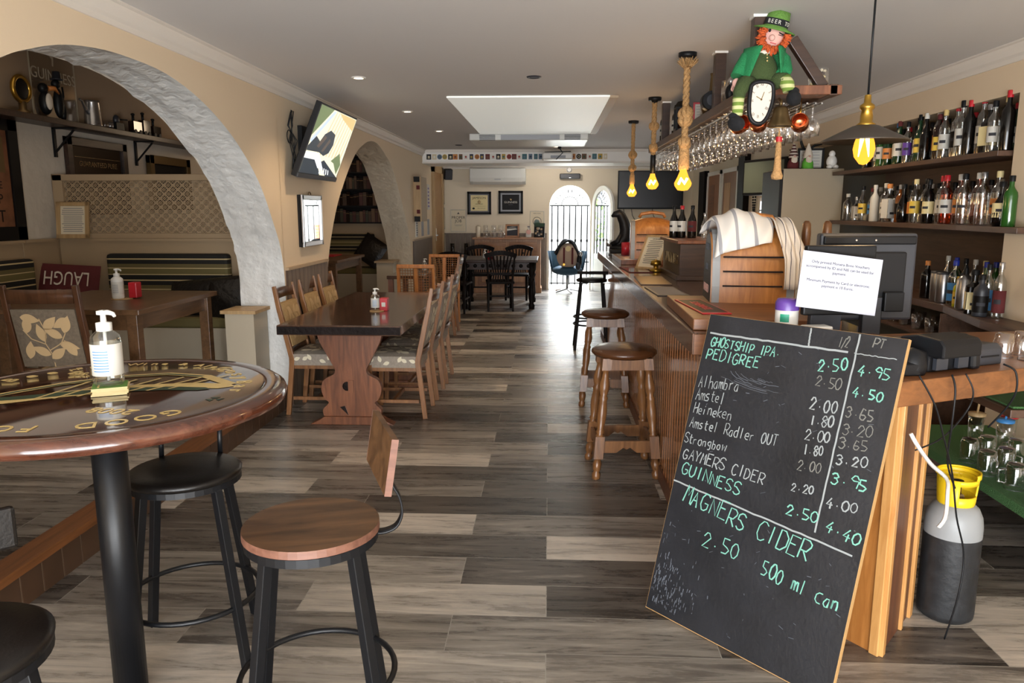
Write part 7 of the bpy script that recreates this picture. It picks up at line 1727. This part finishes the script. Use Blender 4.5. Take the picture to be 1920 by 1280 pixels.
point((1.265, 3.1, 1.66), 3.0, (1, .66, .32), .05)

# ================================================================== BACK BAR
t = thing('back_bar_unit', 'dark wooden back bar shelving with two bottle shelves and worktop', 'shelving', (0, 0, 0))
S1Z, S2Z, WZ = 1.895, 1.452, .915
b = MB(); b.box(2.64, 2.99, 4.72, 7.36, S1Z - .032, S1Z, 'shelfwood'); b.build('shelf', t, .003)
b = MB(); b.prism([(2.64, 7.36), (2.99, 7.36), (2.99, 4.72), (2.715, 4.69), (2.715, 4.35), (2.58, 4.35), (2.64, 5.1)], 'z', S2Z - .035, S2Z, 'shelfwood'); b.build('shelf', t, .003)
b = MB(); b.prism([(2.66, 7.36), (2.99, 7.36), (2.99, 4.72), (2.715, 4.69), (2.715, 4.0), (2.5, 4.0), (2.52, 4.5), (2.66, 5.2)], 'z', WZ - .05, WZ, 'shelfwood'); b.build('worktop', t, .004)
b = MB(); b.box(2.975, 2.99, 4.72, 7.0, S2Z + .26, S1Z - .03, 'shelfwood'); b.build('upper_back_board', t)
b = MB(); b.box(2.975, 2.99, 4.72, 7.0, WZ, S2Z - .03, 'shelfwood'); b.build('lower_back_board', t)
b = MB(); b.box(2.72, 2.98, 5.12, 5.15, 0, WZ - .05, 'shelfwood'); b.box(2.62, 2.72, 5.12, 5.15, 0, WZ - .05, 'shelfwood'); b.build('side_panel', t)
b = MB(); b.box(2.66, 2.99, 5.15, 7.36, .66, .68, 'shelfwood'); b.build('glass_shelf', t)
b = MB(); b.box(2.66, 2.99, 5.15, 7.36, 0.0, .3, 'shelfwood'); b.build('lower_cabinet', t)
G1 = 'bottles on the top back bar shelf'; G2 = 'bottles on the lower back bar shelf'; G3 = 'bottles and shakers on the back bar worktop'
TOPS = [ # y, kind, h, r, body, cap, label material, words
 (6.80, 'round', .28, .036, 'bottleblack', 'black', 'orange', 'dark bottle with black cap and orange label'), (6.67, 'round', .28, .035, 'bottleclear', 'whitelab', 'whitelab', 'clear bottle with white cap'), (6.53, 'long', .32, .037, 'bottlegreen2', 'bottlegreen', 'whitelab', 'tall green wine bottle'),
 (6.40, 'round', .28, .038, 'bottlegreen', 'black', 'orange', 'dark green bottle with black cap'), (6.31, 'long', .33, .038, 'bottlegreen', 'bluelab', 'whitelab', 'green wine bottle with blue capsule'), (6.21, 'long', .33, .038, 'bottlegreen', 'burg', 'whitelab', 'green wine bottle with burgundy capsule'),
 (6.07, 'round', .31, .032, 'bottleclear', 'black', 'purple', 'slim bottle with a rainbow coloured label'), (5.97, 'long', .34, .037, 'bottleblack', 'black', 'whitelab', 'dark bottle with a round white label'), (5.88, 'long', .34, .036, 'bottlegreen', 'black', 'yellow', 'dark green bottle with yellow label'), (5.79, 'long', .34, .037, 'bottleblack', 'whitelab', None, 'plain black bottle with pale cap'),
 (5.68, 'round', .35, .037, 'bottleclear', 'whitelab', 'orange', 'clear bottle with white cap and orange label'), (5.60, 'round', .31, .036, 'bottlebrown', 'burg', 'yellow', 'brown bottle with yellow label'), (5.52, 'round', .33, .036, 'bottleclear', 'gold', 'whitelab', 'clear bottle with gold cap'), (5.43, 'round', .35, .038, 'bottleclear', 'red', 'frameblk', 'clear bottle with red cap and black label'),
 (5.30, 'round', .36, .041, 'bottleclear', 'black', 'whitelab', 'large clear bottle with black cap'), (5.21, 'round', .35, .037, 'bottleblack', 'red', None, 'black bottle with red cap'), (5.12, 'round', .36, .038, 'bottleclear', 'red', 'whitelab', 'clear bottle with red cap and white label'), (5.01, 'square', .30, .05, 'bottleblack', 'silver', 'cream2', 'black square bottle with big yellow label'),
 (4.93, 'round', .31, .036, 'bottleclear', 'black', 'whitelab', 'clear black-capped bottle behind the square one'), (4.86, 'bulb', .33, .038, 'bottleclear', 'cream2', None, 'clear bulbous bottle with cork stopper'), (4.79, 'round', .35, .037, 'bottleblack', 'red', None, 'tall black bottle with red cap')]
for i, (y, k, h, r, bo, ca, la, wd) in enumerate(TOPS):
    bottle(k, wd + ' on the top shelf, %s from the right' % ORD[len(TOPS) - i], (2.72 + .035 * (i % 3 == 1) + (.02 if k == 'square' else 0), y, S1Z + .0005), h, r, bo, ca, la, 'bottle', G1, band=(.16, .55) if k == 'square' else (.2, .5))
BACK = [('bottleblack', 'black'), ('bottlegreen', 'red'), ('bottlebrown', 'black'), ('bottleclear', 'silver')]
for i in range(18):
    y = 4.84 + i * .118; bo, ca = BACK[i % 4]
    bottle('round', '%s bottle in the back row of the top shelf, %s from the right' % ({'bottleblack': 'black', 'bottlegreen': 'green', 'bottlebrown': 'brown', 'bottleclear': 'clear'}[bo], ORD[i + 1]), (2.87, y, S1Z + .0005), .30, .036, bo, ca, 'whitelab' if i % 2 else None, 'bottle', 'back row bottles on the top shelf')
MID = [(7.15, 'round', .24, .04, 'bottleclear', 'whitelab', None, 'pale clear bottle at the left end'), (7.02, 'square', .21, .04, 'bottleclear', 'silver', 'whitelab', 'short clear square bottle'), (6.82, 'long', .30, .035, 'bottleclear', 'black', 'yellow', 'clear bottle with black cap and yellow label'), (6.70, 'long', .28, .034, 'bottleclear', 'burg', 'bluelab', 'clear bottle with burgundy cap'),
 (6.57, 'round', .30, .037, 'whitelab', 'whitelab', None, 'opaque white bottle'), (6.44, 'round', .31, .038, 'bottleclear', 'whitelab', 'whitelab', 'clear bottle with white cap and white label'), (6.30, 'square', .30, .046, 'bottleclear', 'orange', 'whitelab', 'square clear bottle with orange stopper'), (6.17, 'round', .29, .038, 'bottleamber', 'grey', 'frameblk', 'amber bottle with black label'),
 (6.05, 'bulb', .29, .042, 'bottleblack', 'black', None, 'bulbous black bottle'), (5.96, 'round', .31, .038, 'bottleblack', 'black', 'orange', 'black bottle with orange emblem label'), (5.86, 'round', .32, .037, 'bottleclear', 'cream2', 'yellow', 'clear gin bottle with cream neck'), (5.76, 'round', .32, .037, 'bottleclear', 'black', 'frameblk', 'clear bottle with black label'),
 (5.66, 'round', .31, .038, 'bottleblack', 'black', 'cream2', 'black bottle with oval tan label'), (5.53, 'round', .33, .041, 'bottleclear', 'red', 'whitelab', 'clear bottle with red cap, silvery label'), (5.42, 'round', .33, .041, 'bottlered', 'red', 'whitelab', 'clear bottle with red spirit and red cap'), (5.30, 'round', .33, .041, 'bottlepink', 'whitelab', 'orange', 'pink orange gin bottle'),
 (5.19, 'round', .33, .041, 'bottleclear', 'black', 'bottleclear', 'tall clear bottle with black cap, lit bright'), (5.08, 'round', .33, .041, 'bottlepink', 'whitelab', None, 'pale pink gin bottle'), (4.97, 'round', .33, .041, 'bottleclear', 'silver', None, 'tall clear bottle with silver cap'), (4.86, 'round', .33, .041, 'bottleclear', 'cream2', 'orange', 'clear bottle with a pale stopper')]
for i, (y, k, h, r, bo, ca, la, wd) in enumerate(MID):
    bottle(k, wd + ' on the lower shelf, %s from the right' % ORD[len(MID) - i], (2.72 + .03 * (i % 2), y, S2Z + .0005), h, r, bo, ca, la, 'bottle', G2, band=(.1, .6) if k == 'square' else (.22, .5))
for i in range(19):
    bo = ['bottleclear', 'bottleblack', 'bottlebrown'][i % 3]
    bottle('round', '%s bottle in the back row of the lower shelf, %s from the right' % ({'bottleclear': 'clear', 'bottleblack': 'black', 'bottlebrown': 'brown'}[bo], ORD[i + 1]), (2.89, 4.86 + i * .112, S2Z + .0005), .29, .036, bo, 'black' if i % 2 else 'whitelab', 'whitelab', 'bottle', 'back row bottles on the lower shelf')
bottle('round', 'green bottle at the right end of the lower shelf, in front of the pier', (2.645, 4.55, S2Z + .0005), .29, .037, 'bottlegreen2', 'black', None)
bottle('bulb', 'black bulbous bottle with a pale triangular label at the right shelf end', (2.66, 4.66, S2Z + .0005), .26, .045, 'bottleblack', 'black', 'cream2')
# worktop: jars, shakers, cordial bottles
CTR = [(5.62, 'round', .27, .04, 'bottleblack', 'orange', None, 'black bottle with cork beside the till monitor', 2.74), (5.58, 'long', .31, .034, 'bottleclear', 'whitelab', 'whitelab', 'clear bottle with white pourer behind the shakers', 2.86), (5.22, 'round', .30, .042, 'bottleclear', 'blue', 'bluelab', 'clear water bottle with blue cap and blue label', 2.73), (5.12, 'round', .20, .034, 'bottleyel', 'yellow', 'yellow', 'small yellow green cordial bottle', 2.71),
 (5.06, 'long', .30, .034, 'bottlegreen2', 'blue', 'whitelab', 'green bottle with blue cap behind the steel flask', 2.84), (4.78, 'square', .27, .05, 'bottleblack', 'black', 'cream2', 'black square bottle with pale printed label on the worktop', 2.62), (4.66, 'round', .25, .042, 'dgrey', 'black', 'frameblk', 'dark grey bottle at the right end of the worktop', 2.60), (4.72, 'round', .31, .033, 'bottleclear', 'black', 'bluelab', 'clear bottle behind the black square bottle', 2.67), (4.58, 'round', .33, .034, 'bottleclear', 'silver', 'burg', 'tall clear bottle at the frame edge on the worktop', 2.66)]
for y, k, h, r, bo, ca, la, wd, x in CTR: bottle(k, wd, (x, y, WZ + .0005), h, r, bo, ca, la, 'bottle', G3, band=(.1, .5))
for y, x, l in ((5.44, 2.73, 'brushed steel cocktail shaker, left of the pair on the worktop'), (5.34, 2.72, 'brushed steel cocktail shaker, right of the pair on the worktop')):
    t = thing('cocktail_shaker', l, 'shaker', (x, y, WZ + .0005), group='steel shakers'); b = MB(); b.lathe([(0, 0), (.043, 0), (.046, .01), (.048, .2), (.045, .205), (0, .207)], 'bronze' if False else 'steel', n=24); b.build('shaker_body', t); b = MB(); b.lathe([(.049, .195), (.049, .21), (.0, .212)], 'dgrey', n=24); b.build('rim', t)
for i in range(8):
    bo = ['bottleclear', 'bottleblack', 'bottlegreen2', 'bottleclear'][i % 4]
    bottle(['round', 'long'][i % 2], '%s bottle in the back row of the worktop, %s from the right' % ({'bottleclear': 'clear', 'bottleblack': 'black', 'bottlegreen2': 'green'}[bo], ORD[i + 1]), (2.90, 4.82 + i * .12, WZ + .0005), .30, .035, bo, ['whitelab', 'black', 'blue', 'cream2'][i % 4], ['whitelab', 'yellow', None, 'bluelab'][i % 4], 'bottle', 'back row bottles on the worktop')
t = thing('steel_flask', 'tall shiny steel flask standing on the back bar worktop', 'flask', (2.66, 4.96, WZ + .0005)); b = MB(); b.lathe([(0, 0), (.046, 0), (.048, .015), (.048, .19), (.03, .215), (.018, .225), (0, .226)], 'steel', n=28); b.build('flask_body', t); b = MB(); b.lathe([(.016, .22), (.014, .26), (.006, .29), (0, .29)], 'black', n=12); b.build('stopper', t)
for k in range(9):
    b = MB(); b.lathe([(0, 0), (.028, 0), (.034, .11), (.032, .11), (.026, .006), (0, .006)], 'glass', n=14); b.lathe([(.0, .004), (.027, .006)], 'silver', n=14)
    tag(b.build('tumbler', loc=(2.72 + .09 * (k % 2), 5.28 + k * .1, .681)), 'small glass on the shelf below the worktop, %s from the right' % ORD[k + 1], 'glass', 'glasses on the shelf below the worktop')
# low shelf with green mat and upturned glass mugs; small shelf above
t = thing('low_shelf', 'low board shelf with a green mesh bar mat behind the counter', 'shelf', (2.42, 3.75, 0)); b = MB(); b.box(-.28, .28, -.85, .85, .2, .235, 'shelfwood'); b.build('board', t, .003); b = MB(); b.box(-.30, .28, -.87, .87, .236, .246, 'gmat'); b.box(-.305, -.3, -.87, .87, .2, .246, 'gmat'); b.build('green_mat', t)
b = MB()
for y in (-.7, .7): b.box(-.2, .25, y - .02, y + .02, 0, .2, 'shelfwood')
b.build('support', t)
t = thing('upper_shelf', 'small wooden shelf with green mat at the right edge under the counter', 'shelf', (2.29, 3.42, .70)); b = MB(); b.box(-.38, .42, -.3, .9, 0, .035, 'shelfwood'); b.build('board', t, .003); b = MB(); b.box(-.36, .42, -.28, .88, .036, .044, 'gmat'); b.build('green_mat', t)
mug0 = None; k = 0
for r_ in range(4):
    for c_ in range(3):
        k += 1; x = 2.19 + c_ * .12 + .02 * (r_ % 2); y = 3.32 + r_ * .2 + .05 * (c_ % 2); lb = 'upturned glass mug on the green mat, %s row from the front, %s from the aisle' % (ORD[r_ + 1], ORD[c_ + 1])
        if mug0 is None:
            mug0 = thing('glass_mug', lb, 'glass', (x, y, .2465), group='upturned glass mugs on the low green mat')
            b = MB(); b.lathe([(.043, 0), (.043, .1), (.036, .125), (0, .128)], 'glass', n=18); b.lathe([(.043, 0), (.0435, .005)], 'silver', n=18); b.lathe([(.0, .122), (.034, .123)], 'silver', n=18); b.build('mug_body', mug0)
            b = MB(); b.tube([(.043, 0, .02), (.068, 0, .03), (.068, 0, .085), (.043, 0, .095)], .006, 'glass', 8); b.build('handle', mug0)
        else: dup(mug0, lb, (x, y, .2465), R(40 * k))
for x, y, m, l in ((2.42, 4.25, 'frameoak', 'wooden tumbler lid with straw behind the glass mugs'), (2.5, 4.12, 'bluelab', 'blue tumbler lid with straw behind the glass mugs'), (2.58, 4.22, 'red', 'red tumbler lid with straw behind the glass mugs')):
    t = thing('straw_tumbler', l, 'tumbler', (x, y, .2465), group='straw tumblers on the low shelf'); b = MB(); b.lathe([(0, 0), (.035, 0), (.042, .16), (0, .16)], 'glass', n=16); b.build('cup', t); b = MB(); b.lathe([(.045, .16), (.045, .175), (0, .178)], m, n=18); b.build('lid', t); b = MB(); b.cyl((0, 0, .17), (.01, 0, .29), .006, m, n=8); b.build('straw', t)

# ================================================================== FRIDGE, FIGURES ON TOP, FAR RIGHT WALL
t = thing('fridge', 'tall beige fridge side panel beside the bottle shelves', 'fridge', (2.48, 7.70, 0)); b = MB(); b.box(-.28, .28, -.3, .3, .03, 1.93, 'fridge'); b.build('cabinet', t, .006); b = MB(); b.box(-.31, -.28, -.3, .29, .06, 1.92, 'blackp'); b.build('door', t, .004)
FZ = 1.931
def gnome(label, loc, hat, coat, scale=1.0):
    t = thing('gnome_figure', label, 'figurine', loc)
    b = MB(); b.lathe([(0, 0), (.055, 0), (.05, .06), (.03, .1), (0, .11)], coat, n=16); b.build('body', t)
    b = MB(); b.ell((0, -.035, .085), .03, .02, .045, 'offw', 12, 8); b.build('beard', t); b = MB(); b.ell((0, -.05, .115), .011, .01, .01, 'skin', 8, 6); b.build('nose', t)
    b = MB(); b.lathe([(.045, .1), (.04, .14), (.022, .19), (.01, .23), (0, .24)], hat, n=16); b.build('hat', t); return t
gnome('gnome figure with a striped dark hat on the fridge, leftmost', (2.32, 7.52, FZ), M.setdefault('hatstripe', stripes('striped_hat', [(0, '#4a2020'), (.55, '#c9c0b4')], 'z', .03)), 'burg')
gnome('green gnome figure with pale hat standing on the fridge', (2.45, 7.50, FZ), 'offw', M.setdefault('lime', mat('lime_green_felt', '#5fae3a', .8)))
picture('framed_notice', 'dark framed pale sheet standing on the fridge behind the gnomes', (2.52, 7.64, FZ), R(-4), .24, .2, .018, 'frameblk', 'whitelab', .015, art=art_lines(5))
t = thing('figurine', 'plain white seated figurine at the right end of the fridge top', 'figurine', (2.68, 7.52, FZ)); b = MB(); b.ell((0, 0, .07), .05, .04, .06, 'white', 14, 8); b.ell((0, 0, .14), .03, .03, .032, 'white', 12, 8); b.ell((-.03, -.03, .02), .025, .04, .02, 'white', 10, 6); b.ell((.03, -.03, .02), .025, .04, .02, 'white', 10, 6); b.build('body', t)
t = thing('branch_ornament', 'black twisted branch ornament on the fridge above the framed sheet', 'ornament', (2.5, 7.78, FZ)); b = MB(); b.tube([(.0, 0, 0), (.02, 0, .15), (-.03, 0, .26), (-.06, 0, .38)], [.02, .018, .014, .006], 'black', 8); b.tube([(.02, 0, .18), (.1, 0, .24), (.17, 0, .25)], [.015, .012, .006], 'black', 8); b.tube([(0, 0, .1), (-.1, 0, .17), (-.14, 0, .2)], [.014, .01, .005], 'black', 8); b.build('branch', t)
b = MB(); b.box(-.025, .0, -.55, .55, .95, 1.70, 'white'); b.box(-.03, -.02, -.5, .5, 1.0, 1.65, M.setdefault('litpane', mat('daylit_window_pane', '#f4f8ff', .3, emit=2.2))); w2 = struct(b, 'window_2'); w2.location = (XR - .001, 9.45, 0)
b = MB()
for y, z0, z1 in ((-.3, 1.0, 1.55), (.3, 1.0, 1.55)): b.box(-.036, -.03, y - .012, y + .012, z0, z1, 'dgrey')
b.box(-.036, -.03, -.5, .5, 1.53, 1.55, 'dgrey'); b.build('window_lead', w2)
t = thing('wall_monitor', 'black boxed monitor with greenish screen high on the right wall', 'monitor', (XR - .02, 9.3, 1.72), rot=(R(0), 0, R(-70))); b = MB(); b.box(-.42, .42, -.2, -.02, 0, .42, 'blackp'); b.build('housing', t, .01); b = MB(); b.box(-.38, .38, -.205, -.2, .03, .39, M.setdefault('crt', mat('greenish_screen', '#6f7a70', .15))); b.build('screen', t)
# doors in the right wall
def rdoor(name, y0, y1, m, m2):
    b = MB(); b.box(-.03, 0, y0, y1, 0, 2.1, m); b.box(-.034, -.03, (y0 + y1) / 2 - .02, y1 - .1, .2, 1.95, m2); d_ = struct(b, name); d_.location = (XR, 0, 0)
    b = MB(); b.box(-.05, 0, y0 - .06, y0, 0, 2.16, 'white'); b.box(-.05, 0, y1, y1 + .06, 0, 2.16, 'white'); b.box(-.05, 0, y0 - .06, y1 + .06, 2.1, 2.16, 'white'); b.build('door_frame', d_)
rdoor('door_3', 12.3, 13.2, 'dorange', 'kerbwood'); rdoor('door_4', 11.2, 12.1, 'dorange', 'doorlit')
b = MB(); b.box(-.08, 0, 13.35, 13.8, 0, 2.2, 'ebony'); p3 = struct(b, 'trim_10'); p3.location = (XR, 0, 0)
b = MB(); b.box(-.08, 0, 10.65, 11.0, 0, 2.3, 'ebony'); p3 = struct(b, 'trim_11'); p3.location = (XR, 0, 0)
t = thing('rosary', 'long black bead rosary with cross hanging on the right wall', 'rosary', (XR - .02, 10.3, 1.45)); b = MB()
for k in range(44):
    a = 2 * PI * k / 44; b.ell((0, .09 * math.sin(a) * (.7 + .3 * math.cos(a)), .3 + .26 * math.cos(a)), .013, .013, .013, 'black', 8, 6)
b.build('bead_loop', t); b = MB(); b.tube([(0, 0, .04), (0, 0, -.1)], .004, 'black', 6); b.box(-.006, .006, -.02, .02, -.13, -.115, 'black'); b.box(-.006, .006, -.006, .006, -.17, -.1, 'black'); b.build('cross', t)
bpy.context.view_layer.update()
